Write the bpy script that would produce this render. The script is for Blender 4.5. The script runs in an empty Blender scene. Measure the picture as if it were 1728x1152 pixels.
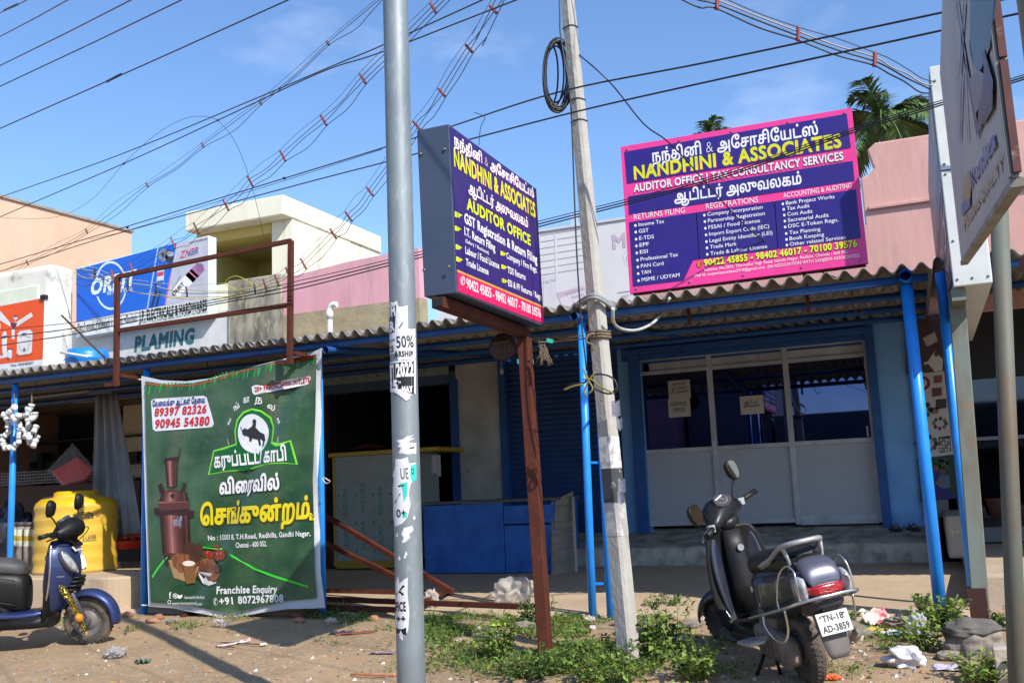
import bpy, math, random
import numpy as np
from math import sin, cos, pi, radians, sqrt, atan2
from mathutils import Vector as V, Matrix, Euler, noise
from mathutils.geometry import delaunay_2d_cdt
random.seed(7)
SC = bpy.context.scene
COL = SC.collection

# ---------------------------------------------------------------- camera, sky, sun, exposure
F_PX, YAW, PITCH, ROLL, CAM_H = 1656.95, 0.390572, 0.148926, -0.0440361, 1.2
_f = V((-sin(YAW)*cos(PITCH), cos(YAW)*cos(PITCH), sin(PITCH)))
_r0 = V((cos(YAW), sin(YAW), 0)); _u0 = _r0.cross(_f)
CR = _r0*cos(ROLL) + _u0*sin(ROLL); CU = -_r0*sin(ROLL) + _u0*cos(ROLL)
CAM = V((0, 0, CAM_H))
cam = bpy.data.cameras.new("camera"); cam.sensor_width = 36; cam.lens = 36*F_PX/1728
cam.clip_start = 0.05; cam.clip_end = 600
cam_o = bpy.data.objects.new("camera", cam); COL.objects.link(cam_o)
_m = Matrix((CR, CU, -_f)).transposed().to_4x4(); _m.translation = CAM
cam_o.matrix_world = _m; SC.camera = cam_o

SUN_A, SUN_B = 0.95, 0.62                      # a shadow falls this far to -X and +Y for every metre of height
SUN_EL = math.atan2(1, math.hypot(SUN_A, SUN_B))
world = bpy.data.worlds.new("World"); SC.world = world; world.use_nodes = True
wn, wl = world.node_tree.nodes, world.node_tree.links
for n in list(wn): wn.remove(n)
sky = wn.new('ShaderNodeTexSky'); sky.sky_type = 'NISHITA'; sky.sun_disc = False
sky.sun_elevation = SUN_EL; sky.sun_rotation = math.atan2(SUN_A, -SUN_B)   # clockwise from +Y
sky.altitude = 0; sky.air_density = 1.0; sky.dust_density = 0.5; sky.ozone_density = 3.0
bg = wn.new('ShaderNodeBackground'); bg.inputs['Strength'].default_value = 0.15
tc = wn.new('ShaderNodeTexCoord'); mp = wn.new('ShaderNodeMapping'); mp.inputs['Scale'].default_value = (1.0, 1.0, 2.6)
nz = wn.new('ShaderNodeTexNoise'); nz.inputs['Scale'].default_value = 2.3; nz.inputs['Detail'].default_value = 6; nz.inputs['Roughness'].default_value = 0.55
cr = wn.new('ShaderNodeValToRGB'); cr.color_ramp.elements[0].position = 0.56; cr.color_ramp.elements[1].position = 0.86
cr.color_ramp.elements[1].color = (0.55, 0.55, 0.55, 1)
mix = wn.new('ShaderNodeMixRGB'); mix.inputs['Color2'].default_value = (7.5, 7.8, 8.6, 1)
wo = wn.new('ShaderNodeOutputWorld')
wl.new(tc.outputs['Generated'], mp.inputs['Vector']); wl.new(mp.outputs['Vector'], nz.inputs['Vector'])
wl.new(nz.outputs['Fac'], cr.inputs['Fac']); wl.new(cr.outputs['Color'], mix.inputs['Fac'])
tint = wn.new('ShaderNodeMixRGB'); tint.blend_type = 'MULTIPLY'; tint.inputs['Fac'].default_value = 1; tint.inputs['Color2'].default_value = (0.92, 1.06, 1.22, 1)
wl.new(sky.outputs['Color'], tint.inputs['Color1']); wl.new(tint.outputs['Color'], mix.inputs['Color1'])
wl.new(mix.outputs['Color'], bg.inputs['Color'])
wl.new(bg.outputs['Background'], wo.inputs['Surface'])
sl = bpy.data.lights.new("sun", 'SUN'); sl.energy = 5.0; sl.angle = radians(0.55); sl.color = (1.0, 0.94, 0.85)
so = bpy.data.objects.new("sun", sl); COL.objects.link(so); so.location = (6, -6, 12)
so.rotation_euler = V((SUN_A, -SUN_B, 1)).to_track_quat('Z', 'Y').to_euler()
SC.view_settings.view_transform = 'Standard'; SC.view_settings.look = 'None'
SC.view_settings.exposure = 0.35; SC.view_settings.gamma = 1.0

# ---------------------------------------------------------------- measuring: a photo point to a world point on a plane
def ray(px, py):
    return CR*((px-864)/F_PX) + CU*((576-py)/F_PX) + _f
def at(px, py, X=None, Y=None, Z=None):
    d = ray(px, py)
    t = X/d.x if X is not None else Y/d.y if Y is not None else (Z-CAM_H)/d.z
    return CAM + d*t
def sstep(a, b, x):
    t = min(1, max(0, (x-a)/(b-a))); return t*t*(3-2*t)
def gz(x, y):                                   # height of the bare earth: it climbs gently from the road to the pavement
    return -0.12 + 0.15*sstep(5.0, 8.4, y) + 0.020*noise.noise((x*0.8, y*0.8, 0)) + 0.009*noise.noise((x*3, y*3, 5)) - 0.018*max(0, 1-abs(y-5.75-.12*sin(x*.9))/.11) - 0.014*max(0, 1-abs(y-6.35-.1*sin(x*.8+1))/.10)
def ground_at(px, py):
    z = 0
    for _ in range(12):
        p = at(px, py, Z=z); z = gz(p.x, p.y)
    return at(px, py, Z=z)

# ---------------------------------------------------------------- materials
def lin(c):
    if isinstance(c, str):
        c = c.lstrip('#'); c = [int(c[i:i+2], 16)/255 for i in (0, 2, 4)]
        return tuple(x/12.92 if x <= .04045 else ((x+.055)/1.055)**2.4 for x in c)
    return tuple(c)
_MATS = {}
def mat(name, col, rough=0.6, metal=0.0, col2=None, scale=6, amt=1.0, bump=0.0, bscale=None, detail=5, lo=0.35, hi=0.7, coat=0.0, alpha=1.0, trans=0.0, spec=0.5, stretch=(1, 1, 1), col3=None, scale3=30, lo3=0.55, hi3=0.72, rough_var=0.0):
    if name in _MATS: return _MATS[name]
    m = bpy.data.materials.new(name); m.use_nodes = True; _MATS[name] = m
    n, l = m.node_tree.nodes, m.node_tree.links
    b = n['Principled BSDF']; c1 = (*lin(col), 1)
    b.inputs['Base Color'].default_value = c1; b.inputs['Roughness'].default_value = rough; b.inputs['Metallic'].default_value = metal
    b.inputs['Coat Weight'].default_value = coat; b.inputs['Alpha'].default_value = alpha; b.inputs['Transmission Weight'].default_value = trans
    b.inputs['Specular IOR Level'].default_value = spec
    m.diffuse_color = c1
    if col2 is None and not bump and not rough_var:      # a faint mottling on every plain surface
        col2 = tuple(x*0.86 for x in lin(col)); lo, hi = 0.35, 0.75
    t = n.new('ShaderNodeTexCoord'); mpp = n.new('ShaderNodeMapping'); mpp.inputs['Scale'].default_value = stretch
    l.new(t.outputs['Object'], mpp.inputs['Vector'])
    def nz_(sc, lo_, hi_):
        z = n.new('ShaderNodeTexNoise'); z.inputs['Scale'].default_value = sc; z.inputs['Detail'].default_value = detail; z.inputs['Roughness'].default_value = 0.62
        l.new(mpp.outputs['Vector'], z.inputs['Vector'])
        r = n.new('ShaderNodeMapRange'); r.inputs['From Min'].default_value = lo_; r.inputs['From Max'].default_value = hi_; r.inputs['To Max'].default_value = amt
        l.new(z.outputs['Fac'], r.inputs['Value']); return z, r
    last = None
    if col2 is not None:
        z, r = nz_(scale, lo, hi)
        x = n.new('ShaderNodeMixRGB'); x.inputs['Color1'].default_value = c1; x.inputs['Color2'].default_value = (*lin(col2), 1)
        l.new(r.outputs['Result'], x.inputs['Fac']); last = x
    if col3 is not None:
        z, r = nz_(scale3, lo3, hi3); r.inputs['To Max'].default_value = 1
        x = n.new('ShaderNodeMixRGB'); x.inputs['Color1'].default_value = c1; x.inputs['Color2'].default_value = (*lin(col3), 1)
        if last: l.new(last.outputs['Color'], x.inputs['Color1'])
        l.new(r.outputs['Result'], x.inputs['Fac']); last = x
    if last: l.new(last.outputs['Color'], b.inputs['Base Color'])
    if rough_var:
        z, r = nz_(scale*0.7, 0.3, 0.7); r.inputs['To Min'].default_value = rough; r.inputs['To Max'].default_value = rough+rough_var
        l.new(r.outputs['Result'], b.inputs['Roughness'])
    if bump:
        z = n.new('ShaderNodeTexNoise'); z.inputs['Scale'].default_value = bscale or scale*4; z.inputs['Detail'].default_value = 6
        l.new(mpp.outputs['Vector'], z.inputs['Vector'])
        bp = n.new('ShaderNodeBump'); bp.inputs['Strength'].default_value = bump; bp.inputs['Distance'].default_value = 0.02
        l.new(z.outputs['Fac'], bp.inputs['Height']); l.new(bp.outputs['Normal'], b.inputs['Normal'])
    return m
def ink(c, rough=0.42):                         # printed colour on a sign
    return mat('print ' + c, c, rough, spec=0.4, col2=tuple(x*.80+.012 for x in lin(c)), scale=2.6, lo=.38, hi=.72, bump=.10, bscale=5)

# ---------------------------------------------------------------- mesh builder
MW = {}
class MB:
    def __init__(s): s.v, s.f, s.m, s.s = [], [], [], []
    def add(s, vs, fs, mat=0, smooth=False):
        o = len(s.v); s.v += [tuple(p) for p in vs]
        for f in fs: s.f.append(tuple(i+o for i in f)); s.m.append(mat); s.s.append(smooth)
        return s
    def box(s, c, d, rot=None, mat=0):
        R = rot if isinstance(rot, Matrix) else (Euler(rot).to_matrix() if rot else Matrix.Identity(3)); c = V(c)
        vs = [c + R @ V((sx*d[0]/2, sy*d[1]/2, sz*d[2]/2)) for sx in (-1, 1) for sy in (-1, 1) for sz in (-1, 1)]
        return s.add(vs, [(0, 1, 3, 2), (4, 6, 7, 5), (0, 4, 5, 1), (2, 3, 7, 6), (0, 2, 6, 4), (1, 5, 7, 3)], mat)
    def bx(s, x0, x1, y0, y1, z0, z1, mat=0):
        return s.box(((x0+x1)/2, (y0+y1)/2, (z0+z1)/2), (abs(x1-x0), abs(y1-y0), abs(z1-z0)), None, mat)
    def bar(s, a, b, w, h=None, mat=0):         # a rectangular bar from a to b
        a, b = V(a), V(b); d = b-a; z = d.normalized(); up = V((0, 0, 1)) if abs(z.z) < 0.95 else V((0, 1, 0))
        x = up.cross(z).normalized(); y = z.cross(x)
        return s.box((a+b)/2, (w, h or w, d.length), Matrix((x, y, z)).transposed(), mat)
    def loft(s, rings, mat=0, smooth=True, caps=True, closed=True):
        n = len(rings[0]); o = len(s.v); vs = [p for r in rings for p in r]; fs = []
        for i in range(len(rings)-1):
            for j in range(n if closed else n-1):
                k = (j+1) % n; fs.append((i*n+j, i*n+k, (i+1)*n+k, (i+1)*n+j))
        s.add(vs, fs, mat, smooth)
        if caps:
            s.f.append(tuple(o+j for j in reversed(range(n)))); s.m.append(mat); s.s.append(False)
            e = o+(len(rings)-1)*n; s.f.append(tuple(e+j for j in range(n))); s.m.append(mat); s.s.append(False)
        return s
    def tube(s, pts, r, n=8, mat=0, caps=True, smooth=True):
        pts = [V(p) for p in pts]; rs = r if isinstance(r, (list, tuple)) else [r]*len(pts); rings = []
        t = (pts[1]-pts[0]).normalized(); a = V((0, 0, 1)) if abs(t.z) < .9 else V((1, 0, 0)); x = a.cross(t).normalized()
        for i, p in enumerate(pts):
            t = (pts[min(i+1, len(pts)-1)] - pts[max(i-1, 0)])
            t = t.normalized() if t.length > 1e-9 else V((0, 0, 1))
            x = x - t*x.dot(t); x = x.normalized() if x.length > 1e-6 else t.orthogonal().normalized(); y = t.cross(x)
            rings.append([p + (x*cos(2*pi*k/n) + y*sin(2*pi*k/n))*rs[i] for k in range(n)])
        return s.loft(rings, mat, smooth, caps)
    def lathe(s, prof, c=(0, 0, 0), n=24, mat=0, rot=None, caps=True, smooth=True):
        c = V(c); R = rot if rot is not None else Matrix.Identity(3)
        return s.loft([[c + R @ V((r*cos(2*pi*k/n), r*sin(2*pi*k/n), z)) for k in range(n)] for r, z in prof], mat, smooth, caps)
    def ring(s, c, R, r, axis=(0, 0, 1), n=28, k=8, mat=0, sx=1, sy=1):
        q = V((0, 0, 1)).rotation_difference(V(axis)).to_matrix(); c = V(c)
        rings = []
        for i in range(n):
            a = 2*pi*i/n; e = V((cos(a)*sx, sin(a)*sy, 0))
            rings.append([c + q @ (V((cos(a)*R*sx, sin(a)*R*sy, 0)) + V((cos(a)*cos(2*pi*j/k)*r, sin(a)*cos(2*pi*j/k)*r, sin(2*pi*j/k)*r))) for j in range(k)])
        rings.append(rings[0]); return s.loft(rings, mat, True, False)
    def grid(s, fn, nu, nv, mat=0, smooth=True):
        vs = [fn(i/nu, j/nv) for j in range(nv+1) for i in range(nu+1)]; w = nu+1
        return s.add(vs, [(j*w+i, j*w+i+1, (j+1)*w+i+1, (j+1)*w+i) for j in range(nv) for i in range(nu)], mat, smooth)
    def prism(s, poly, fn, h0, h1, mat=0):      # polygon in (u,v), fn(u,v,h) -> point
        n = len(poly); a = [fn(u, v, h0) for u, v in poly]; b = [fn(u, v, h1) for u, v in poly]
        return s.add(a+b, [tuple(reversed(range(n))), tuple(range(n, 2*n))] + [(i, (i+1) % n, n+(i+1) % n, n+i) for i in range(n)], mat)
    def blob(s, c, d, seed=0, n=2, amp=0.25, mat=0, flat=0.0, fr=1.6, smooth=False):   # a stone-like lump
        import bmesh
        bm = bmesh.new(); bmesh.ops.create_icosphere(bm, subdivisions=n, radius=0.5)
        vs = []
        for v in bm.verts:
            p = v.co*1.0; k = 1 + amp*2*noise.noise(p*fr*2 + V((seed*3.1, seed*1.7, seed)))
            q = V((p.x*d[0]*k, p.y*d[1]*k, p.z*d[2]*k))
            vs.append(V(c) + q)
        fs = [tuple(v.index for v in f.verts) for f in bm.faces]; bm.free()
        return s.add(vs, fs, mat, smooth)
    def build(s, name, mats, parent=None, world=True, loc=None, bevel=0, seg=2, solid=0, subd=0):
        me = bpy.data.meshes.new(name); o = bpy.data.objects.new(name, me)
        vs = s.v
        if parent is not None:
            W = MW[parent]
            if world: inv = W.inverted(); vs = [tuple(inv @ V(p)) for p in vs]
            MW[o] = W; o.parent = parent
        else:
            L = V(loc) if loc is not None else V((0, 0, 0)); vs = [tuple(V(p)-L) for p in vs]; o.location = L; MW[o] = Matrix.Translation(L)
        me.from_pydata(vs, [], s.f)
        mats = mats if isinstance(mats, (list, tuple)) else [mats]
        for m in mats: me.materials.append(m)
        me.polygons.foreach_set('material_index', s.m); me.polygons.foreach_set('use_smooth', s.s)
        me.validate(); me.update(); COL.objects.link(o)
        if subd:
            q = o.modifiers.new('sub', 'SUBSURF'); q.levels = q.render_levels = subd
        if solid:
            q = o.modifiers.new('solid', 'SOLIDIFY'); q.thickness = solid; q.offset = 0
        if bevel:
            q = o.modifiers.new('bevel', 'BEVEL'); q.width = bevel; q.segments = seg; q.limit_method = 'ANGLE'; q.angle_limit = radians(40)
        return o
def tag(o, label=None, cat=None, group=None, kind=None):
    for k, v in (('label', label), ('category', cat), ('group', group), ('kind', kind)):
        if v: o[k] = v
    return o
def thing(name, label, cat, loc=(0, 0, 0), rot=(0, 0, 0), group=None):
    o = bpy.data.objects.new(name, None); COL.objects.link(o); o.empty_display_size = 0.1
    o.location = loc; o.rotation_euler = rot; MW[o] = Matrix.LocRotScale(V(loc), Euler(rot), None)
    return tag(o, label, cat, group)
def struct(mb, name, m, **k): return tag(mb.build(name, m, **k), kind='structure')
def catmull(pts, n=8):
    P = [V(p) for p in pts]; P = [P[0]*2-P[1]] + P + [P[-1]*2-P[-2]]; out = []
    for i in range(1, len(P)-2):
        for k in range(n):
            t = k/n; a, b, c, d = P[i-1:i+3]
            out.append(0.5*((2*b) + (c-a)*t + (2*a-5*b+4*c-d)*t*t + (3*b-a-3*c+d)*t**3))
    return out + [P[-2]]

# ---------------------------------------------------------------- lettering and flat printing on real surfaces
_TAM = {'ொ': ('ெ', 'ா'), 'ோ': ('ே', 'ா'), 'ௌ': ('ெ', 'ள')}
def tamil(s):                                   # put the left-hand vowel signs before their consonant
    out = []
    for ch in s:
        if ch in 'ெேை' and out: out.insert(len(out)-1, ch)
        elif ch in _TAM and out: a, b = _TAM[ch]; out.insert(len(out)-1, a); out.append(b)
        else: out.append(ch)
    return ''.join(out)
def winding_fill(pts, loops, extra=()):
    P = [V((p[0], p[1])) for p in pts]; n0 = len(P); E = []
    for L in loops:
        for i in range(len(L)): E.append((L[i], L[(i+1) % len(L)]))
    res = delaunay_2d_cdt(P + [V(e) for e in extra], E, [], 0, 1e-7, False)
    vs = np.array([(v.x, v.y) for v in res[0]]); tri = [f for f in res[2] if len(f) == 3]
    if not tri: return [], []
    T = np.array(tri); cen = vs[T].mean(1)
    A = np.array([pts[a][:2] for a, b in E]); B = np.array([pts[b][:2] for a, b in E]); wn_ = np.zeros(len(T), int)
    for k in range(0, len(T), 400):
        c = cen[k:k+400]; ay = A[None, :, 1]; by = B[None, :, 1]; py = c[:, None, 1]
        cross = (B[None, :, 0]-A[None, :, 0])*(py-ay) - (c[:, None, 0]-A[None, :, 0])*(by-ay)
        wn_[k:k+400] = ((ay <= py) & (by > py) & (cross > 0)).sum(1) - ((ay > py) & (by <= py) & (cross < 0)).sum(1)
    return [tuple(v) for v in vs], [tuple(t) for t, w_ in zip(tri, wn_) if w_ != 0]
_TXT = {}
def fatten(pts, loops, off):
    def area(L): return sum(pts[L[i]][0]*pts[L[(i+1) % len(L)]][1]-pts[L[(i+1) % len(L)]][0]*pts[L[i]][1] for i in range(len(L)))
    sg = 1 if area(max(loops, key=lambda L: abs(area(L)))) > 0 else -1
    out = list(pts)
    for L in loops:
        L2 = [i for k, i in enumerate(L) if (V(pts[i][:2])-V(pts[L[k-1]][:2])).length > 1e-6] or L
        n = len(L2)
        for k, i in enumerate(L2):
            p = V(pts[i][:2]); a = (p-V(pts[L2[k-1]][:2])).normalized(); b = (V(pts[L2[(k+1) % n]][:2])-p).normalized()
            na, nb = V((a.y, -a.x)), V((b.y, -b.x)); m = na+nb
            m = m/max(.55, m.dot(na)) if m.length > .1 else na
            out[i] = tuple(p + m*off*sg)
        for k, i in enumerate(L):
            if i not in L2: out[i] = out[L[k-1]]
    return out
def text_mesh(s, bold=0.0, res=3, grid=0):
    key = (s, bold, res, grid)
    if key in _TXT: return _TXT[key]
    c = bpy.data.curves.new('lettering', 'FONT'); c.body = tamil(s); c.size = 1; c.space_character = 1+bold*2.4 if s.isascii() else 1+bold*.8; c.resolution_u = res; c.fill_mode = 'NONE'
    o = bpy.data.objects.new('lettering', c); COL.objects.link(o)
    dg = bpy.context.evaluated_depsgraph_get(); dg.update()
    me = bpy.data.meshes.new_from_object(o.evaluated_get(dg))
    pts = [tuple(v.co) for v in me.vertices]; nxt = {}
    for e in me.edges:
        a, b = e.vertices; nxt.setdefault(a, []).append(b); nxt.setdefault(b, []).append(a)
    loops, seen = [], set()
    for i in range(len(pts)):
        if i in seen or i not in nxt: continue
        L = [i]; seen.add(i); cur = i; go = min((q for q in nxt[i]), key=lambda q: (q != i+1, q))
        while go not in seen:
            L.append(go); seen.add(go); cur = go
            c2 = [q for q in nxt[cur] if q not in seen]
            if not c2: break
            go = c2[0]
        if len(L) > 2: loops.append(L)
    bpy.data.objects.remove(o); bpy.data.curves.remove(c); bpy.data.meshes.remove(me)
    if bold and loops: pts = fatten(pts, loops, bold)
    ex = []
    if grid and loops:
        xs = [p[0] for p in pts]; u = min(xs)
        while u < max(xs):
            ex += [(u, -.2+k*grid+.003) for k in range(int(1.2/grid))]; u += grid
    vs, fs = winding_fill(pts, loops, ex) if loops else ([], [])
    _TXT[key] = (vs, fs); return vs, fs
class Print:
    """flat artwork lying on a plane O + u*ux + v*uy (metres); points may be read off a crop of the photo"""
    def __init__(s, O, ux, uy, crop=(0, 0, 1), fn=None, lift=0.0025, step=0.0012):
        s.O, s.ux, s.uy = V(O), V(ux).normalized(), V(uy).normalized(); s.n = s.ux.cross(s.uy); s.crop = crop
        s.fn = fn or (lambda u, v, h: s.O + s.ux*u + s.uy*v + s.n*h); s.lift, s.step = lift, step
        s.mb = MB(); s.mats = []; s.steiner = 0
    def uv(s, p):
        d = ray(s.crop[0]+p[0]/s.crop[2], s.crop[1]+p[1]/s.crop[2]); t = (s.O-CAM).dot(s.n)/d.dot(s.n); q = CAM+d*t-s.O
        return (q.dot(s.ux), q.dot(s.uy))
    def _m(s, c):
        m = c if not isinstance(c, str) else ink(c)
        if m not in s.mats: s.mats.append(m)
        return s.mats.index(m)
    def puv(s, loops, c, layer=1, steiner=0):
        pts, L = [], []
        for lp in loops:
            L.append(list(range(len(pts), len(pts)+len(lp)))); pts += [tuple(p) for p in lp]
        ex = []
        st = steiner or s.steiner
        if st:
            us = [p[0] for p in pts]; vs_ = [p[1] for p in pts]
            u = min(us)+st*.5
            while u < max(us):
                v = min(vs_)+st*.47
                while v < max(vs_): ex.append((u, v)); v += st
                u += st
        vs, fs = winding_fill(pts, L, ex)
        h = s.lift + layer*s.step
        s.mb.add([s.fn(u, v, h) for u, v in vs], fs, s._m(c))
    def poly(s, pts, c, layer=1): s.puv([[s.uv(p) for p in pts]], c, layer)
    def line(s, pts, w, c, layer=1):            # a polyline of width w (metres) through photo points
        s.lineuv([s.uv(p) for p in pts], w, c, layer)
    def lineuv(s, q, w, c, layer=1):
        q = [V(p) for p in q]; L, R_ = [], []
        for i, p in enumerate(q):
            d = (q[min(i+1, len(q)-1)]-q[max(i-1, 0)]).normalized(); n = V((-d.y, d.x))*w/2; L.append(p+n); R_.append(p-n)
        for i in range(len(q)-1): s.puv([[L[i], L[i+1], R_[i+1], R_[i]]], c, layer)
    def disc(s, p, rx, ry, c, layer=1, n=28, rot=0, hole=0):
        """ellipse about photo point p, radii in crop pixels"""
        o = V(s.uv(p)); ex = V(s.uv((p[0]+rx, p[1])))-o; ey = V(s.uv((p[0], p[1]-ry)))-o
        def el(k): return [tuple(o + ex*(k*cos(2*pi*i/n+rot)) + ey*(k*sin(2*pi*i/n+rot))) for i in range(n)]
        s.puv([el(1)] + ([list(reversed(el(hole)))] if hole else []), c, layer)
    def text(s, t, p0, p1, cap, c, layer=2, bold=0.0, shear=0.0, res=3, capk=0.69):
        """baseline from photo point p0 to p1; cap = letter height in crop pixels"""
        vs, fs = text_mesh(t, bold, res, .16 if s.steiner else 0)
        if not fs: return
        a, b, top = V(s.uv(p0)), V(s.uv(p1)), V(s.uv((p0[0], p0[1]-cap)))
        e1 = (b-a).normalized(); e2 = V((-e1.y, e1.x)); hgt = abs((top-a).dot(e2))
        xs = [v[0] for v in vs]; x0, x1 = min(xs), max(xs); kx = (b-a).length/(x1-x0); ky = hgt/capk; h = s.lift + layer*s.step
        out = []
        for x, y in vs:
            q = a + e1*((x-x0)*kx + shear*y*ky) + e2*(y*ky); out.append(s.fn(q.x, q.y, h))
        s.mb.add(out, fs, s._m(c))
    def build(s, name, parent, **k): return s.mb.build(name, s.mats, parent, **k)
# ================================================================ THE SETTING
m_dirt = mat('dry earth', (.34, .232, .132), .95, col2=(.21, .145, .085), scale=1.3, bump=0.5, bscale=55, col3=(.42, .305, .185), scale3=20, lo3=.5, hi3=.75)
m_walk = mat('dusty concrete', (.46, .35, .235), .92, col2=(.36, .27, .18), scale=1.3, bump=0.25, bscale=40, col3=(.46, .37, .27), scale3=14)
m_conc = mat('old concrete', (.32, .28, .23), .9, col2=(.20, .175, .145), scale=3, bump=0.4, bscale=30, col3=(.42, .38, .32), scale3=11)
m_asph = mat('asphalt', (.055, .053, .05), .9, col2=(.09, .085, .075), scale=3, bump=.3, bscale=90)

g = MB()
def axis(fine0, fine1, st, far):
    a = list(np.arange(fine0, fine1+1e-6, st)); b = [fine0-d for d in (0.6, 1.6, 4, 10, 30, 80, far)][::-1]; c = [fine1+d for d in (0.6, 1.6, 4, 10, 30, 80, far)]
    return b+a+c
xs, ys = axis(-10, 3, 0.09, 250), axis(3, 9.2, 0.07, 250)
g.add([(x, y, gz(x, y) if y < 9.6 else -0.15) for y in ys for x in xs],
      [(j*len(xs)+i, j*len(xs)+i+1, (j+1)*len(xs)+i+1, (j+1)*len(xs)+i) for j in range(len(ys)-1) for i in range(len(xs)-1)], 0, True)
struct(g, 'ground', m_dirt)
r_ = MB(); r_.grid(lambda u, v: (-120+240*u, -9.0+11*v, -0.088), 40, 6)
struct(r_, 'road', m_asph)

# pavement: a thin slab with a broken front edge
WY0, WY1 = 8.62, 12.05
def wz(y): return 0.07 + 0.13*sstep(9.3, 12, y)
wk = MB(); N = 160; top = []
for i in range(N+1):
    x = -16 + 16.3*i/N; e = WY0 + 0.10*noise.noise((x*1.3, 0, 3)) + 0.05*noise.noise((x*6, 0, 1))
    top.append([(x, e, -0.1), (x, e, wz(WY0)-0.025), (x, e+.03, wz(WY0))] + [(x, e+.03+(WY1-e)*k/8, wz(e+(WY1-e)*k/8)+0.004*noise.noise((x*2, k, 0))) for k in range(1, 9)])
wk.loft(top, 0, True, False, False)
struct(wk, 'pavement', m_walk)
# porch in front of the office, its floor rising to the doors
pf = MB(); px0, px1 = -5.2, -0.02
pf.add([(px0, 12, .1), (px1, 12, .1), (px1, 12.02, .40), (px0, 12.02, .40), (px0, 12.05, .42), (px1, 12.05, .42), (px0, 13.3, .60), (px1, 13.3, .60)],
       [(0, 1, 2, 3), (3, 2, 5, 4), (4, 5, 7, 6)], 0)
m_step = mat('stained cement step', (.46, .43, .37), .9, col2=(.24, .20, .155), scale=4, bump=.3, bscale=25, lo=.42, hi=.62)
struct(pf, 'porch_step', m_step)
# raised floor of the hardware shop (rounded corner) and of the photo shop
pl = MB(); c0 = at(228, 972, Z=.42); xr, yf = c0.x, c0.y-.12
arc = [(xr-.35+.35*sin(a), yf+.35-.35*cos(a)) for a in [i*pi/16 for i in range(9)]]
poly = [(-18, yf)] + arc + [(xr, 14), (-18, 14)]
pl.prism(poly, lambda u, v, h: V((u, v, h)), -.1, .42); struct(pl, 'shop_platform', m_walk, bevel=.02)
q0 = at(1640, 968, Z=.33); q1 = at(1605, 905, Z=.33)
m_ramp = mat('sunlit cement', (.46, .36, .27), .9, col2=(.36, .28, .2), scale=2, bump=.2, bscale=30)
p2 = MB(); yq = q0.y
p2.prism([(q0.x, yq), (8, yq), (8, 14), (q0.x, 14)], lambda u, v, h: V((u, v, h)), -.15, .33)
struct(p2, 'side_platform', m_ramp, bevel=.03)

# ---------------------------------------------------------------- row of shops
YW = 13.0
def xw(px, py=700, Y=YW): return at(px, py, Y=Y).x
def zw(px, py, Y=YW): return at(px, py, Y=Y).z
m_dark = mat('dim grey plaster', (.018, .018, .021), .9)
m_white = mat('stained whitewash', (.54, .53, .51), .9, col2=(.36, .34, .31), scale=2.2, bump=.2, bscale=18, col3=(.22, .19, .16), scale3=5, lo3=.66, hi3=.8)
m_ltblue = mat('pale blue wall paint', (.17, .38, .70), .75, col2=(.12, .29, .56), scale=2, bump=.1)
m_blue = mat('blue gloss enamel', (.012, .09, .31), .5, col2=(.008, .06, .22), scale=5, rough_var=.2)
m_pipe = mat('bright blue pipe paint', (.02, .275, .84), .38, col2=(.014, .22, .68), scale=7, col3=(.03, .10, .25), scale3=40, lo3=.7, hi3=.76)
m_shut = mat('dark blue shutter paint', (.015, .06, .20), .5, col2=(.01, .04, .14), scale=4)
shop = thing('shop_row', 'low row of shops behind the corrugated awning, with a glazed office and blue shutter', 'building', (-4, YW, 0))
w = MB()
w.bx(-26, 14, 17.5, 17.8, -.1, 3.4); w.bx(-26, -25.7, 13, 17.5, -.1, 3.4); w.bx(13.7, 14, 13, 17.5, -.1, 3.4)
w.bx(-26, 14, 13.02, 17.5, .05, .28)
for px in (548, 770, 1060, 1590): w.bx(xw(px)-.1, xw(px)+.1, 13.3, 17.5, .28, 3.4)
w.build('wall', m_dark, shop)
MB().bx(-26, 14, 12.98, 18, 3.4, 3.55).build('roof', m_conc, shop)
xa, xb = xw(545), xw(245)
f = MB(); f.bx(xb, xw(556), YW, YW+.2, .1, 3.4); f.build('front_wall', m_dark, shop)
f = MB(); f.bx(xw(772), xw(848), YW-.02, YW+.2, .1, 3.4); f.build('pillar', m_white, shop)
f = MB(); f.bx(xw(1048), xw(1086), YW-.03, YW+.2, .4, 3.4); f.build('pilaster', m_ltblue, shop)
f = MB(); f.bx(xw(1474), xw(1556), YW-.06, YW+.25, .4, 3.4); tag(f.build('pilaster', m_ltblue, shop), 'pale blue pilaster beside the glazed office door')
f = MB(); f.bx(xw(1080), xw(1480), YW+.03, YW+.2, zw(1280, 596), 3.4); f.bx(xw(772), xw(1050), YW+.1, YW+.2, 3.05, 3.4); f.build('lintel', m_blue, shop)
# roller shutter box over the office, ribbed
f = MB(); x0, x1 = xw(1062), xw(1476)
for k in range(5):
    z = zw(1280, 590)+.06+k*.115; f.bx(x0, x1, YW-.22+.02*k, YW+.02, z, z+.085)
f.bx(x0-.05, x1+.05, YW-.06, YW+.02, zw(1280, 590), 3.4); f.build('shutter_box', m_blue, shop, bevel=.015)
for a, b in ((1068, 1086), (1472, 1488)): f = MB(); f.bx(xw(a), xw(b), YW-.11, YW-.035, .45, zw(1280, 590)+.4); f.build('shutter_guide', m_blue, shop, bevel=.008)
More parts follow.
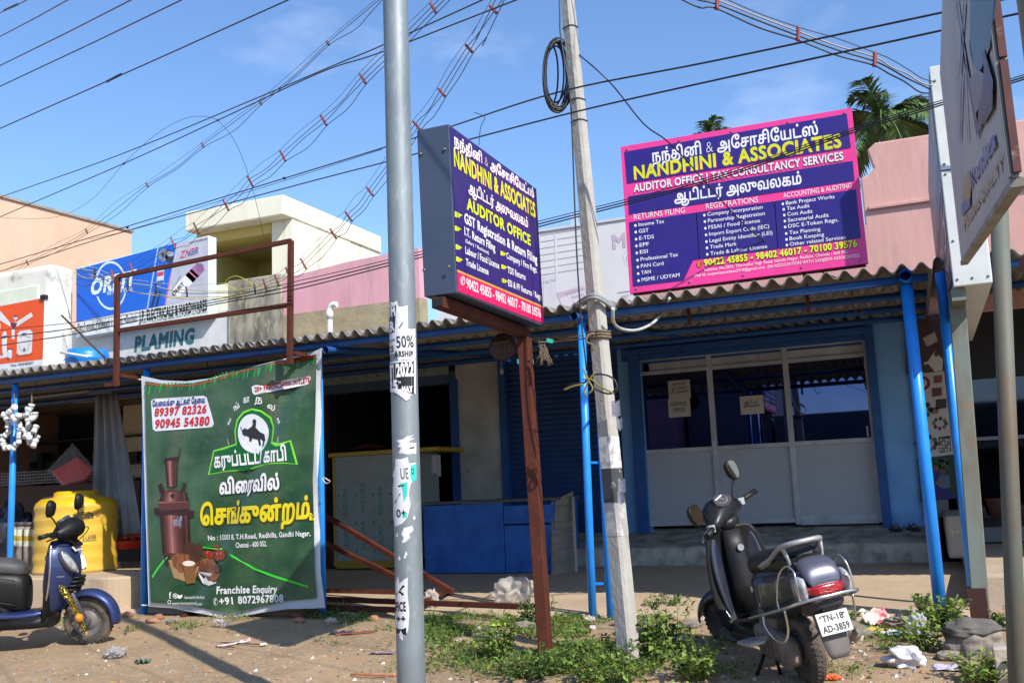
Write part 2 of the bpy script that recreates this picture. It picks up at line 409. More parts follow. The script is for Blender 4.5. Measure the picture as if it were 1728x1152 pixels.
# closed blue roller shutter
rs = MB(); x0, x1 = xw(852), xw(1050); prof = []
zz = .2
while zz < 3.1:
    for k, d in ((0, 0), (.02, .012), (.05, .016), (.065, .002)): prof.append((zz+k, d))
    zz += .075
rs.loft([[(x0, YW+.05-d, z), (x1, YW+.05-d, z)] for z, d in prof], 0, False, False, False)
sh = rs.build('roller_shutter', m_shut, shop)
f = MB(); f.bx(xw(845), xw(856), YW-.05, YW+.1, .1, 3.05); f.build('shutter_guide', m_blue, shop); f = MB(); f.bx(xw(762), xw(775), YW-.05, YW+.1, .1, zw(768, 640)); f.build('door_jamb', m_blue, shop)
# central shop: bluish beam and a header of plywood printed by its maker
f = MB(); f.bx(xw(545), xw(772), YW-.02, YW+.15, zw(650, 648)-.08, zw(650, 648)+.1); f.build('beam', mat('dull blue beam paint', (.05, .11, .2), .6), shop)

# ---------------------------------------------------------------- glazed office front
m_alu = mat('powder grey aluminium', (.50, .52, .55), .42, metal=.0, col2=(.29, .30, .31), scale=3)
m_pan = mat('grey laminate panel', (.40, .42, .46), .5, col2=(.34, .36, .40), scale=50, detail=2)
m_glass = mat('dark blue reflective glass', (.065, .085, .18), .015, metal=1.0, col2=(.045, .06, .14), scale=.8)
YG = YW+.06
def gx(px, py): return at(px, py, Y=YG)
of = MB(); fr = MB()
zb, zs, zt, zt2 = gx(1280, 882).z, gx(1280, 752).z, gx(1280, 614).z, gx(1280, 588).z
xsM = [gx(1087, 800).x, gx(1209, 780).x, gx(1338, 760).x, gx(1478, 760).x]
for i, x in enumerate(xsM): fr.bx(x-.035, x+.035, YG-.05, YG+.04, zb-.03, zt2)
for i in range(3):
    a, b = xsM[i]+.036, xsM[i+1]-.036
    for z, hh in ((zb+.02, .05 if i < 2 else .12), (zs, .055), (zt, .05), (zt2-.02, .04)): fr.bx(a, b, YG-.045, YG+.035, z-hh/2, z+hh/2)
front = fr.build('office_front', m_alu, shop, bevel=.004)
for i in range(3):
    a, b = xsM[i]+.034, xsM[i+1]-.034
    tag(MB().bx(a, b, YG-.006, YG+.006, zs+.02, zt-.02).build('window_pane', m_glass, front), 'blue mirrored pane reflecting the street' if i == 2 else None)
    MB().bx(a, b, YG-.012, YG+.006, zb+.03, zs-.02).build('lower_panel', m_pan, front)
    p_ = MB(); p_.bx(a + (.13 if i == 0 else 0), b, YG-.012, YG+.006, zt+.02, zt2-.03); p_.build('top_panel', m_alu, front)
f = MB(); hx = gx(1466, 728); f.bx(hx.x-.02, hx.x+.0, YG-.10, YG-.05, hx.z-.07, hx.z+.07); f.build('door_handle', m_alu, front, bevel=.008)
f = MB(); hx = gx(1463, 616); f.bx(hx.x-.03, hx.x+.01, YG-.09, YG-.05, hx.z-.05, hx.z+.05); f.build('door_closer', m_alu, front, bevel=.006)

# ---------------------------------------------------------------- photo shop at the right end: dark glass front
m_dglass = mat('smoked glass', (.05, .055, .07), .03, metal=1.0)
m_black = mat('black board', (.012, .012, .013), .6)
f = MB(); X0 = xw(1598); f.bx(X0, 6, YW-.04, YW+.1, .3, 3.4); f.build('dark_front', m_black, shop)
f = MB(); z1 = zw(1660, 740); f.bx(X0+.15, 5.8, YW-.065, YW-.045, z1+.02, zw(1660, 640)); f.bx(X0+.15, 5.8, YW-.065, YW-.045, .62, z1-.02); pf_ = f.build('window_pane', m_dglass, shop)
f = MB(); f.bx(X0+.1, 6, YW-.09, YW-.06, z1-.02, z1+.02); f.bx(X0, 6, YW-.13, YW-.04, .35, .52); f.build('window_rail', mat('dull steel', (.2, .2, .2), .4, metal=.7), shop)

# ---------------------------------------------------------------- awning
m_asb = mat('weathered cement sheet', (.25, .232, .21), .93, col2=(.155, .142, .128), scale=3, bump=.25, bscale=25, col3=(.31, .28, .24), scale3=9)
AY0, AZ0, AY1, AZ1 = 8.35, 2.81, 13.0, 3.12
def awning_sheet(mb, x0, x1, y0, z0, y1, z1, pitch=.146, amp=.032, th=.010):
    n = int((x1-x0)/pitch*10); R0, R1 = [], []
    sag = lambda x: .018*noise.noise((x*.5, 0, 9)) + .006*noise.noise((x*2.3, 1, 9))
    for k, (y, z) in enumerate(((y0, z0), (y1, z1))):
        for off in (0, th):
            mbv = []
            for i in range(n+1):
                x = x0+(x1-x0)*i/n
                jag = .03*noise.noise((math.floor((x-x0)/1.05)*7.7, 3, 0)) if k == 0 else 0
                mbv.append((x, y+jag, z + amp*sin(2*pi*(x-x0)/pitch) + off + (sag(x) if k == 0 else 0)))
            R0.append(mbv)
    n1 = n+1; o = [p for r in R0 for p in r]     # 0 front-under 1 front-top 2 back-under 3 back-top
    fs = []
    for i in range(n):
        fs += [(i, i+1, 2*n1+i+1, 2*n1+i), (n1+i+1, n1+i, 3*n1+i, 3*n1+i+1), (n1+i, n1+i+1, i+1, i)]
    mb.add(o, fs, 0, True); return mb
aw = thing('awning', 'long corrugated cement-sheet awning on blue pipe posts along the shop fronts', 'awning', (-5, 9, 0))
s = MB(); awning_sheet(s, -17, .20, AY0, AZ0, AY1, AZ1)
sheet = s.build('roof_sheet', m_asb, aw)
def az(y): return AZ0 + (AZ1-AZ0)*(y-AY0)/(AY1-AY0)
for y in (8.5, 9.75, 11.1, 12.5):
    p = MB(); p.tube([(-17, y, az(y)-.075), (-6.4, y, az(y)-.078), (.16, y, az(y)-.075)], .036, 10); p.build('purlin', m_blue, aw)
posts = [(at(17, 930, Y=8.55), .036), (at(243, 1015, Y=8.55), .038), (at(544, 1000, Y=8.55), .038), (at(1589, 1045, Y=8.55), .050)]
for (p, r) in posts:
    zt_ = az(8.55)-.11
    P = MB(); P.tube([(p.x, 8.55, -.05), (p.x, 8.55, 1.4), (p.x, 8.55, zt_)], r, 14)
    if p.x > -1: P.tube([(p.x, 8.30, zt_+.035), (p.x, 12.9, az(12.9)-.12)], r*.9, 14, caps=False)
    P.build('post', m_pipe, aw)
bm_ = at(1000, 1042, Y=8.48); bm2 = at(1031, 1040, Y=8.48); tp, tp2 = at(982, 560, Y=8.48), at(1006, 560, Y=8.48)
for a, b in ((bm_, tp), (bm2, tp2)):
    P = MB(); P.tube([(a.x, 8.48, -.1), (a.x*.5+b.x*.5, 8.48, 1.3), (b.x, 8.48, az(8.48)-.13)], .036, 14); P.build('post', m_pipe, aw)
for py in (780, 984): a = at(992, py, Y=8.48); b = at(1020, py, Y=8.48); P = MB(); P.bar(a, b, .022); P.build('rung', m_pipe, aw)
P = MB(); a = at(968, 533, Y=8.25); P.tube([a, a+V((0, 1.2, .05)), a+V((0, 4.2, .36))], .035, 12, caps=False); P.build('rafter', m_blue, aw)
P = MB(); a = at(549, 590, Y=8.3); P.tube([a, a+V((0, 4.1, .4))], .035, 12, caps=False); P.build('rafter', m_blue, aw)
# thin iron hooks dangling under the sheets
P = MB()
for px, py in ((60, 655), (120, 648), (150, 640), (350, 618), (1225, 548), (1440, 515), (1065, 560)):
    P = MB(); a = at(px, py, Y=9.1); P.tube(catmull([a+V((0, 0, .12)), a, a+V((.04, 0, -.08)), a+V((.09, 0, -.03))], 4), .005, 5); P.build('hook', mat('rusty wire', (.09, .06, .045), .8), aw)

aw2 = thing('awning', 'short corrugated awning over the photo shop, behind the white lightbox', 'awning', (3, 9, 0))
s = MB(); awning_sheet(s, .23, 6.5, 9.25, 3.02, 13, 3.3); s.build('roof_sheet', m_asb, aw2)  # left end carried on behind the lightbox to block a shaft of sun
for y in (9.4, 11.4): p = MB(); p.tube([(.3, y, 2.93+(y-9.25)*.075), (6.5, y, 2.93+(y-9.25)*.075)], .036, 10); p.build('purlin', m_blue, aw2)
a = at(1640, 985, Y=9.2); b = at(1593, 520, Y=9.2)
P = MB(); P.tube([(a.x, 9.2, -.05), (b.x, 9.2, 2.9)], .042, 14); P.build('post', m_pipe, aw2)

# ---------------------------------------------------------------- walls and houses above and behind the awning
m_pink = mat('faded pink wash', (.64, .33, .37), .9, col2=(.54, .27, .31), scale=2.2, bump=.25, bscale=14, col3=(.36, .25, .23), scale3=4, lo3=.56, hi3=.78, stretch=(1.3, 1.3, .3))
m_salmon = mat('salmon wash', (.58, .33, .29), .9, col2=(.51, .28, .245), scale=2, bump=.25, bscale=10, col3=(.42, .27, .23), scale3=3.5, lo3=.56, hi3=.8, stretch=(1.3, 1.3, .35))
m_lichen = mat('lichen stained cement', (.34, .31, .24), .95, col2=(.10, .09, .075), scale=1.7, bump=.4, bscale=14, lo=.42, hi=.60, stretch=(1.6, 1.6, .55), col3=(.45, .40, .26), scale3=9)
m_cream = mat('cream wash', (.74, .72, .58), .9, col2=(.67, .64, .49), scale=1.2, bump=.15, bscale=12, col3=(.36, .33, .27), scale3=2.6, lo3=.55, hi3=.78, stretch=(1.3, 1.3, .28))
m_yell = mat('yellow wash', (.55, .46, .16), .9, col2=(.50, .41, .13), scale=2, bump=.1)
m_peach = mat('peach wash', (.64, .43, .31), .9, col2=(.57, .37, .26), scale=1.1, bump=.2, bscale=9, col3=(.48, .32, .24), scale3=5, lo3=.6, hi3=.8, stretch=(1, 1, .5))
YP = 12.95
def pt(px, py, Y=YP): return at(px, py, Y=Y)
# right: salmon parapet with a stepped left edge
a, b, c = pt(1462, 243), pt(1575, 228), pt(1452, 300)
W_ = MB(); W_.prism([(pt(1046, 430).x, 3.05), (b.x+3, 3.05), (b.x+3, b.z), (a.x+.1, a.z), (a.x, a.z-.08), (a.x+.06, c.z+.1), (a.x-.02, c.z+.02), (c.x, c.z), (c.x, pt(1300, 400).z), (pt(1046, 430).x, pt(1300, 400).z)], lambda u, v, h: V((u, YP+.25-h, v)), 0, .25)
tag(W_.build('parapet_wall', m_salmon, loc=(b.x, YP, 3.3), bevel=.02), 'salmon pink plastered parapet wall behind the white lightbox', 'wall')
W_ = MB(); q_ = pt(1466, 352); W_.bx(a.x-.05, b.x+3, YP-.05, YP-.002, q_.z-.025, q_.z+.025); W_.build('plaster_ledge', m_salmon, COL.objects['parapet_wall'], bevel=.01)
# centre: pink parapet with a bare band at its foot
a, b = pt(478, 470), pt(706, 418); zl = pt(600, 516).z
W_ = MB(); W_.prism([(a.x, zl), (b.x, zl), (b.x, b.z), (pt(585, 442).x, pt(585, 442).z), (a.x, a.z)], lambda u, v, h: V((u, YP+.25-h, v)), 0, .25)
pk = tag(W_.build('parapet_wall', m_pink, loc=(a.x, YP, 3.3)), 'rose pink parapet wall with a bare cement foot, behind the steel lamp pole', 'wall')
W_ = MB(); W_.bx(a.x, b.x, YP-.02, YP+.25, 3.05, zl-.004); W_.build('wall_foot', mat('bare yellowed cement', (.37, .31, .19), .95, col2=(.25, .2, .13), scale=3, bump=.4, bscale=18), pk)
# pale end wall behind the box sign
a, b = pt(706, 425), pt(1046, 376)
# stained cement wall left of it
a, b = pt(388, 480), pt(478, 462)
W_ = MB(); W_.bx(a.x, b.x-.004, YP-.06, YP+.25, 3.05, b.z); tag(W_.build('parapet_wall', m_lichen, loc=(a.x, YP, 3.3), bevel=.02), 'grey lichen-blackened cement parapet right of the blue hardware signboard', 'wall')
# whitewashed wall with painted lettering
a, b = pt(118, 590), pt(392, 545)
m_wash = mat('whitewash with rust streaks', (.60, .60, .58), .9, col2=(.47, .48, .48), scale=3, bump=.15, bscale=20, col3=(.20, .10, .055), scale3=2.0, lo3=.63, hi3=.75, stretch=(1, 1, .6))
pw = MB(); pw.bx(a.x, b.x, YP-.02, YP+.25, 3.05, pt(300, 535).z)
pwo = tag(pw.build('painted_wall', m_wash, loc=(a.x, YP, 3.3)), 'whitewashed wall lettered PLAMING in teal below the blue hardware signboard', 'wall')
P = Print((0, YP-.02, 0), (1, 0, 0), (0, 0, 1), crop=(0, 280, 3.0308))
P.text('PLAMING', (687, 947), (992, 903), 70, mat('teal wall lettering', (.012, .095, .12), .8, col2=(.04, .16, .19), scale=12), 2, bold=.055, shear=.12)
P.build('lettering', pwo)
# white parapet with a rounded moulding and a mouldy end
a, b, c = at(86, 446, Y=12.6), at(86, 441, Y=12.6), None
XE = at(86, 446, Y=12.5).x; yb = at(128, 470, X=XE).y; zt3 = at(86, 443, Y=12.5).z
W_ = MB(); W_.bx(-26, XE, 12.5, yb, 3.3, zt3)
wp = tag(W_.build('parapet_wall', mat('whitewash with black mould', (.66, .66, .60), .92, col2=(.56, .56, .50), scale=2, bump=.15, bscale=15, col3=(.13, .12, .10), scale3=1.8, lo3=.56, hi3=.70), loc=(XE, 12.5, 3.3), bevel=.12, seg=4), 'white rounded parapet with a mould-blackened end, behind the orange signboard', 'wall')
W_ = MB(); W_.bx(-20, XE-.22, 12.44, 12.49, zt3-1.6, zt3-.38); W_.build('recessed_panel', mat('pale green wash', (.62, .68, .56), .9), wp, bevel=.02)
# blue tarpaulin / drum behind the orange sign
a, b = at(104, 590, Y=11.9), at(146, 620, Y=11.9)
bt = thing('water_drum', 'bright blue plastic drum wedged between the orange and blue signboards', 'drum', ((a.x+b.x)/2, 12.2, 3.3))
q = MB(); q.lathe([(.30, 3.28), (.33, 3.34), (.34, 3.6), (.355, 3.62), (.34, 3.64), (.34, a.z-.1), (.31, a.z), (0.02, a.z+.01)], ((a.x+b.x)/2-.02, 12.2, 0), 28); q.build('shell', mat('blue plastic', (.01, .20, .62), .4), bt)
q = MB(); q.tube([at(100, 594, Y=11.82), at(147, 601, Y=11.82)], .02, 8); q.build('white_pipe', mat('white pvc', (.68, .68, .66), .4), bt)

# peach building far left
XP = -19.0
e = at(222, 392, X=XP); n_ = at(0, 333, X=XP)
ph = thing('house', 'plain peach washed house rising behind the white parapet at far left', 'house', (XP, e.y, 0))
W_ = MB(); sl_ = (e.z-n_.z)/(e.y-n_.y)
W_.prism([(n_.y-9, 0), (e.y, 0), (e.y, e.z), (n_.y-9, n_.z-sl_*9)], lambda u, v, h: V((XP-h, u, v)), 0, 7); W_.build('wall', m_peach, ph)
W_ = MB(); W_.prism([(n_.y-9, n_.z-sl_*9), (e.y+.05, e.z), (e.y+.05, e.z+.06), (n_.y-9, n_.z-sl_*9+.06)], lambda u, v, h: V((XP+.05-h, u, v)), 0, 7.1); W_.build('coping', m_conc, ph)

# cream house with a roofed balcony
YH = 16.5
k0 = at(478, 330, Y=YH); XH = k0.x
ztop, zbot = at(470, 329, Y=YH).z, at(476, 362, Y=YH).z
xl = at(312, 365, Y=YH).x
ch = thing('house', 'cream two-storey house with a yellow balcony under a deep flat roof', 'house', (XH, YH, 0))
yfar = at(642, 388, X=XH).y
W_ = MB(); W_.bx(xl, XH, YH, YH+2.6, zbot, ztop); W_.bx(XH-.5, XH+.02, YH+2.6, yfar, zbot, ztop-.02); W_.build('roof_slab', m_cream, ch, bevel=.03)
W_ = MB(); zp = at(440, 470, Y=YH+.35).z
W_.bx(XH-.55, XH-.03, YH+.35, yfar, 0, zbot-.004)              # side wall
W_.bx(xl-2, XH-.56, YH+.35, YH+.5, 0, zp)                       # balcony parapet
W_.build('wall', m_cream, ch)
W_ = MB(); W_.bx(xl-2, XH-.56, YH+2.5, YH+2.7, 0, zbot-.004); W_.bx(xl-.1, xl+.05, YH+.5, YH+2.5, 0, zbot-.004); W_.build('balcony_wall', m_yell, ch)
W_ = MB(); W_.bx(xl, XH-.6, YH+.4, YH+2.5, zbot-.22, zbot-.005); W_.build('balcony_ceiling', m_yell, ch)
W_ = MB(); W_.ring((XH-1.6, YH+2.48, zp+1.2), .07, .015, (0, 1, 0)); W_.build('lamp_hook', m_black, ch)

# pvc rainwater pipe standing on the awning beside the pink wall
a, b = at(557, 566, Y=12.6), at(559, 520, Y=12.6)
t = thing('drain_pipe', 'short white plastic drain pipe standing against the pink parapet', 'pipe', (a.x, 12.6, 3.3))
q = MB(); q.tube(catmull([(a.x, 12.6, 3.3), (a.x, 12.6, b.z-.08), (a.x, 12.6, b.z), (a.x+.05, 12.6, b.z+.05), (a.x+.13, 12.6, b.z+.05)], 5), .045, 10); q.build('pipe_run', mat('white pvc', (.68, .68, .66), .4), t)
q = MB(); q.tube([(a.x, 12.6, b.z-.16), (a.x, 12.6, b.z-.04)], .056, 10); q.build('pipe_collar', mat('white pvc', (.68, .68, .66), .4), t)

# ---------------------------------------------------------------- the other side of the road, seen only in the panes
for (x0, x1, y, h, c, lb) in ((-18, -9.5, -15, 6.6, (.40, .2, .2), 'pink low house across the road, mirrored in the office panes'), (-9.3, -5.8, -16, 6.8, (.12, .12, .13), 'grey shop across the road, mirrored in the office panes'), (-5.6, 6, -15.5, 3.7, (.10, .10, .11), 'low dark wall across the road, mirrored in the panes'), (6.2, 16, -16, 4.6, (.16, .15, .14), 'grey house across the road beyond the low wall')):
    h_ = thing('house', lb, 'house', (x0, y, 0))
    q = MB(); q.bx(x0, x1, y-5, y, -.1, h); q.build('wall', mat('wall across %d' % x0, c, .9), h_)
    q = MB(); awning_sheet(q, x0, x1, y+2.2, 1.9, y+.02, 2.3); q.build('roof', m_asb, h_)
# ================================================================ SIGNS
m_steel = mat('red oxide steel', (.10, .028, .016), .7, spec=.2, col2=(.065, .02, .013), scale=9, col3=(.14, .07, .04), scale3=22, lo3=.62, hi3=.78)
m_tin = mat('white painted tin', (.66, .68, .66), .5, col2=(.55, .57, .54), scale=3, col3=(.40, .36, .28), scale3=7, lo3=.66, hi3=.8)
WHT, YEL, NAVY, HOT = '#ece9ea', '#d3dc1e', '#2c1f7c', '#ee3f93'
def screws(parent, pts, r=.012, m=None):
    q = MB()
    for p, n in pts:
        q.lathe([(r, 0), (r, .004), (r*.6, .008)], p, 8, rot=V((0, 0, 1)).rotation_difference(V(n)).to_matrix())
    q.build('screw', m or mat('dull steel', (.2, .2, .2), .4, metal=.7), parent)

# ---------------------------------------------------------------- the pink and blue board on the awning
YS = 8.62
cr_ = [at(*p, Y=YS) for p in ((1047, 248), (1437, 182), (1465, 444), (1063, 495))]
sb = thing('signboard', 'wide pink and blue auditor office signboard standing on top of the awning', 'signboard', tuple((cr_[2]+cr_[3])/2))
q = MB(); q.prism([(p.x, p.z) for p in cr_], lambda u, v, h: V((u, YS+.04-h, v)), 0, .04)
q.build('panel', ink(HOT, .35), sb)
q = MB()
for i in (0, 3): q.bar(cr_[i]+V((.02, .06, 0)), cr_[(1, 0, 0, 2)[i]]+V((-.02, .06, 0)), .03)
for k in (.25, .75): p = cr_[3].lerp(cr_[2], k); q.bar(p+V((0, .06, -.35)), p+V((-.03, .06, 1.1)), .03)
q.build('frame', m_steel, sb)
S = Print((0, YS, 0), (1, 0, 0), (0, 0, 1), crop=(1030, 170, 3.389))
S.poly([(80, 293), (1352, 76), (1375, 270), (96, 475)], NAVY); S.poly([(102, 548), (1386, 345), (1397, 458), (107, 652)], NAVY)
S.poly([(108, 695), (1405, 507), (1433, 786), (475, 911), (420, 1027), (131, 1062)], NAVY)
S.line([(491, 640), (510, 907)], .006, WHT); S.line([(938, 573), (960, 850)], .006, WHT)
S.text('நந்தினி & அசோசியேட்ஸ்', (240, 352), (1190, 192), 62, WHT, 2, bold=.022)
for lay, dx, dy, c in ((2, 3, 3, '#d8307a'), (3, 0, 0, YEL)):
    S.text('NANDHINI & ASSOCIATES', (137+dx, 450+dy), (1323+dx, 264+dy), 71, c, lay, bold=.034)
for lay, dx, dy, c in ((2, 2, 3, '#8a2470'), (3, 0, 0, WHT)): S.text('AUDITOR OFFICE | TAX CONSULTANCY SERVICES', (135+dx, 523+dy), (1335+dx, 338+dy), 42, c, lay, bold=.03)
S.text('ஆடிட்டர் அலுவலகம்', (367, 582), (1095, 474), 58, WHT, 2, bold=.025)
S.text('RETURNS FILING', (135, 680), (428, 640), 30, WHT); S.text('REGISTRATIONS', (547, 620), (845, 580), 31, WHT); S.text('ACCOUNTING & AUDITING', (990, 557), (1380, 498), 28, WHT)
for t_, a, b in (('Income Tax', (162, 719), (309, 699)), ('GST', (164, 757), (220, 750)), ('E-TDS', (166, 797), (250, 787)), ('EPF', (168, 836), (222, 829)), ('ESI', (170, 876), (215, 870)), ('Professional Tax', (174, 917), (388, 889)), ('PAN Card', (176, 956), (305, 939)), ('TAN', (178, 994), (233, 986)), ('MSME / UDYAM', (180, 1034), (397, 1006)),
                 ('Company Incorporation', (556, 660), (872, 618)), ('Partnership Registration', (559, 697), (884, 654)), ('FSSAI / Food License', (562, 735), (857, 695)), ('Import Export Code (IEC)', (566, 773), (909, 728)), ('Legal Entity Identifier (LEI)', (568, 811), (928, 765)), ('Trade Mark', (571, 847), (723, 828)), ('Trade & Labour License', (573, 884), (898, 842)),
                 ('Bank Project Works', (1005, 596), (1283, 558)), ('Tax Audit', (1010, 627), (1140, 610)), ('Cost Audit', (1013, 660), (1157, 642)), ('Secretarial Audit', (1016, 694), (1250, 664)), ('DSC E-Token Regn.', (1018, 728), (1305, 691)), ('Tax Planning', (1024, 765), (1202, 743)), ('Book Keeping', (1026, 799), (1223, 774)), ('Other related Services', (1028, 831), (1347, 790))):
    S.text(t_, a, b, 21, WHT, bold=.006); S.disc((a[0]-18, a[1]-5), 7, 8, WHT, 2, 12)
for lay, dx, dy, c in ((2, 3, 4, '#4a1238'), (3, 0, 0, '#e6e63a')): S.text('90422 45855 - 98402 46017 - 70100 39576', (538+dx, 945+dy), (1413+dx, 834+dy), 36, c, lay, bold=.04)
S.disc((510, 935), 15, 18, '#b3202c', 2); S.text('✆', (499, 949), (521, 946), 24, YEL, 3)
S.text('Address: No.2003, Thiruvallur High Road, Gandhi Nagar, Redhills, Chennai - 600 052', (537, 976), (1358, 871), 17, WHT, res=2)
S.text('Mail Id: sanjeevlassociates2018@gmail.com  (IN ASSOCIATION WITH SANJEEVI ASSOCIATES)', (484, 1009), (1425, 893), 17, WHT, res=2)
S.build('printed_face', sb)

screws(sb, [(cr_[0].lerp(cr_[1], k)+V((0, -.001, -.035)), (0, -1, 0)) for k in (.03, .27, .5, .74, .97)] + [(cr_[3].lerp(cr_[2], k)+V((0, -.001, .035)), (0, -1, 0)) for k in (.03, .27, .5, .74, .97)], .010)
# ---------------------------------------------------------------- the box sign on the brown post
BX = -2.70
nt, ft, fb, nb = [at(*p, X=BX) for p in ((757, 209), (905, 319), (918, 551), (771, 494))]
bp_ = ground_at(922, 1105)
ob = thing('post_sign', 'deep slate box sign of the auditor office on a brown square post by the road', 'signboard', (bp_.x, bp_.y, bp_.z))
m_slate = mat('slate blue sheet metal', (.055, .075, .125), .45, col2=(.045, .062, .105), scale=3, col3=(.09, .11, .16), scale3=5, lo3=.62, hi3=.85)
tl = at(703, 220, Y=nt.y).x; dp = BX-tl
q = MB(); q.prism([(p.y, p.z) for p in (nt, ft, fb, nb)], lambda u, v, h: V((BX-h, u, v)), dp, 0); q.build('box', m_slate, ob, bevel=.006)
screws(ob, [((tl+dp*k, nt.y-.001, nt.z+(nb.z-nt.z)*m), (0, -1, 0)) for k in (.1, .85) for m in (.15, .85)])
q = MB(); q.bar((BX-dp*.55, nb.y-.02, nb.z-.05), (BX-dp*.55, bp_.y+.10, fb.z-.055), .085, .07); br = q.build('bracket', m_steel, ob)
q = MB(); q.bx(BX-dp*.55-.035, BX-dp*.55+.035, nb.y-.025, nb.y-.0205, nb.z-.078, nb.z-.022); q.build('painted_hollow', m_black, br)  # black plate painted in for the shade inside the hollow tube
top = V((BX-dp*.55, ft.y-.08, fb.z-.09)); q = MB(); q.bar((bp_.x, bp_.y, -.25), top, .092, .092); q.build('post', m_steel, ob, bevel=.006)
S = Print((BX, 0, 0), (0, 1, 0), (0, 0, 1), crop=(690, 200, 3.2))
S.poly([(218, 42), (686, 380), (728, 1108), (262, 930)], '#2b1a6a', 0)
S.poly([(258, 826), (721, 1022), (728, 1108), (262, 932)], '#e8185c', 1); S.poly([(257, 815), (720, 1012), (721, 1022), (258, 826)], '#c9a52c', 1)
for lay, dx, dy, c in ((2, 2, 3, '#c81f7a'), (3, 0, 0, WHT)): S.text('நந்தினி & அசோசியேட்ஸ்', (240+dx, 142+dy), (672+dx, 430+dy), 52, c, lay, bold=.03)
for lay, dx, dy, c in ((2, 3, 3, '#c81f7a'), (3, 0, 0, YEL)): S.text('NANDHINI & ASSOCIATES', (240+dx, 254+dy), (680+dx, 535+dy), 88, c, lay, bold=.034)
for lay, dx, dy, c in ((2, 2, 3, '#c81f7a'), (3, 0, 0, WHT)): S.text('ஆடிட்டர் அலுவலகம்', (318+dx, 396+dy), (640+dx, 590+dy), 52, c, lay, bold=.025)
S.text('AUDITOR OFFICE', (309, 487), (655, 686), 60, YEL, 2, bold=.04)
for t_, a, b, cp, bd in (('GST Registration & Return Filing', (297, 562), (690, 784), 52, .03), ('I.T. Return Filing', (297, 627), (463, 718), 42, .03), ('(Salary / Business)', (302, 668), (428, 734), 19, .01), ('Labour / Food License', (302, 728), (485, 813), 37, .02), ('Trade License', (305, 791), (427, 845), 36, .02), ('Company / Firm Regn.', (524, 754), (690, 834), 32, .02), ('TDS Returns', (530, 832), (627, 873), 34, .02), ('ESI & PF Returns / Regn.', (533, 902), (715, 981), 33, .02), ('90422 45855 - 98402 46017 - 70100 39576', (308, 914), (710, 1075), 52, .02)):
    S.text(t_, a, b, cp, WHT, 2, bold=bd)
for p, k in (((265, 517), 1.15), ((262, 592), 1), ((267, 692), 1), ((270, 758), 1), ((508, 727), .9), ((512, 799), .9), ((515, 874), .9)):
    x, y = p; S.poly([(x-18*k, y-14*k), (x-4*k, y-9*k), (x-4*k, y+17*k), (x-18*k, y+12*k)], YEL, 2); S.poly([(x-2*k, y-7*k), (x+16*k, y+4*k), (x+16*k, y+9*k), (x+6*k, y+8*k), (x+6*k, y+17*k), (x-2*k, y+15*k)], YEL, 2)
S.disc((288, 876), 12, 24, WHT, 2, hole=.82); S.text('✆', (279, 889), (298, 897), 32, WHT, 3)
S.build('printed_face', ob)
# scraps tied to the post: teal tape and frayed rope
q = MB(); q.box(top+V((0, 0, -.19)), (.10, .10, .035)); q.build('tape', mat('teal tape', (.02, .42, .33), .5), ob)

# ---------------------------------------------------------------- blue hardware shop lightbox
YO = 12.74
tlc, trc, brc, blc = [at(*p, Y=YO) for p in ((128, 452), (352, 397), (352, 535), (129, 570))]
os_ = thing('signboard', 'blue lightbox signboard of the electricals and hardwares shop, wires across it', 'signboard', tuple((brc+blc)/2))
xo = at(371, 403, X=trc.x)
q = MB(); q.prism([(p.x, p.z) for p in (tlc, trc, brc, blc)], lambda u, v, h: V((u, YO+.2-h, v)), 0, .2); q.build('box', mat('pale blue tin', (.62, .70, .74), .5, col2=(.55, .62, .66), scale=3), os_, bevel=.008)
S = Print((0, YO, 0), (1, 0, 0), (0, 0, 1), crop=(0, 280, 3.0308))
BL2 = '#0b62cf'
S.poly([(392, 530), (905, 393), (845, 712), (391, 798)], BL2); S.poly([(905, 393), (1064, 362), (1066, 676), (845, 712)], '#b7b9c6')
S.poly([(391, 800), (1066, 678), (1066, 766), (391, 876)], '#d6dad9'); S.line([(391, 799), (1066, 677)], .012, WHT, 2)
S.poly([(805, 420), (812, 418), (757, 735), (750, 736)], '#9cc4ef', 2); S.poly([(870, 560), (877, 556), (850, 705), (843, 707)], '#cf66a8', 2)
S.disc((567, 611), 82, 124, '#cfe4fb', 2, 48, hole=.91); S.poly([(455, 600), (690, 545), (690, 640), (455, 672)], BL2, 3)
S.text('ORBIT', (462, 660), (690, 607), 72, '#dff0ff', 4, bold=.045, shear=.22); S.text('THE POWER PEOPLE', (545, 664), (678, 636), 18, '#cfe4fb', 4, bold=.01, shear=.2)
S.disc((835, 455), 24, 34, '#7f8aa0', 3); S.disc((835, 455), 9, 12, '#39404f', 4); S.disc((868, 462), 22, 34, '#30343e', 3); S.disc((872, 450), 19, 14, '#9aa3b4', 4)
S.poly([(806, 530), (842, 522), (838, 606), (800, 616)], '#c9d7ee', 3); S.poly([(806, 545), (840, 538), (838, 560), (803, 567)], '#d2455a', 4); S.poly([(803, 590), (838, 583), (836, 606), (801, 613)], '#1f56b0', 4)
S.line([(800, 640), (775, 725)], .05, '#1d2b52', 3); S.line([(820, 640), (800, 720)], .05, '#20325e', 3)
for c, a, b in (('#e9e6ef', (895, 655), (985, 560)), ('#d06f96', (968, 578), (1000, 545)), ('#9f6f95', (990, 555), (1030, 512))):
    d = V((b[0]-a[0], b[1]-a[1])).normalized(); n_ = V((-d.y, d.x))*27; A, B = V(a), V(b)
    S.poly([tuple(A+n_), tuple(B+n_), tuple(B-n_), tuple(A-n_)], c, 3)
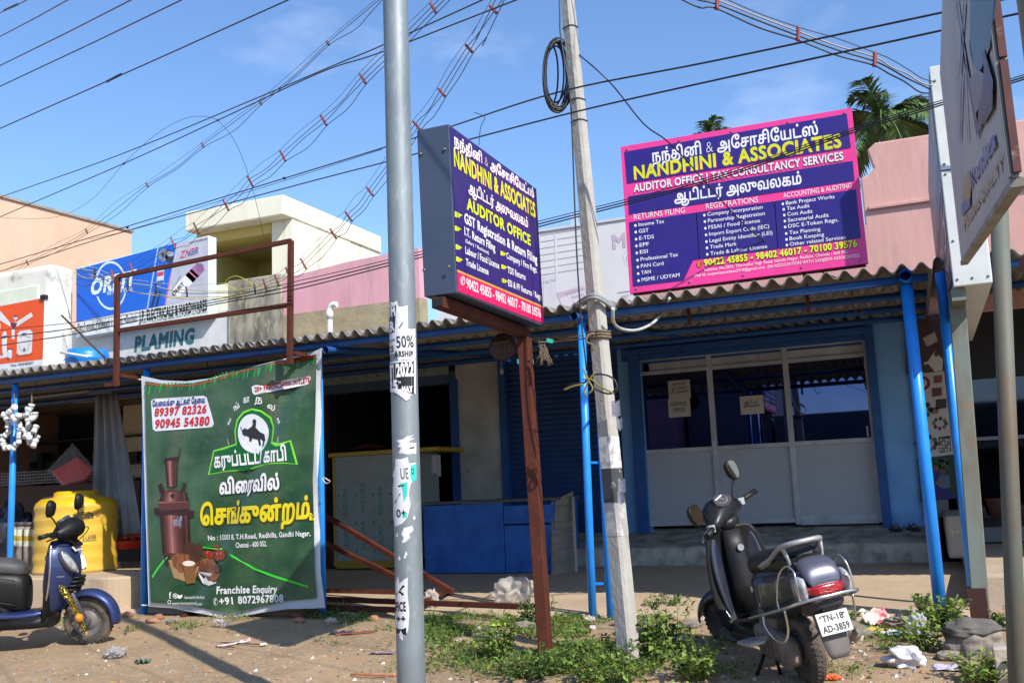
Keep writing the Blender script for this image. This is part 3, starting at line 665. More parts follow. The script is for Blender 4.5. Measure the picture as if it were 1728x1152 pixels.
S.disc((1024, 520), 20, 22, '#8a5f88', 4); S.text('ORBIT', (889, 668), (945, 606), 26, '#20222c', 5, bold=.03); S.line([(880, 640), (925, 560)], .012, '#5a5e72', 3)
S.text('www.orbitcables.com', (970, 399), (1062, 377), 13, '#33384a', 3)
S.text('ZNER', (920, 474), (1015, 448), 34, '#c2334a', 3, bold=.02, shear=.35); S.text('NER', (962, 462), (1015, 448), 24, '#3b7fc4', 4, bold=.02, shear=.3)
S.text('ஜேபி எலக்ட்ரிக்கல்ஸ் & ஹார்டுவேர்ஸ்', (398, 850), (700, 797), 36, '#15161c', 3, bold=.015); S.text('J.P. ELECTRICALS & HARDWARES', (713, 795), (1060, 736), 50, '#101116', 3, bold=.04)
S.text('73/1/2003, T.H. Road, Gandhi Nagar, Redhills, Chennai - 600 052.  Mob.: 98401 20762', (713, 809), (1060, 750), 11, '#2a2c36', 3)
S.build('printed_face', os_)

# ---------------------------------------------------------------- orange appliance sign
YR = 8.85
trc, brc = at(76, 501, Y=YR), at(72, 629, Y=YR); xl_ = at(-220, 520, Y=YR).x
ra = thing('signboard', 'orange fan and heater signboard with a white side panel, standing on the awning', 'signboard', ((xl_+trc.x)/2, YR, brc.z))
ztl = at(-220, 535, Y=YR).z
yd = at(104, 505, X=trc.x).y
q = MB(); q.bx(xl_, trc.x, YR, yd, brc.z-.04, trc.z); q.build('box', m_tin, ra, bevel=.006)
q = MB()
for z in (trc.z, brc.z): q.bx(trc.x-.05, trc.x+.02, YR-.03, YR+.03, z-.025, z+.025)
q.build('corner_cap', m_black, ra)
S = Print((0, YR, 0), (1, 0, 0), (0, 0, 1), crop=(0, 480, 5.238))
ORG = '#e0510c'
S.poly([(-1100, 400), (392, 118), (379, 660), (-1100, 830)], ORG, 0); S.poly([(-1100, 832), (379, 662), (376, 765), (-1100, 925)], '#d7d9da', 0)
LG, DG = '#d9d6d6', '#8d8a90'
S.poly([(100, 345), (0, 228), (-60, 250), (-40, 290), (92, 372)], LG, 1); S.poly([(135, 340), (278, 246), (293, 280), (150, 372)], LG, 1); S.poly([(106, 395), (132, 395), (130, 485), (106, 482)], LG, 1)
S.poly([(92, 340), (158, 340), (122, 402)], '#5a2a3c', 2); S.disc((140, 293), 17, 20, LG, 2); S.disc((140, 280), 17, 8, '#5b3c3c', 3); S.line([(138, 310), (134, 338)], .01, LG, 2)
S.puv([[S.uv(p) for p in [(155, 440), (175, 412), (265, 398), (290, 420), (284, 590), (268, 610), (172, 625), (150, 605)]]], LG, 1); S.line([(172, 470), (215, 450), (275, 470)], .008, DG, 2); S.line([(170, 520), (178, 570), (215, 595), (250, 572), (268, 510)], .008, DG, 2); S.disc((217, 573), 9, 14, '#5a3a35', 3); S.poly([(195, 440), (235, 436), (237, 428), (197, 431)], '#49484f', 3)
S.poly([(130, 630), (290, 610), (288, 622), (150, 640)], '#b34309', 1)
S.poly([(25, 430), (40, 415), (58, 425), (66, 470), (60, 540), (66, 640), (0, 655), (5, 625), (25, 610), (20, 500)], LG, 1); S.line([(22, 468), (64, 460)], .03, '#4d4a50', 2); S.disc((22, 618), 7, 11, '#7e2b2b', 3); S.disc((46, 425), 12, 10, '#efeeee', 2)
S.disc((88, 612), 22, 45, LG, 1); S.disc((92, 578), 20, 16, '#4d4a50', 2); S.disc((92, 588), 17, 12, '#efeeee', 3); S.disc((75, 655), 14, 10, '#5a4a48', 2)
S.disc((-8, 370), 18, 38, '#e8b08c', 1)
S.text('Mob.: 9043485857', (97, 729), (300, 703), 24, '#2b2c33', 2, bold=.015); S.text('Customer Care : 1800 102 5857', (97, 767), (350, 738), 23, '#55565d', 2); S.text('மொபைல்ஸ் வேல்ட்', (-90, 790), (76, 768), 28, '#4a3030', 2, bold=.01)
S.build('printed_face', ra)

# ---------------------------------------------------------------- pale milk board behind the concrete pole
YM = 11.6
a, b, c = at(736, 436, Y=YM), at(1066, 369, Y=YM), at(736, 560, Y=YM)
mk = thing('signboard', 'sun-bleached white milk signboard behind the leaning concrete pole', 'signboard', (a.x, YM, c.z))
q = MB(); q.bx(a.x, b.x, YM, YM+.06, 3.2, at(912, 392, Y=YM).z); q.build('panel', mat('bleached vinyl', (.63, .62, .61), .5, col2=(.57, .55, .55), scale=1.5), mk)
q = MB(); zz = at(912, 392, Y=YM).z; q.bx(a.x-.03, b.x+.03, YM-.02, YM+.06, zz+.002, zz+.035)
for px in (965, 969, 974): p = at(px, 380, Y=YM+.03); q.bx(p.x-.006, p.x+.006, YM+.02, YM+.032, zz+.03, zz+.2)
q.build('frame', mat('white frame', (.55, .56, .57), .5), mk)
S = Print((0, YM, 0), (1, 0, 0), (0, 0, 1), crop=(900, 360, 5.185))
FP, FG = '#c3abbd', '#a9a0a8'
S.text('Milk', (697, 310), (1000, 262), 120, '#b9a6b6', 2, bold=.03)
S.poly([(205, 700), (430, 632), (505, 718), (265, 850)], '#c5aebd', 1); S.poly([(225, 745), (440, 665), (480, 722), (270, 840)], '#cfc6cb', 2); S.text('Milky', (290, 722), (455, 665), 26, FG, 3, bold=.02); S.text('Paneer', (340, 752), (455, 712), 26, FG, 3, bold=.02)
S.poly([(90, 550), (185, 540), (205, 570), (208, 850), (90, 890)], '#cfc9cc', 1); S.text('Milk Nut', (95, 625), (200, 590), 30, FG, 2)
S.line([(270, 850), (515, 760), (510, 795), (260, 890)], .012, FG, 2); S.line([(740, 695), (930, 665)], .01, FG, 2); S.text('MILK NUT', (775, 745), (920, 700), 26, FG, 2)
S.disc((850, 390), 36, 32, FG, 2, hole=.88); S.disc((850, 385), 62, 72, '#bdb4ba', 2, hole=.96)
for k in range(7): S.poly([(60+k*0, 190+k*58), (440, 130+k*58), (440, 136+k*58), (60, 196+k*58)], '#b5a8b0', 1)
S.poly([(186, 180), (206, 178), (220, 690), (202, 700)], '#d8d6d8', 2)
S.build('printed_face', mk)

# ---------------------------------------------------------------- green banner between two blue posts
YB = 8.44
tl_, tr_, br_, bl_ = [at(*p, Y=YB) for p in ((238, 634), (544, 589), (548, 1022), (249, 1024))]
bn = thing('banner', 'green coffee shop banner with a copper boiler, lashed between two blue awning posts', 'banner', ((bl_.x+br_.x)/2, YB, bl_.z))
def bsh(u, v):                                   # billow and creases of the vinyl (metres towards the road)
    s_ = (u-tl_.x)/(tr_.x-tl_.x); t_ = (v-bl_.z)/(tl_.z-bl_.z)
    d = .05*sin(pi*min(1, max(0, s_)))*(.4+.6*t_)
    k = (s_ - .98) + (1-t_)*.62                  # creases running down-left from the upper right corner
    d += .032*sin(k*19)*max(0, min(1, 1.15-abs(k)*3.0)) + .010*sin(k*40+1)*max(0, 1-abs(k+.05)*4)
    d += .012*sin(s_*9+t_*2) + .008*noise.noise((u*2.2, v*2.2, 4)) + .03*max(0, s_-.9)/.1*sin(t_*13)
    return d
fnB = lambda u, v, h: V((u, YB-.05-bsh(u, v)-h, v))
m_green = mat('green banner vinyl', (.014, .058, .027), .34, col2=(.06, .13, .058), scale=1.6, lo=.40, hi=.68, col3=(.16, .16, .11), scale3=1.1, lo3=.54, hi3=.78, bump=.25, bscale=5)
m_vin = mat('white banner vinyl', (.62, .62, .64), .4)
S = Print((0, YB-.05, 0), (1, 0, 0), (0, 0, 1), crop=(230, 570, 2.3514), fn=fnB, lift=0.003, step=.003); S.steiner = .05
outer = [(18, 150), (100, 168), (200, 172), (300, 160), (400, 135), (500, 108), (600, 80), (700, 52), (738, 40), (728, 300), (716, 560), (722, 760), (735, 930), (748, 1070), (690, 1072), (600, 1074), (500, 1088), (400, 1106), (330, 1108), (250, 1090), (150, 1072), (50, 1064), (40, 800), (28, 450)]
inner = [(40, 172), (130, 185), (230, 180), (330, 160), (430, 128), (560, 95), (720, 66), (712, 300), (702, 560), (706, 760), (716, 930), (722, 1030), (600, 1040), (500, 1062), (420, 1082), (345, 1085), (250, 1066), (150, 1052), (66, 1046), (56, 800), (46, 450)]
S.poly(outer, m_vin, -7); cloth = S.mb.build('vinyl_sheet', S.mats, bn, solid=.002); S.mb, S.mats = MB(), []
S.poly(inner, m_green, 1)
# garland printed along the top
S.line([(40, 183), (130, 190), (230, 188), (330, 168), (430, 136), (560, 105), (718, 73)], .016, '#b34a14', 2)
for k in range(46):
    x = 44+k*14.8; y = 190 - max(0, (x-180))*.21 + 8*sin(x*.03) ; S.poly([(x, y-6), (x+6, y-7), (x+3-5, y+26+8*sin(k*1.7)), (x-5, y+22)], ('#1f8f3c', '#2aa84a', '#0e6a2a')[k % 3], 2)
# text box of phone numbers
S.puv([[S.uv(p) for p in [(66, 250), (78, 242), (275, 230), (290, 236), (320, 340), (312, 354), (85, 370), (74, 362)]]], '#dcdfe4', 2)
S.text('வேலைக்கு ஆட்கள் தேவை', (72, 274), (284, 258), 22, '#1a2a78', 3, bold=.03); S.text('89397 82326', (80, 311), (290, 298), 30, '#c3202c', 3, bold=.045, shear=.08); S.text('90945 54380', (82, 358), (302, 345), 32, '#c3202c', 3, bold=.045, shear=.08)
S.puv([[S.uv(p) for p in [(475, 196), (486, 190), (688, 152), (697, 158), (690, 180), (682, 186), (486, 228), (478, 220)]]], '#e3e3e3', 2); S.text('20+ FRANCHISE OUTLETS', (488, 216), (694, 175), 19, '#b31e28', 3, bold=.04)
S.steiner = .05
# emblem: arch, ribbon, bull and rider
S.poly([(408, 420), (405, 370), (415, 325), (440, 293), (475, 280), (510, 288), (540, 315), (553, 355), (552, 414), (626, 406), (646, 502), (294, 543), (316, 446)], '#7fd63a', 2)
S.poly([(414, 424), (411, 370), (421, 328), (444, 300), (475, 287), (507, 295), (534, 319), (547, 357), (546, 420), (621, 412), (639, 498), (302, 537), (321, 451)], '#08602f', 3)
S.disc((475, 380), 56, 77, '#dcdfe2', 4, 40)
S.steiner = .06
S.poly([(437, 368), (447, 358), (458, 364), (474, 352), (480, 336), (490, 340), (487, 356), (500, 374), (514, 382), (518, 402), (512, 428), (506, 427), (508, 408), (498, 400), (500, 424), (494, 430), (490, 404), (472, 398), (468, 412), (462, 410), (462, 394), (452, 388), (446, 390), (438, 380)], '#2c2f33', 5); S.disc((484, 332), 7, 9, '#2c2f33', 5, 12); S.line([(437, 368), (432, 352)], .008, '#2c2f33', 5)
S.text('கருப்பட்டி காபி', (322, 514), (610, 484), 50, WHT, 5, bold=.03)
cx_, cy_ = 478, 392                              # letters set round the arch
for ch_, an in zip(['சு', 'வ', 'ங்', 'கா', 'ந', 'ல்', 'லூ', 'ர்'], [-98, -66, -38, -13, 13, 38, 64, 96]):
    a_ = radians(an); rx_, ry_ = 98, 138; px_, py_ = cx_+rx_*sin(a_), cy_-ry_*cos(a_); tx, ty = cos(a_), sin(a_)*1.0
    S.text(ch_, (px_-13*tx, py_-13*ty), (px_+13*tx, py_+13*ty), 25, WHT, 3, bold=.02)
for lay, dx, dy, c in ((3, 3, 4, '#0a3a1c'), (4, 0, 0, WHT)): S.text('விரைவில்', (340+dx, 618+dy), (580+dx, 598+dy), 52, c, lay, bold=.04, shear=.1)
for lay, dx, dy, c in ((3, 4, 5, '#4b3c08'), (4, 0, 0, '#e2cf1c')): S.text('செங்குன்றம்', (262+dx, 740+dy), (690+dx, 712+dy), 70, c, lay, bold=.04, shear=.08)
S.text('உ', (690, 722), (712, 718), 34, '#e2cf1c', 4, bold=.02)
S.text('No : 1/2003 B, T.H.Road, Redhills, Gandhi Nagar,', (288, 802), (695, 783), 19, WHT, 3, bold=.02); S.text('Chennai - 600 052.', (410, 830), (525, 824), 20, WHT, 3, bold=.015)
S.lineuv([S.uv(p) for p in [(70, 948), (95, 910), (130, 868), (190, 838), (260, 826), (340, 835), (395, 864), (470, 912), (560, 945), (690, 984)]], .022, '#3fd23c', 2)
S.text('Franchise Enquiry', (330, 1012), (567, 1008), 28, WHT, 3, bold=.03, shear=.08); S.text('+91 8072967808', (340, 1056), (592, 1044), 28, WHT, 3, bold=.03); S.text('✆', (318, 1056), (334, 1055), 24, WHT, 3)
S.text('f', (140, 1030), (148, 1030), 24, WHT, 3, bold=.04); S.disc((163, 1021), 9, 10, WHT, 3, hole=.7); S.disc((163, 1021), 3.5, 4, WHT, 3); S.poly([(172, 1016), (180, 1020), (187, 1015), (186, 1027), (178, 1033), (171, 1030)], WHT, 3)
S.text('/karupatticoffeeofficial', (192, 1034), (280, 1032), 12, WHT, 3, shear=.15); S.disc((140, 1045), 7, 8, WHT, 3, hole=.7); S.text('www.karupatticoffee.com', (150, 1056), (272, 1058), 12, WHT, 3, shear=.1)
# copper boiler
CO, CD, CL = '#5a2a26', '#331614', '#96605a'
def boil(pts, c, l): S.poly(pts, c, l)
def cyl_(x0, x1, y0, X0, X1, Y0, l, n=12):        # printed shading of the copper cylinder, bright left of centre
    ramp = ('#2c1210', '#4a211d', '#6a3731', '#8c544b', '#a77468', '#8a4f46', '#6d3a33', '#5a2c27', '#4b231f', '#3d1b18', '#5b3029', '#2a110f')
    for i in range(n):
        a, b = i/n, (i+1)/n; S.poly([(x0+(x1-x0)*a, y0), (x0+(x1-x0)*b+.6, y0-.5), (X0+(X1-X0)*b+.6, Y0-.5), (X0+(X1-X0)*a, Y0)], ramp[i], l)
cyl_(124, 171, 488, 133, 170, 590, 4.5); cyl_(104, 222, 700, 116, 226, 852, 4.5); cyl_(113, 208, 612, 100, 220, 648, 4.6)
boil([(122, 480), (172, 474), (170, 590), (134, 592)], CO, 3); boil([(118, 478), (174, 470), (174, 490), (122, 494)], CD, 4); boil([(130, 560), (172, 556), (172, 570), (132, 574)], CD, 4); boil([(145, 495), (158, 493), (158, 585), (147, 588)], CL, 4)
boil([(98, 650), (112, 612), (150, 596), (190, 610), (220, 650), (222, 690), (98, 690)], CO, 3); boil([(100, 684), (222, 676), (224, 696), (102, 704)], CD, 5); boil([(102, 640), (216, 634), (220, 650), (99, 656)], CL, 4)
boil([(104, 696), (222, 690), (226, 850), (150, 862), (116, 858)], CO, 3); boil([(118, 700), (138, 698), (140, 850), (124, 852)], CD, 4); boil([(196, 692), (220, 690), (224, 845), (200, 850)], CD, 4); boil([(160, 698), (178, 697), (182, 856), (162, 858)], '#7c4640', 4)
boil([(96, 580), (110, 576), (122, 606), (106, 616)], CD, 4); boil([(196, 572), (208, 578), (200, 616), (184, 608)], CD, 4); boil([(80, 672), (104, 676), (104, 704), (84, 698)], CD, 4); boil([(220, 684), (242, 682), (240, 712), (222, 712)], CD, 4); S.disc((155, 625), 9, 10, CD, 5)
S.text('ஸ்ரீ', (158, 745), (194, 742), 30, '#8f9bb8', 5, bold=.02); boil([(118, 858), (148, 862), (136, 905), (122, 900)], CD, 2); boil([(172, 478), (184, 430), (187, 432), (178, 480)], '#24301f', 4)
# sweets, tumbler and bowls
rnd = random.Random(3)
S.poly([(138, 880), (200, 870), (262, 890), (245, 945), (200, 965), (160, 950)], '#a8855c', 3)
for k in range(12): S.disc((155+rnd.random()*90, 862+rnd.random()*50), 16+rnd.random()*10, 18+rnd.random()*9, ('#7a4426', '#5f321c', '#8d5530')[k % 3], 4+(k % 2)*.4, 12)
for x, y in ((222, 832), (252, 840), (240, 862)): S.disc((x, y), 20, 26, '#4e2b1c', 5, 16)
for x, y in ((318, 838), (290, 858), (330, 862), (350, 858)): S.disc((x, y), 18, 20, '#8e2f17', 5.5, 18); S.disc((x-4, y-7), 5, 5, '#d0714a', 6.2, 10)
S.poly([(196, 890), (242, 888), (236, 970), (206, 974)], '#7d5632', 6.6); S.disc((219, 892), 22, 11, '#e7dcc8', 7.2)
S.poly([(244, 925), (344, 935), (330, 970), (300, 980), (265, 972)], '#d9d6cf', 5.4)
for k in range(16): S.disc((255+rnd.random()*78, 890+rnd.random()*55), 14+rnd.random()*8, 13+rnd.random()*8, ('#6d3f24', '#87532f', '#54301b')[k % 3], 6.6+(k % 2)*.5, 12)
S.build('printed_face', bn)
q = MB(); q.tube(catmull([at(546, 805, Y=8.38), at(551, 808, Y=8.34), at(557, 812, Y=8.38), at(550, 815, Y=8.40), at(543, 806, Y=8.46)], 6), .006, 6)
for p in ((240, 640), (545, 590), (246, 1020)): a = at(*p, Y=8.46); q.ring(a, .045, .005, (0, 0, 1), 14, 5)
q.build('tie_wire', mat('white cord', (.6, .6, .6), .7), bn)

# ---------------------------------------------------------------- brown sign frame hooked on the awning, no panel in it
YF = 8.2
c = [at(*p, Y=YF) for p in ((198, 467), (491, 406), (490, 514), (197, 558), (196, 652), (489, 615))]
fr_ = thing('sign_frame', 'empty brown steel sign frame fixed to the awning edge above the green banner', 'frame', tuple(c[4]))
for i, (a, b) in enumerate(((c[0], c[4]), (c[1], c[5]), (c[0], c[1]), (c[3], c[2]))):
    off = V((0, .0, 0)) if i < 2 else V((0, .004, 0)); q = MB(); q.bar(a+off, b+off, .050 if i < 2 else .044); q.build('bar', m_steel, fr_, bevel=.003)
for p in (c[4], c[5]): q = MB(); q.bar(p+V((.03, 0, .03)), p+V((-.17, .02, .03)), .04); q.bar(p+V((.03, .03, .12)), p+V((.03, .4, .12)), .035); q.build('foot', m_steel, fr_)
q = MB(); q.bar(at(104, 532, Y=10.4), at(186, 612, Y=8.5), .02); tag(q.build('brace_rod', mat('rusty wire', (.09, .06, .045), .8), loc=at(186, 612, Y=8.5)), 'thin rusty brace rod slanting down to the awning beside the orange signboard', 'rod')

# ---------------------------------------------------------------- white lightbox and the photo sign at the right
LX = at(1609, 484, Y=8.1).x; yn = 8.1
nb_, nt_ = at(1609, 484, X=LX), at(1572, 112, Y=yn); fb_ = at(1590, 531, X=LX); yfr = fb_.y
wb = thing('lightbox', 'tall white tin lightbox on a rusty square post right of the pink signboard', 'signboard', tuple(ground_at(1655, 1052)))
wd = at(1675, 471, Y=yn).x-LX
q = MB(); q.bx(LX, LX+wd, yn, yfr, nb_.z, nt_.z); q.build('box', m_tin, wb, bevel=.008)
zm = at(1612, 285, Y=yn).z; q = MB(); q.bx(LX-.004, LX+wd+.004, yn-.004, yn-.001, zm-.004, zm+.004); q.build('seam', m_black, wb)
screws(wb, [((LX+wd*k, yn, nb_.z+(nt_.z-nb_.z)*m), (0, -1, 0)) for k in (.12, .5, .9) for m in (.03, .2, .5, .545, .93)], .010)
S = Print((LX, 0, 0), (0, -1, 0), (0, 0, 1), crop=(0, 0, 1))
def sq(a, b, z0, z1, c, l): S.puv([[(-b, z0), (-a, z0), (-a, z1), (-b, z1)]], c, l)
H_ = nt_.z-nb_.z; sq(yn+.03, yfr-.03, nb_.z+.03, nt_.z-.03, '#4c4a5a', 0)
S.puv([[(-(yn+.1), nb_.z+H_*.62), (-(yfr-.2), nb_.z+H_*.5), (-(yfr-.2), nb_.z+H_*.9), (-(yn+.1), nb_.z+H_*.95)]], '#7b6f6a', 1); S.puv([[(-(yn+.15), nb_.z+H_*.74), (-(yn+.7), nb_.z+H_*.70), (-(yn+.6), nb_.z+H_*.93), (-(yn+.2), nb_.z+H_*.93)]], '#b98f56', 2)
def vtext(t_, y0, y1, z, hgt, c):               # text reading towards the road on this face
    vs, fs = text_mesh(t_, .03); xs = [v[0] for v in vs]; k = (y1-y0)/(max(xs)-min(xs))
    S.mb.add([S.fn(-y1+(x-min(xs))*k, z+y*hgt/.69, .006) for x, y in vs], fs, S._m(c))
vtext('STUDIO', yn+.1, yfr-.1, nb_.z+H_*.22, .22, '#a7a5b4'); vtext('PHOTO', yn+.1, yfr-.15, nb_.z+H_*.40, .16, '#a05a5a'); vtext('DIGITAL', yn+.1, yfr-.1, nb_.z+.10, .15, '#a7a5b4')
S.build('printed_face', wb)
gp = ground_at(1655, 1052); tp_ = at(1619, 540, Y=gp.y)
m_post = mat('flaking pale green post paint', (.16, .19, .165), .75, col2=(.15, .125, .085), scale=6, lo=.42, hi=.62, col3=(.30, .13, .05), scale3=5, lo3=.56, hi3=.72, stretch=(1, 1, .35))
q = MB(); q.bar((gp.x, gp.y, -.25), (tp_.x, tp_.y, nb_.z+.02), .12, .12); q.build('post', m_post, wb, bevel=.006)
q = MB(); q.bx(tp_.x-.05, tp_.x+.05, yn+.05, yfr-.05, nb_.z-.10, nb_.z-.003); q.build('bracket', m_post, wb)
q = MB(); q.bar((gp.x, gp.y, -.1), (gp.x-.004, gp.y, .30), .126, .126); q.build('painted_foot', mat('black-red foot paint', (.05, .016, .012), .5), wb)

KX = at(1622, 440, Y=3.6).x; fb2 = at(1622, 440, X=KX); nb2 = at(1707, 300, X=KX); ft2 = at(1592, -60, X=KX)
ks = thing('signboard', 'faded camera film signboard on a rusty round pole at the right edge', 'signboard', tuple(at(1721, 1390, Z=-.12)))
ztopk = ft2.z
m_faded = mat('sun-faded sign face', (.50, .47, .43), .6, col2=(.41, .38, .35), scale=2.0)
zb2 = (fb2.z+nb2.z)/2
q = MB(); q.prism([(nb2.y, nb2.z), (fb2.y, fb2.z), (fb2.y+.0, ztopk), (nb2.y, ztopk)], lambda u, v, h: V((KX+h, u, v)), 0, .015); q.build('panel', m_faded, ks)
bk = MB()                                       # rusted edge seen from the road: brown and bare patches
zc = nb2.z; pat = [.20, .20, .08, .3, .2, .25, .2, .3, .3, .3]; k_ = 0
for i, hh in enumerate(pat):
    if zc > ztopk: break
    bk.bx(KX+.003, KX+.015, nb2.y-.012, nb2.y-.002, zc+.006, min(ztopk, zc+hh), 0 if i % 3 != 2 else 1); zc += hh
bk.build('edge_strip', [mat('rusted brown edge', (.16, .06, .05), .8, col2=(.09, .035, .03), scale=9, col3=(.4, .33, .3), scale3=14), mat('yellowed enamel', (.62, .52, .32), .6, col2=(.5, .33, .14), scale=6)], ks)
q = MB(); q.bx(KX-.004, KX+.0, nb2.y-.008, nb2.y+.006, nb2.z, ztopk); q.bar((KX+.008, nb2.y, nb2.z-.009), (KX+.008, fb2.y, fb2.z-.009), .022, .014); q.build('trim', mat('tarnished trim', (.30, .31, .25), .6, col2=(.18, .12, .07), scale=6), ks)
S = Print((KX, 0, 0), (0, -1, 0), (0, 0, 1), crop=(1400, 0, 1.9207))
S.text('Konica', (466, 612), (548, 470), 58, '#4f6f9d', 2, bold=.03); S.text('Photo', (440, 750), (492, 665), 40, '#b39a55', 2, bold=.03); S.text('QUALITY', (494, 660), (570, 545), 40, '#b39a55', 2, bold=.03)
S.puv([[S.uv(p) for p in [(436, 640), (445, 570), (458, 552), (463, 600), (460, 670), (440, 690)]]], '#b5963c', 1); S.poly([(432, 660), (462, 640), (462, 668), (434, 702)], '#5a7398', 2)
S.crop = (1550, 0, 4.803)
S.poly([(300, 0), (440, 0), (430, 300), (500, 560), (560, 380), (640, 130), (660, 0), (440, -40)], '#47525a', 1)
S.poly([(440, 0), (640, 0), (600, 380), (500, 620), (430, 420)], '#5b6e74', 1.5)
for a, b, w_ in (((330, 0), (400, 560), .05), ((390, 30), (350, 620), .03), ((380, 400), (500, 1100), .07), ((372, 600), (352, 1150), .03), ((330, 500), (345, 1060), .015), ((300, 0), (320, 170), .02), ((430, 330), (480, 640), .02), ((390, 620), (420, 1150), .03)): S.line([a, b], w_*.6, '#3d3f45', 2.2)
S.poly([(430, 640), (510, 560), (560, 600), (520, 860), (480, 930)], '#827568', 2.6)
for k in range(9): a = 540+k*9; S.poly([(a, 420+k*22), (a+25, 400+k*30), (600+k*4, 640+k*30), (520+k*4, 900+k*14), (560, 560)], ('#3b3e44', '#474a50')[k % 2], 3+k*.05)
S.poly([(520, 820), (640, 700), (620, 800), (500, 1110)], '#43474c', 3.6)
S.build('printed_face', ks)
kp = at(1721, 1390, Z=-.12); kt = at(1691, 380, Y=kp.y)
q = MB(); q.tube([(kp.x, kp.y, -.3), (kp.x*.5+kt.x*.5, kp.y, 1), (kt.x, kp.y, kt.z+.12)], .034, 20); q.build('post', mat('rust-bloomed pale green pole', (.10, .115, .095), .65, col2=(.11, .075, .04), scale=3.5, lo=.40, hi=.62, col3=(.20, .10, .05), scale3=7, lo3=.60, hi3=.74, stretch=(1, 1, .5)), ks)
q = MB(); q.bar((kt.x+.0, nb2.y+.05, nb2.z-.045), (kt.x+.0, fb2.y-.03, fb2.z-.05), .055, .04); q.build('bracket', m_steel, ks)
# black panel beyond it: the dark of a backlit sign back, put into its colour
a = at(1712, 0, Y=2.6); b = at(1726, 370, Y=2.6)
q = MB(); q.bx(a.x+.005, a.x+.16, 2.56, 2.61, b.z, at(1720, -25, Y=2.56).z); bo = thing('sign_back', 'black panel standing in for a backlit sign back, cut off by the right edge of the photo', 'sign_back', (a.x+.1, 2.6, -.1)); q.build('panel', m_black, bo)
q = MB(); q.tube([(a.x+.13, 2.64, -.3), (a.x+.13, 2.64, b.z+.3)], .025, 12); q.build('post', m_post, bo)

# ---------------------------------------------------------------- notices taped inside the office panes
m_paper = mat('yellowing paper', (.50, .46, .42), .85, col2=(.44, .40, .37), scale=5)
def notice(px0, py0, px1, py1, lines, label):
    a, b = at(px0, py0, Y=YG-.012), at(px1, py1, Y=YG-.012)
    t = thing('paper_notice', label, 'notice', ((a.x+b.x)/2, YG-.012, b.z))
    MB().bx(a.x, b.x, YG-.0135, YG-.011, b.z, a.z).build('sheet', m_paper, t)
    S = Print((0, YG-.0135, 0), (1, 0, 0), (0, 0, 1), lift=.001, step=.0004)
    for s_, p0, p1, cp in lines: S.text(s_, p0, p1, cp, '#2a2626', 1, bold=.02)
    S.build('lettering', t)
notice(1127, 643, 1166, 671, [('கம்பெனி', (1134, 650), (1156, 648), 4), ('ஆடிட்டர் வருமான', (1133, 657), (1159, 655), 4), ('வரி & ஆலோசகர்', (1131, 664), (1162, 661), 4)], 'upper of two paper notices taped to the left office pane, in Tamil')
notice(1127, 674, 1166, 702, [('AUDITOR', (1132, 685), (1159, 683), 6), ('OFFICE', (1136, 695), (1156, 693), 6)], 'lower paper notice on the left office pane, reading AUDITOR OFFICE')
notice(1248, 669, 1290, 697, [('ஆடிட்டர்', (1256, 681), (1279, 679), 5), ('அலுவலகம்', (1254, 687), (1282, 685), 4)], 'paper notice taped to the middle office pane')

# ---------------------------------------------------------------- long poster by the photo shop
YPO = YW-.10
a, b = at(1527, 556, Y=YPO), at(1601, 868, Y=YPO)
po = thing('poster', 'tall photo gifts poster with a couple, between the pale blue pilaster and photo shop', 'poster', ((a.x+b.x)/2, YPO, b.z))
MB().bx(a.x-.01, b.x+.01, YPO, YPO+.03, b.z-.03, 3.3).build('backing', mat('poster backing board', (.16, .15, .15), .8), po)
S = Print((0, YPO, 0), (1, 0, 0), (0, 0, 1), crop=(1400, 560, 1.9459))
S.poly([(245, -40), (362, -60), (378, 128), (252, 140)], '#4a3a3a', 0); S.poly([(305, 20), (345, 0), (355, 30), (320, 48)], '#b5a69c', 1)
S.poly([(320, 100), (345, 62), (372, 90), (370, 126), (345, 130)], '#c8c0bb', 1); S.disc((350, 72), 7, 9, '#5a3a2e', 2); S.line([(310, 105), (345, 92)], .03, '#c8c0bb', 1.5)
S.poly([(262, 140), (376, 128), (406, 402), (290, 414)], '#b9b2ad', 0)
S.disc((303, 168), 28, 24, '#8c1420', 1, 24, hole=.6)
for x, y, r1, c in ((355, 155, 14, '#7c3f38'), (352, 197, 16, '#5b3a34'), (366, 236, 18, '#3c3030'), (345, 258, 12, '#8a5a4c'), (300, 312, 14, '#7e7a80')): S.poly([(x-r1, y-r1*.8), (x+r1, y-r1), (x+r1, y+r1*.7), (x-r1, y+r1)], c, 1)
for k in range(7): S.disc((305+26*cos(k*.9), 255+20*sin(k*.9)), 9, 9, ('#2b2526', '#574a48')[k % 2], 1, 12)
for k in range(8): S.disc((362+20*cos(k*.8), 300+16*sin(k*.8)), 6, 7, ('#3a2b26', '#5d6a3a', '#7b2c2c')[k % 3], 1, 10)
for k in range(10): S.disc((318+32*cos(k*.63), 366+22*sin(k*.63)), 8, 8, ('#2b2526', '#4a4a4c')[k % 2], 1, 12)
S.poly([(357, 345), (396, 340), (399, 392), (360, 396)], '#20201f', 1)
for i in range(4):
    for j in range(4): S.poly([(361+i*9, 350+j*11), (368+i*9, 349+j*11), (369+i*9, 358+j*11), (362+i*9, 359+j*11)], ('#a9a296', '#7e776c', '#c4bcae')[(i+j) % 3], 2)
S.poly([(287, 416), (404, 404), (420, 540), (298, 558)], '#16351a', 0)
for k in range(24): S.disc((292+rnd.random()*112, 418+rnd.random()*60), 8, 7, ('#1f4a22', '#10280f', '#2d5c2a')[k % 3], .5, 8)
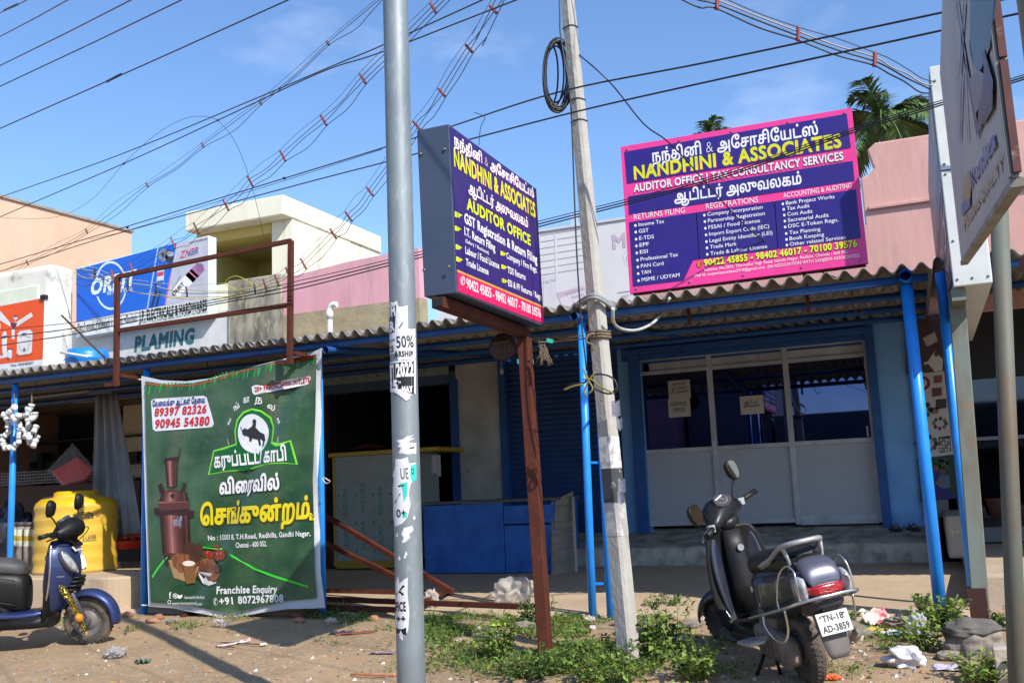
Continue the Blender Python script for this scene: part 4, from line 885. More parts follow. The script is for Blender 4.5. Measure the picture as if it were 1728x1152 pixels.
S.poly([(340, 455), (358, 452), (364, 490), (378, 510), (418, 545), (316, 556), (330, 520)], '#2a1464', 2); S.disc((349, 446), 9, 11, '#6b4434', 3); S.disc((347, 440), 11, 10, '#120e10', 2.5)
S.poly([(362, 470), (392, 468), (396, 510), (372, 514), (350, 500)], '#4d6076', 2.6); S.disc((372, 454), 9, 11, '#6b4434', 3); S.disc((373, 446), 9, 6, '#120e10', 3.4); S.line([(346, 494), (372, 492)], .03, '#7a5040', 3.6)
S.build('printed_face', po)
# ================================================================ POLES
gp = ground_at(697, 1264); SP = V((gp.x, gp.y, gz(gp.x, gp.y)))
m_galv = mat('galvanised steel', (.25, .285, .30), .5, metal=.35, col2=(.175, .205, .22), scale=7, stretch=(1, 1, .35), col3=(.31, .34, .35), scale3=35, rough_var=.15)
sp = thing('lamp_pole', 'thick galvanised steel pole covered in torn notices, nearest to the road', 'pole', tuple(SP))
tp = at(667, 0, Y=SP.y); dirp = (tp-SP); dirp = V((tp.x-SP.x, 0, tp.z-SP.z)); RP0 = abs((at(719, 1100, Y=SP.y)-at(673, 1100, Y=SP.y)).x)*.5*.93; RP1 = RP0*.92
topp = SP + dirp*1.5
q = MB(); ns = 12; q.tube([SP.lerp(topp, k/ns) - (V((0, 0, .3)) if k == 0 else V((0, 0, 0))) for k in range(ns+1)], [RP0+(RP1-RP0)*k/ns for k in range(ns+1)], 40)
q.build('shaft', m_galv, sp)
m_stk = mat('torn poster paper', (.66, .66, .66), .85, col2=(.55, .55, .56), scale=25)
axis_d = dirp.normalized(); vdir = V((-CAM.x+SP.x, SP.y, 0)).normalized(); sx_ = V((vdir.y, -vdir.x, 0))    # sideways as seen from the road
Op = SP - vdir*RP0
def cyl(u, v, h):
    k = min(1, max(0, v/dirp.length)); r = RP0+(RP1-RP0)*k/1.5 + .0006 + h; a = math.asin(max(-.999, min(.999, u/(RP0*.985))))
    c = SP + axis_d*v; return c + sx_*(sin(a)*r) - vdir*(cos(a)*r)
S = Print(Op, sx_, axis_d, crop=(520, 500, 1.9862), fn=cyl, lift=.0008, step=.0007); S.steiner = .012
def scrap(pts, c=None, l=1, rag=0):
    S.poly(pts, c or m_stk, l)
BK = '#16171b'
scrap([(257, 30), (270, 17), (292, 14), (297, 30), (297, 130), (293, 172), (283, 190), (262, 192)]); S.poly([(258, 34), (290, 27), (286, 118), (262, 130)], '#26303a', 2); S.text('OM', (258, 65), (288, 62), 30, WHT, 3, bold=.04); S.text('ER', (260, 115), (286, 112), 32, WHT, 3, bold=.04)
S.text('≺≺', (262, 152), (288, 148), 10, BK, 3, bold=.03); S.text('ICE', (260, 184), (284, 182), 19, BK, 3, bold=.03)
scrap([(297, 34), (328, 30), (330, 108), (354, 104), (356, 200), (352, 215), (298, 216), (290, 190), (296, 130)]); S.line([(300, 106), (312, 88)], .006, BK, 2)
S.text('50%', (292, 172), (349, 168), 38, '#2b2d33', 2, bold=.02); S.text('ARSHIP', (285, 202), (347, 200), 18, BK, 2, bold=.04)
S.poly([(262, 215), (356, 208), (356, 328), (330, 318), (300, 312), (266, 316)], m_stk, 1.6); S.poly([(265, 218), (350, 212), (350, 326), (330, 317), (300, 310), (268, 312)], BK, 2)
S.text('T 2022', (266, 270), (349, 264), 42, WHT, 3, bold=.05); S.poly([(284, 280), (349, 275), (349, 281), (284, 286)], '#3a3a40', 2.6); S.text('25', (268, 314), (297, 312), 32, WHT, 3, bold=.05); S.text('TH', (298, 292), (307, 291), 8, WHT, 3, bold=.02); S.text('MAY', (311, 322), (346, 320), 20, WHT, 3, bold=.05)
scrap([(268, 312), (290, 306), (318, 318), (344, 330), (334, 336), (338, 342), (324, 350), (306, 335), (290, 322), (276, 318)], None, 4)
scrap([(292, 482), (316, 478), (338, 460), (328, 472), (350, 462), (336, 476), (354, 474), (330, 488), (358, 490), (358, 528), (330, 530), (300, 525), (308, 508), (296, 502), (304, 494)]); S.poly([(336, 506), (352, 502), (352, 508), (338, 511)], BK, 2)
scrap([(290, 545), (330, 538), (334, 560), (358, 556), (356, 612), (340, 628), (334, 660), (340, 700), (330, 740), (312, 762), (290, 772), (278, 745), (282, 690), (276, 640), (286, 610), (274, 600), (288, 575)]); S.text('UE', (308, 612), (334, 610), 36, '#6a6d70', 2, bold=.02)
TEAL = '#2fc7b4'; S.poly([(340, 566), (358, 556), (359, 612), (346, 624), (338, 600)], TEAL, 2); S.text('O', (343, 596), (352, 595), 20, BK, 3, bold=.02); S.poly([(306, 626), (330, 620), (328, 668), (318, 690), (314, 650)], TEAL, 2); S.poly([(300, 632), (318, 630), (318, 636), (300, 638)], BK, 3)
S.line([(290, 690), (306, 660)], .006, BK, 2); S.text('0+', (296, 740), (326, 736), 26, BK, 2, bold=.02); S.poly([(312, 728), (328, 722), (328, 740), (316, 744)], TEAL, 1.8)
scrap([(318, 776), (346, 768), (350, 782), (336, 796), (340, 808), (322, 824), (312, 826), (318, 806), (310, 798)])
scrap([(292, 960), (300, 938), (306, 962), (318, 950), (332, 940), (332, 1000), (338, 1060), (334, 1120), (322, 1138), (300, 1136), (290, 1100), (293, 1040)]); S.line([(293, 1003), (320, 968)], .012, BK, 2); S.line([(304, 988), (318, 1000)], .012, BK, 2); S.text('FICE', (293, 1056), (327, 1053), 30, BK, 2, bold=.04); S.line([(292, 1024), (328, 1020)], .003, BK, 2)
S.text('++', (296, 1092), (326, 1089), 20, BK, 2, bold=.05); S.poly([(294, 1112), (328, 1108), (328, 1134), (318, 1134), (310, 1118), (304, 1134), (296, 1130)], BK, 2)
for x, y in ((300, 878), (322, 862), (318, 872), (292, 800), (310, 1146), (305, 1140), (348, 742)): scrap([(x, y), (x+5, y-10), (x+9, y+2), (x+3, y+8)])
S.build('torn_poster', sp)

gp = ground_at(1062, 1115); CP = V((gp.x, gp.y, gz(gp.x, gp.y)))
tc_ = at(958, 0, Y=CP.y); ccd = V((tc_.x-CP.x, 0, tc_.z-CP.z))
m_psc = mat('weathered concrete pole', (.42, .40, .36), .92, col2=(.33, .31, .27), scale=5, bump=.35, bscale=40, stretch=(1, 1, .5), col3=(.25, .23, .2), scale3=9, lo3=.6, hi3=.75)
cp = thing('power_pole', 'leaning tapered concrete power pole with a painted black and white band and a cable coil', 'pole', tuple(CP))
wB = abs((at(1083, 1000, Y=CP.y)-at(1030, 1000, Y=CP.y)).x); wT = abs((at(978, 60, Y=CP.y)-at(945, 60, Y=CP.y)).x)
yawp = radians(-24)
def pole_ring(v, grow=0.0):
    k = v/ccd.length; c = CP + ccd.normalized()*v; w_ = (wB+(wT-wB)*k)*.60+grow*2; d_ = w_*.9; ch_ = .018
    pr = [(-w_/2+ch_, -d_/2), (w_/2-ch_, -d_/2), (w_/2, -d_/2+ch_), (w_/2, d_/2-ch_), (w_/2-ch_, d_/2), (-w_/2+ch_, d_/2), (-w_/2, d_/2-ch_), (-w_/2, -d_/2+ch_)]
    return [c + V((x*cos(yawp)-y*sin(yawp), x*sin(yawp)+y*cos(yawp), 0)) for x, y in pr]
L_ = ccd.length*1.35
q = MB(); q.loft([pole_ring(v) for v in [-.3] + [L_*k/24 for k in range(25)]], 0, False); q.build('shaft', m_psc, cp)
def vz(py): 
    p = at(1020, py, Y=CP.y-.1); return (p.z-CP.z)/ccd.normalized().z
q = MB(); q.loft([pole_ring(vz(790), .002), pole_ring(vz(736), .002)], 0, False, False); q.build('white_band', mat('flaking white limewash', (.58, .57, .55), .9, col2=(.36, .34, .31), scale=14, lo=.5, hi=.6), cp)
q = MB(); q.loft([pole_ring(vz(848), .002), pole_ring(vz(790.5), .002)], 0, False, False); q.build('black_band', mat('worn black band paint', (.045, .047, .05), .8, col2=(.30, .28, .25), scale=18, lo=.58, hi=.66), cp)
q = MB(); q.loft([pole_ring(vz(905), .002), pole_ring(vz(850), .002)], 0, False, False); q.build('worn_band', mat('worn white limewash', (.50, .49, .46), .9, col2=(.38, .36, .33), scale=11, lo=.42, hi=.5), cp)
m_rope = mat('jute rope', (.20, .155, .10), .95, col2=(.12, .09, .06), scale=40)
q = MB()
for py, dz in ((556, 0), (561, 0), (566, 1)):
    v = vz(py); q.tube(pole_ring(v, .012)+pole_ring(v, .012)[:1], .010, 6)
q.tube(catmull([at(1003, 562, Y=CP.y-.16), at(992, 566, Y=CP.y-.2), at(990, 577, Y=CP.y-.2), at(1000, 582, Y=CP.y-.18), at(1000, 592, Y=CP.y-.17)], 5), .008, 6); q.build('rope_lashing', m_rope, cp)
m_cab = mat('black cable', (.012, .012, .014), .45); m_gcab = mat('grey conduit', (.24, .24, .25), .55); m_wcab = mat('white cable', (.50, .50, .49), .5)
q = MB()
for k in range(2):
    v = vz(503+k*5); rr = pole_ring(v, .03+.004*k); q.tube(catmull([rr[5]+V((0, 0, .05)), rr[7]+V((-.03, 0, -.02+.03*k)), rr[0]+V((0, -.02, .01)), rr[1]+V((0, -.01, .03)), rr[3]+V((.03, 0, -.05))], 6), .014, 8)
q.build('conduit_loop', m_gcab, cp)
q = MB()
for py in (24, 152, 189):
    rr = pole_ring(vz(py), .004); q.tube(rr+rr[:1], .004, 5)
q.build('wire_binding', m_cab, cp)
q = MB()                                        # torn stickers curling off
for px, py, s_ in ((1040, 690, .07), (1046, 715, .05), (1050, 820, .06), (1048, 840, .05)):
    p = at(px, py, Y=CP.y-.13); q = MB(); q.grid(lambda u, v: p+V(((u-.5)*s_, -.02*u*u, (v-.5)*s_*1.6+.012*sin(u*9))), 4, 4); q.build('torn_sticker', mat('torn grey sticker', (.42, .42, .45), .8, col2=(.25, .25, .32), scale=40), cp)

# coil of spare cable
cc = thing('cable_coil', 'big coil of spare black cable hung on the concrete power pole', 'cable', tuple(at(936, 126, Y=CP.y)))
yc = CP.y
for k in range(11):
    rx = (25, 24, 25.5, 22, 24, 19, 23, 15, 21, 12, 18)[k]; ry = 61-(k % 4)*2.2-(9 if k > 8 else 0); cx, cy = 917+rx+(k % 4)*1.2, 125+((k*5) % 7)*.7
    pts = [at(cx + rx*cos(a)*(1+.06*sin(k*2+a)), cy - ry*sin(a), Y=yc+.02+.014*(k-5)+.06*cos(a)) for a in [2*pi*i/30 for i in range(31)]]
    q = MB(); q.tube(pts, .0075, 6, caps=False); q.build('loop', m_cab, cc)

# ================================================================ CABLES
def cable(label, pts, r=.006, m=m_cab, ext=(0, 0), cat_='cable', name='overhead_cable', sm=6):
    """pts: (px, py, Y) ; ext lengthens the first / last leg beyond the picture"""
    P = [at(a, b, Y=c) for a, b, c in pts]
    if ext[0]: P.insert(0, P[0]+(P[0]-P[1]).normalized()*ext[0])
    if ext[1]: P.append(P[-1]+(P[-1]-P[-2]).normalized()*ext[1])
    q = MB(); q.tube(catmull(P, sm), r, 6)
    o = q.build(name, m, loc=P[len(P)//2]); return tag(o, label, cat_)
for i, (a, b, lb) in enumerate((((0, 22), (46, 0), 'topmost overhead line, cutting the upper left corner of the sky'), ((0, 62), (115, 0), 'second overhead line from the upper left corner'), ((0, 111), (222, 0), 'third overhead line from the upper left corner'), ((0, 146), (307, 0), 'fourth overhead line from the upper left corner'), ((0, 217), (487, 0), 'lowest of the five steep overhead lines at upper left, with a splice'))):
    o = cable(lb, [(*a, 7.0), ((a[0]+b[0])/2, (a[1]+b[1])/2+1, 6.5), (*b, 6.0)], .0055, ext=(14, 8))
    o['group'] = 'steep overhead lines'
    if i in (0, 4):
        p = at(190, 133, Y=6.6) if i == 4 else at(16, 14, Y=6.95); d_ = (at(215, 120, Y=6.55) if i == 4 else at(40, 3, Y=6.9)) - p
        q = MB(); q.tube([p-d_*.4, p+d_*.6], .011, 8); q.build('splice', m_cab, o)
def clip(parent, p, r=.018, m=None):
    q = MB(); q.blob(p, (r*2.4, r*2, r*2), int(p.x*50) % 17, 1, .3); q.build('clamp', m or m_cab, parent)
A1 = cable('upper of two black cables rising from the peach house towards the steel pole', [(0, 333, 11), (200, 262, 10), (440, 163, 9), (560, 112, 8.4), (645, 77, 8), (815, 0, 7.3)], .0065, ext=(6, 5))
A2 = cable('lower of two black cables rising from the peach house towards the steel pole', [(0, 366, 11), (209, 276, 10), (368, 203, 9.2), (480, 150, 8.8), (560, 115, 8.4), (645, 88, 8), (872, 0, 7.2)], .0065, ext=(6, 5))
for p in ((209, 276, 10), (368, 203, 9.2)): clip(A2, at(p[0], p[1], Y=p[2]))
B1 = cable('upper of two long black cables sagging across the whole street past the concrete pole', [(0, 446, 11.4), (152, 401, 10.6), (480, 301, 9), (645, 250, 8.2), (763, 213, 7.6), (945, 155, CP.y-.16), (1200, 104, 6.3), (1592, 21, 5.9)], .0065, ext=(6, 4))
B2 = cable('lower of two long black cables sagging across the whole street past the concrete pole', [(0, 458, 11.4), (175, 401, 10.6), (480, 318, 9), (645, 275, 8.2), (794, 235, 7.4), (975, 188, CP.y-.16), (1200, 137, 6.3), (1592, 51, 5.9)], .0065, ext=(6, 4))
clip(B1, at(480, 301, Y=9)); clip(B1, at(215, 384, Y=10.3))
cable('thin wire laced below the upper of the two long black cables', [(150, 404, 10.6), (215, 389, 10.3), (380, 336, 9.5), (480, 305, 9), (645, 252, 8.2)], .003)
for k, (o_, lb) in enumerate(((0, 'uppermost of three low black wires crossing the orange signboard'), (13, 'middle of three low black wires crossing the orange signboard'), (26, 'lowest of three low black wires crossing the orange signboard'))):
    cable(lb, [(0, 557+o_, 8.3), (130, 543+o_*.75, 8.25), (340, 510+o_*.3, 8.15), (490, 477+o_*.5, 8.1), (640, 442+o_*.4, 8.05), (915, 372+o_*.35, 8.05), (1190, 301+o_*.3, 8.0), (1440, 216+o_*.3, 8.0), (1562, 178+o_*.3, 7.9)], .006 if k else .004, ext=(5, 1.5))
# bundles of service wires held apart by red spacers
m_spc = mat('red oxide insulator', (.26, .05, .04), .6, col2=(.20, .03, .025), scale=30); m_olive = mat('olive wire', (.10, .09, .04), .6); m_dwire = mat('dark service wire', (.03, .028, .026), .6); m_ywire = mat('yellow wire', (.50, .44, .06), .6)
def bundle(label, spac, n=4, gap=7, tail0=(), tail1=(), mw=None, clampm=None, ext=(0, 0), r=.0042, sp_len=22):
    t = thing('service_wires', label, 'wires', tuple(at(*spac[0][:2], Y=spac[0][2])))
    rr = random.Random(len(label))
    for w_ in range(n):
        pts = []; full = list(tail0)+list(spac)+list(tail1)
        for i, (x, y, Y_) in enumerate(full):
            a = full[max(0, i-1)]; b = full[min(len(full)-1, i+1)]; dx, dy = b[0]-a[0], b[1]-a[1]; l_ = math.hypot(dx, dy) or 1
            o_ = (w_-(n-1)/2)*gap; nx, ny = -dy/l_, dx/l_
            if ny < 0: nx, ny = -nx, -ny
            pts.append((x+nx*o_, y+ny*o_, Y_))
            if i < len(full)-1:
                c = full[i+1]; sg = rr.uniform(-2, 5)+(6 if w_ == n-1 else 0) - (5 if w_ == 0 else 0); pts.append(((x+c[0])/2+nx*o_*.7+sg*.35, (y+c[1])/2+ny*o_*.7+sg, (Y_+c[2])/2))
        P = [at(*p[:2], Y=p[2]) for p in pts]
        if ext[0]: P.insert(0, P[0]+(P[0]-P[1]).normalized()*ext[0])
        if ext[1]: P.append(P[-1]+(P[-1]-P[-2]).normalized()*ext[1])
        q = MB(); q.tube(catmull(P, 5), r if w_ else r*.6, 5); q.build('wire', (mw or [m_dwire, m_olive, m_dwire, m_dwire])[w_ % 4], t)
    full = list(tail0)+list(spac)+list(tail1)
    for x, y, Y_ in spac:
        i = full.index((x, y, Y_)); a = full[max(0, i-1)]; b = full[min(len(full)-1, i+1)]; dx, dy = b[0]-a[0], b[1]-a[1]; l_ = math.hypot(dx, dy) or 1; nx, ny = -dy/l_, dx/l_
        if ny < 0: nx, ny = -nx, -ny
        nx = nx*.45+.12; ny = ny*.9+.1
        p0, p1 = at(x-nx*sp_len*.5, y-ny*sp_len*.5, Y=Y_-.012), at(x+nx*sp_len*.5, y+ny*sp_len*.5, Y=Y_-.012); ks_ = 9
        q = MB(); q.tube([p0.lerp(p1, k/ks_) for k in range(ks_+1)], [.017 if k % 2 else .011 for k in range(ks_+1)], 8); q.build('spacer', clampm or m_spc, t)
bundle('bundle of service wires with red spacers dropping to the cream house balcony', [(731, 14, 8.2), (612, 133, 8.8), (546, 203, 9.3), (477, 263, 9.9), (422, 306, 10.4), (381, 346, 10.8), (331, 385, 11.3), (292, 410, 11.6), (222, 452, 11.9), (190, 465, 12.0)], tail1=((150, 470, 12.1), (128, 468, 12.15)), tail0=((668, 75, 8.5),)[:0], ext=(4, 0))
bundle('bundle of service wires with red spacers running past the box sign to the balcony wall', [(832, 16, 7.8), (791, 82, 8.1), (745, 156, 8.5), (703, 212, 8.8), (624, 323, 9.6), (588, 365, 9.9), (562, 394, 10.2), (512, 445, 10.9), (486, 461, 11.1), (467, 473, 11.3), (447, 481, 11.5)], tail1=((430, 489, 11.7),), ext=(4, 0), mw=[m_dwire, m_olive, m_olive, m_dwire])
bundle('loose yellow wires with black clips strung in front of the blue hardware signboard', [(430, 488, 11.7), (315, 492, 12.0), (263, 486, 12.05), (216, 480, 12.1), (160, 461, 12.15)], tail1=((128, 451, 12.2),), n=4, gap=6, mw=[m_ywire, m_ywire, m_olive, m_ywire], clampm=m_cab, sp_len=17, r=.006)
cable('limp yellow wire looped in front of the hardware signboard', [(440, 487, 11.7), (400, 466, 11.8), (380, 478, 11.85), (405, 497, 11.9), (330, 505, 11.95), (215, 490, 12.05), (150, 462, 12.1)], .006, m_ywire)
bundle('pair of grey wires with small brown clips descending to the far left', [(553, 73, 9.4), (439, 173, 10.2), (342, 245, 10.9), (248, 312, 11.5), (146, 390, 12.2), (46, 443, 12.7)], tail0=((640, 0, 8.8),), tail1=((0, 470, 13),), n=3, gap=4, clampm=mat('brown clip', (.12, .075, .05), .7), sp_len=9, ext=(4, 4))
bundle('drooping service wires with red spacers at upper right, ending at the white lightbox', [(1210, 4, 6.6), (1347, 57, 7.0), (1476, 100, 7.3)], tail0=((1150, -12, 6.5),), tail1=((1530, 128, 7.5), (1572, 148, 7.6)), n=4, gap=7, sp_len=26, mw=[m_dwire, mat('pale wire', (.35, .3, .28), .6), m_cab, m_cab], r=.006)
cable('slack thin wire looping up and down above the blue signboard', [(2, 367, 11), (60, 369, 10.9), (110, 362, 10.7), (160, 332, 10.4), (209, 276, 10), (262, 228, 9.6), (310, 201, 9.4), (345, 197, 9.3), (372, 207, 9.2), (402, 250, 9.4), (425, 315, 9.7), (440, 375, 10), (445, 398, 10.2)], .0028)
cable('black drop wire hanging from the pole across the pink signboard', [(972, 88, CP.y), (1030, 140, 6.9), (1085, 208, 7.3), (1122, 235, 7.6), (1150, 262, 7.8), (1200, 318, 8.1), (1262, 385, 8.5), (1320, 425, 8.7), (1370, 452, 8.8), (1420, 472, 8.45)], .006)
cable('black cable running down the left side of the concrete pole', [(944, 0, CP.y-.14), (946, 60, CP.y-.16), (958, 130, CP.y-.16), (964, 190, CP.y-.17), (972, 400, CP.y-.2), (980, 530, CP.y-.22), (990, 625, CP.y-.2)], .006, ext=(1.2, 0))
cable('white cable drooping from the concrete pole to the awning edge', [(1034, 520, CP.y-.12), (1036, 545, CP.y), (1052, 556, CP.y+.4), (1078, 556, CP.y+.9), (1104, 543, CP.y+1.4), (1120, 522, CP.y+1.9), (1130, 503, 8.3)], .013, m_wcab)
cable('thin curly wire end clipped on the long cable beside the box sign', [(800, 190, 7.3), (812, 194, 7.3), (818, 199, 7.3), (811, 216, 7.3), (808, 245, 7.3)], .003)
t = thing('tied_ring', 'loop of spare cable and yellow tie round the concrete pole above its painted band', 'cable', tuple(at(995, 640, Y=CP.y-.25)))
yq = CP.y-.22
q = MB(); q.tube(catmull([at(*p, Y=yq) for p in ((950, 657), (968, 648), (985, 646), (998, 633), (1020, 632), (1036, 640), (1042, 655), (1038, 664))], 6), .007, 6); q.tube(catmull([at(*p, Y=yq-.02) for p in ((990, 630), (996, 648), (1012, 660), (1030, 664), (1040, 655))], 6), .007, 6); q.build('cable_loop', m_cab, t)
q = MB(); m_tie = mat('faded yellow tie', (.20, .17, .04), .7)
for pts in (((984, 622), (992, 640), (1000, 655), (994, 664)), ((1004, 628), (994, 642), (986, 660), (990, 668)), ((984, 640), (998, 640), (1010, 650), (1036, 664)), ((952, 658), (966, 652), (984, 648))): q.tube(catmull([at(*p, Y=yq-.03) for p in pts], 5), .007, 6)
q.build('yellow_tie', m_tie, t)
t = thing('twine', 'frayed jute twine stretched from the brown post to the concrete pole', 'rope', tuple(at(905, 590, Y=bp_.y)))
q = MB(); q.tube(catmull([at(908, 577, Y=bp_.y-.06), at(935, 577, Y=bp_.y), at(962, 574, Y=CP.y), at(985, 571, Y=CP.y-.1), at(1003, 566, Y=CP.y-.15)], 6), .006, 5)
q.tube(catmull([at(935, 578, Y=bp_.y), at(955, 571, Y=CP.y), at(985, 566, Y=CP.y-.1)], 6), .004, 5)
rq = random.Random(5)
for k in range(16):
    a = at(908+rq.random()*12, 580+rq.random()*8, Y=bp_.y-.07); q.tube(catmull([a, a+V((rq.uniform(-.02, .04), 0, -.05)), a+V((rq.uniform(-.03, .06), 0, -.08-rq.random()*.09))], 3), .0035, 4)
q.build('strand', m_rope, t)
q = MB(); a = at(928, 575, Y=bp_.y-.01); q.box(a, (.05, .02, .03), (0, .3, .2)); q.build('tape_scrap', mat('teal tape', (.02, .42, .33), .5), t)

# ================================================================ GOODS UNDER THE AWNING
# round carved wooden plaque
p = at(848, 585, Y=8.8)
t = thing('hanging_plaque', 'round dark wooden plaque with a tassel, hanging under the awning', 'plaque', tuple(p))
q = MB(); q.lathe([(.01, -.02), (.125, -.02), (.135, -.012), (.135, .012), (.125, .02), (.01, .02)], p, 28, rot=V((0, 0, 1)).rotation_difference(V((.1, -1, .1))).to_matrix()); d_ = q.build('disc', mat('dark carved wood', (.055, .02, .012), .55, col2=(.03, .012, .008), scale=20), t)
q = MB()
for k in range(7):
    x = -.08+k*.027; q.tube(catmull([p+V((x, -.027, .05+.01*(k % 2))), p+V((x+.01, -.028, .0)), p+V((x-.006, -.027, -.05-.015*((k+1) % 2)))], 4), .005, 5)
q.tube([p+V((-.09, -.026, .035)), p+V((.09, -.026, .045))], .006, 5); q.build('carving', mat('pale carving', (.17, .10, .06), .7), d_)
q = MB(); q.tube([p+V((0, .0, .13)), p+V((0, .02, .45))], .004, 5); q.tube([p+V((-.02, 0, -.13)), p+V((-.02, 0, -.2))], .004, 5); q.lathe([(.004, .0), (.018, -.03), (.02, -.07)], p+V((-.02, 0, -.2)), 8); q.build('tassel', m_rope, t)

# counter of the central shop: plywood board printed all over by its maker
m_ply = mat('pale board with green print', (.30, .335, .325), .6, col2=(.24, .27, .26), scale=3)
YC = 11.9
a, b = at(562, 768, Y=YC), at(745, 775, Y=YC); zb_ = wz(YC)
t = thing('counter', 'tall shop counter of printed pale board with yellow edging, behind the steel pole', 'counter', ((a.x+b.x)/2, YC, zb_))
zt_ = a.z
bt_ = b; b = at(700, 775, Y=YC); q = MB(); q.bx(a.x, b.x, YC, YC+.7, zb_+.12, zt_-.03); q.build('body', m_ply, t)
m_yel = mat('mustard edging', (.40, .27, .02), .5)
q = MB(); q.bx(a.x-.05, bt_.x-.02, YC-.05, YC+.75, zt_-.028, zt_+.03); q.build('top', m_yel, t, bevel=.008)
q = MB(); q.bx(a.x-.004, a.x+.03, YC-.012, YC-.002, zb_+.05, zt_-.03); q.bx(a.x+.031, b.x, YC-.012, YC-.002, zb_+.02, zb_+.118); q.build('edging', m_yel, t)
S = Print((0, YC, 0), (1, 0, 0), (0, 0, 1)); W_, H_ = b.x-a.x, zt_-zb_
GRN = mat('green board print', (.05, .28, .17), .6)
def vert_word(x, z, s_): 
    vs, fs = text_mesh('ALDURA', .02); k = s_/max(v[0] for v in vs)
    S.mb.add([S.fn(a.x+x-yv*k, z+xv*k, .003) for xv, yv in vs], fs, S._m(GRN))
for i, x in enumerate((.22, .50, .78, 1.06, 1.34)):
    if x < W_-.05:
        for j in range(2): vert_word(x, zb_+.2+.06*(i % 2)+j*.52, .40)
    for j in range(6): S.puv([[(a.x+x-.14+.02*cos(q_), zb_+.25+j*.19+.025*sin(q_)) for q_ in [k*pi/5 for k in range(10)]]], (GRN, ink('#8a8f8a'))[j % 2], 1)
S.build('lettering', t)
q = MB()
rq = random.Random(9)
# header board with the same print
a2, b2 = at(545, 650, Y=YW-.04), at(757, 628, Y=YW-.04); zt2_ = at(650, 602, Y=YW-.04).z; zb2_ = at(650, 641, Y=YW-.04).z
hb = thing('header_board', 'long pale header board printed with green marks above the dark shop opening', 'board', ((a2.x+b2.x)/2, YW-.04, zb2_))
MB().bx(a2.x, b2.x, YW-.055, YW-.025, zb2_, zt2_).build('panel', m_ply, hb)
S = Print((0, YW-.055, 0), (1, 0, 0), (0, 0, 1))
for k in range(9):
    x = a2.x+.15+k*.2
    if x < b2.x-.1:
        S.puv([[(x, zb2_+.08), (x+.06, zb2_+.05), (x+.06, zb2_+.12)]], GRN, 1); S.puv([[(x+.02, zt2_-.14), (x+.09, zt2_-.06), (x+.07, zt2_-.15)]], '#454d48', 1); S.puv([[(x+.1+.02*cos(w_), zb2_+.15+.02*sin(w_)) for w_ in [i*pi/4 for i in range(8)]]], '#6a726c', 1)
S.build('printed_marks', hb)
# cloth and papers lying on that counter
p = at(625, 757, Y=YC+.3); q = MB(); q.grid(lambda u, v: p+V((-.25+.5*u, -.2+.4*v, .005+.06*sin(pi*u)*sin(pi*v)*(1+.5*noise.noise((u*4, v*4, 1))))), 10, 8); tag(q.build('cloth', mat('dull red cloth', (.22, .025, .02), .9), loc=p), 'crumpled red cloth lying on the printed counter', 'cloth')
p = at(735, 770, Y=YC-.06); q = MB(); q.grid(lambda u, v: p+V((-.06+.14*u, -.01-.01*sin(9*u), .02-.26*v+.03*sin(u*5)*v)), 8, 8); tag(q.build('rag', mat('grey rag', (.36, .36, .38), .9), loc=p), 'grey rag hanging over the right end of the printed counter', 'rag')
# pale shirt hanging in the gloom: a person seen from behind
p = at(625, 690, Y=14.6)
pe = thing('person', 'person in a pale pink shirt standing far back in the dark shop', 'person', (p.x, 14.6, .28))
def body(rings, mb, sm=True):
    mb.loft([[V((cx+rx*cos(t_), cy+ry*sin(t_), z)) for t_ in [2*pi*i/16 for i in range(16)]] for cx, cy, z, rx, ry in rings], 0, sm)
bx_, by_ = p.x+.05, 14.6
q = MB(); body([(bx_, by_, .28+z, rx, ry) for z, rx, ry in ((.0, .13, .10), (.45, .15, .11), (.85, .17, .12), (.95, .17, .12), (1.15, .16, .11), (1.35, .20, .11), (1.43, .17, .10), (1.48, .07, .07), (1.54, .06, .065), (1.58, .075, .09), (1.66, .085, .10), (1.74, .075, .09), (1.79, .03, .03))], q); q.build('body', mat('dark skin', (.10, .055, .035), .7), pe)
q = MB(); body([(bx_, by_, .28+z, rx, ry) for z, rx, ry in ((.82, .185, .135), (.95, .19, .135), (1.15, .18, .125), (1.34, .22, .125), (1.43, .185, .115), (1.475, .085, .085))], q)
for s_, el, ha in ((-1, (-.34, -.05, 1.12), (-.42, -.22, 1.02)), (1, (.28, -.05, 1.10), (.22, -.2, .98))):
    q.tube(catmull([(bx_+s_*.18, by_, .28+1.38), (bx_+el[0], by_+el[1], .28+el[2]), (bx_+ha[0]*1.0, by_+ha[1], .28+ha[2])], 4), [.07]*4+[.058]*4+[.05], 10)
q.build('shirt', mat('pale pink shirt', (.55, .36, .38), .9), pe)
q = MB()
for s_, ha in ((-1, (-.42, -.22, 1.02)), (1, (.22, -.2, .98))):
    h0 = V((bx_+ha[0], by_+ha[1], .28+ha[2])); q.blob(h0+V((s_*-.0, -.04, -.01)), (.07, .10, .04), 1, 2, .05, smooth=True)
    for k in range(4): q.tube([h0+V((-.024+k*.016, -.08, -.01)), h0+V((-.026+k*.017, -.12, -.02)), h0+V((-.026+k*.017, -.145+abs(k-1.4)*.006, -.045))], [.009, .008, .006], 6)
    q.tube([h0+V((.035, -.05, 0)), h0+V((.055, -.08, -.01)), h0+V((.05, -.105, -.02))], [.010, .009, .007], 6)
q.build('hands', mat('dark skin', (.10, .055, .035), .7), pe)
q = MB(); body([(bx_, by_+.015, .28+z, rx, ry) for z, rx, ry in ((1.62, .088, .10), (1.70, .094, .108), (1.77, .078, .092), (1.81, .02, .02))], q); q.build('hair', m_black, pe)
q = MB()
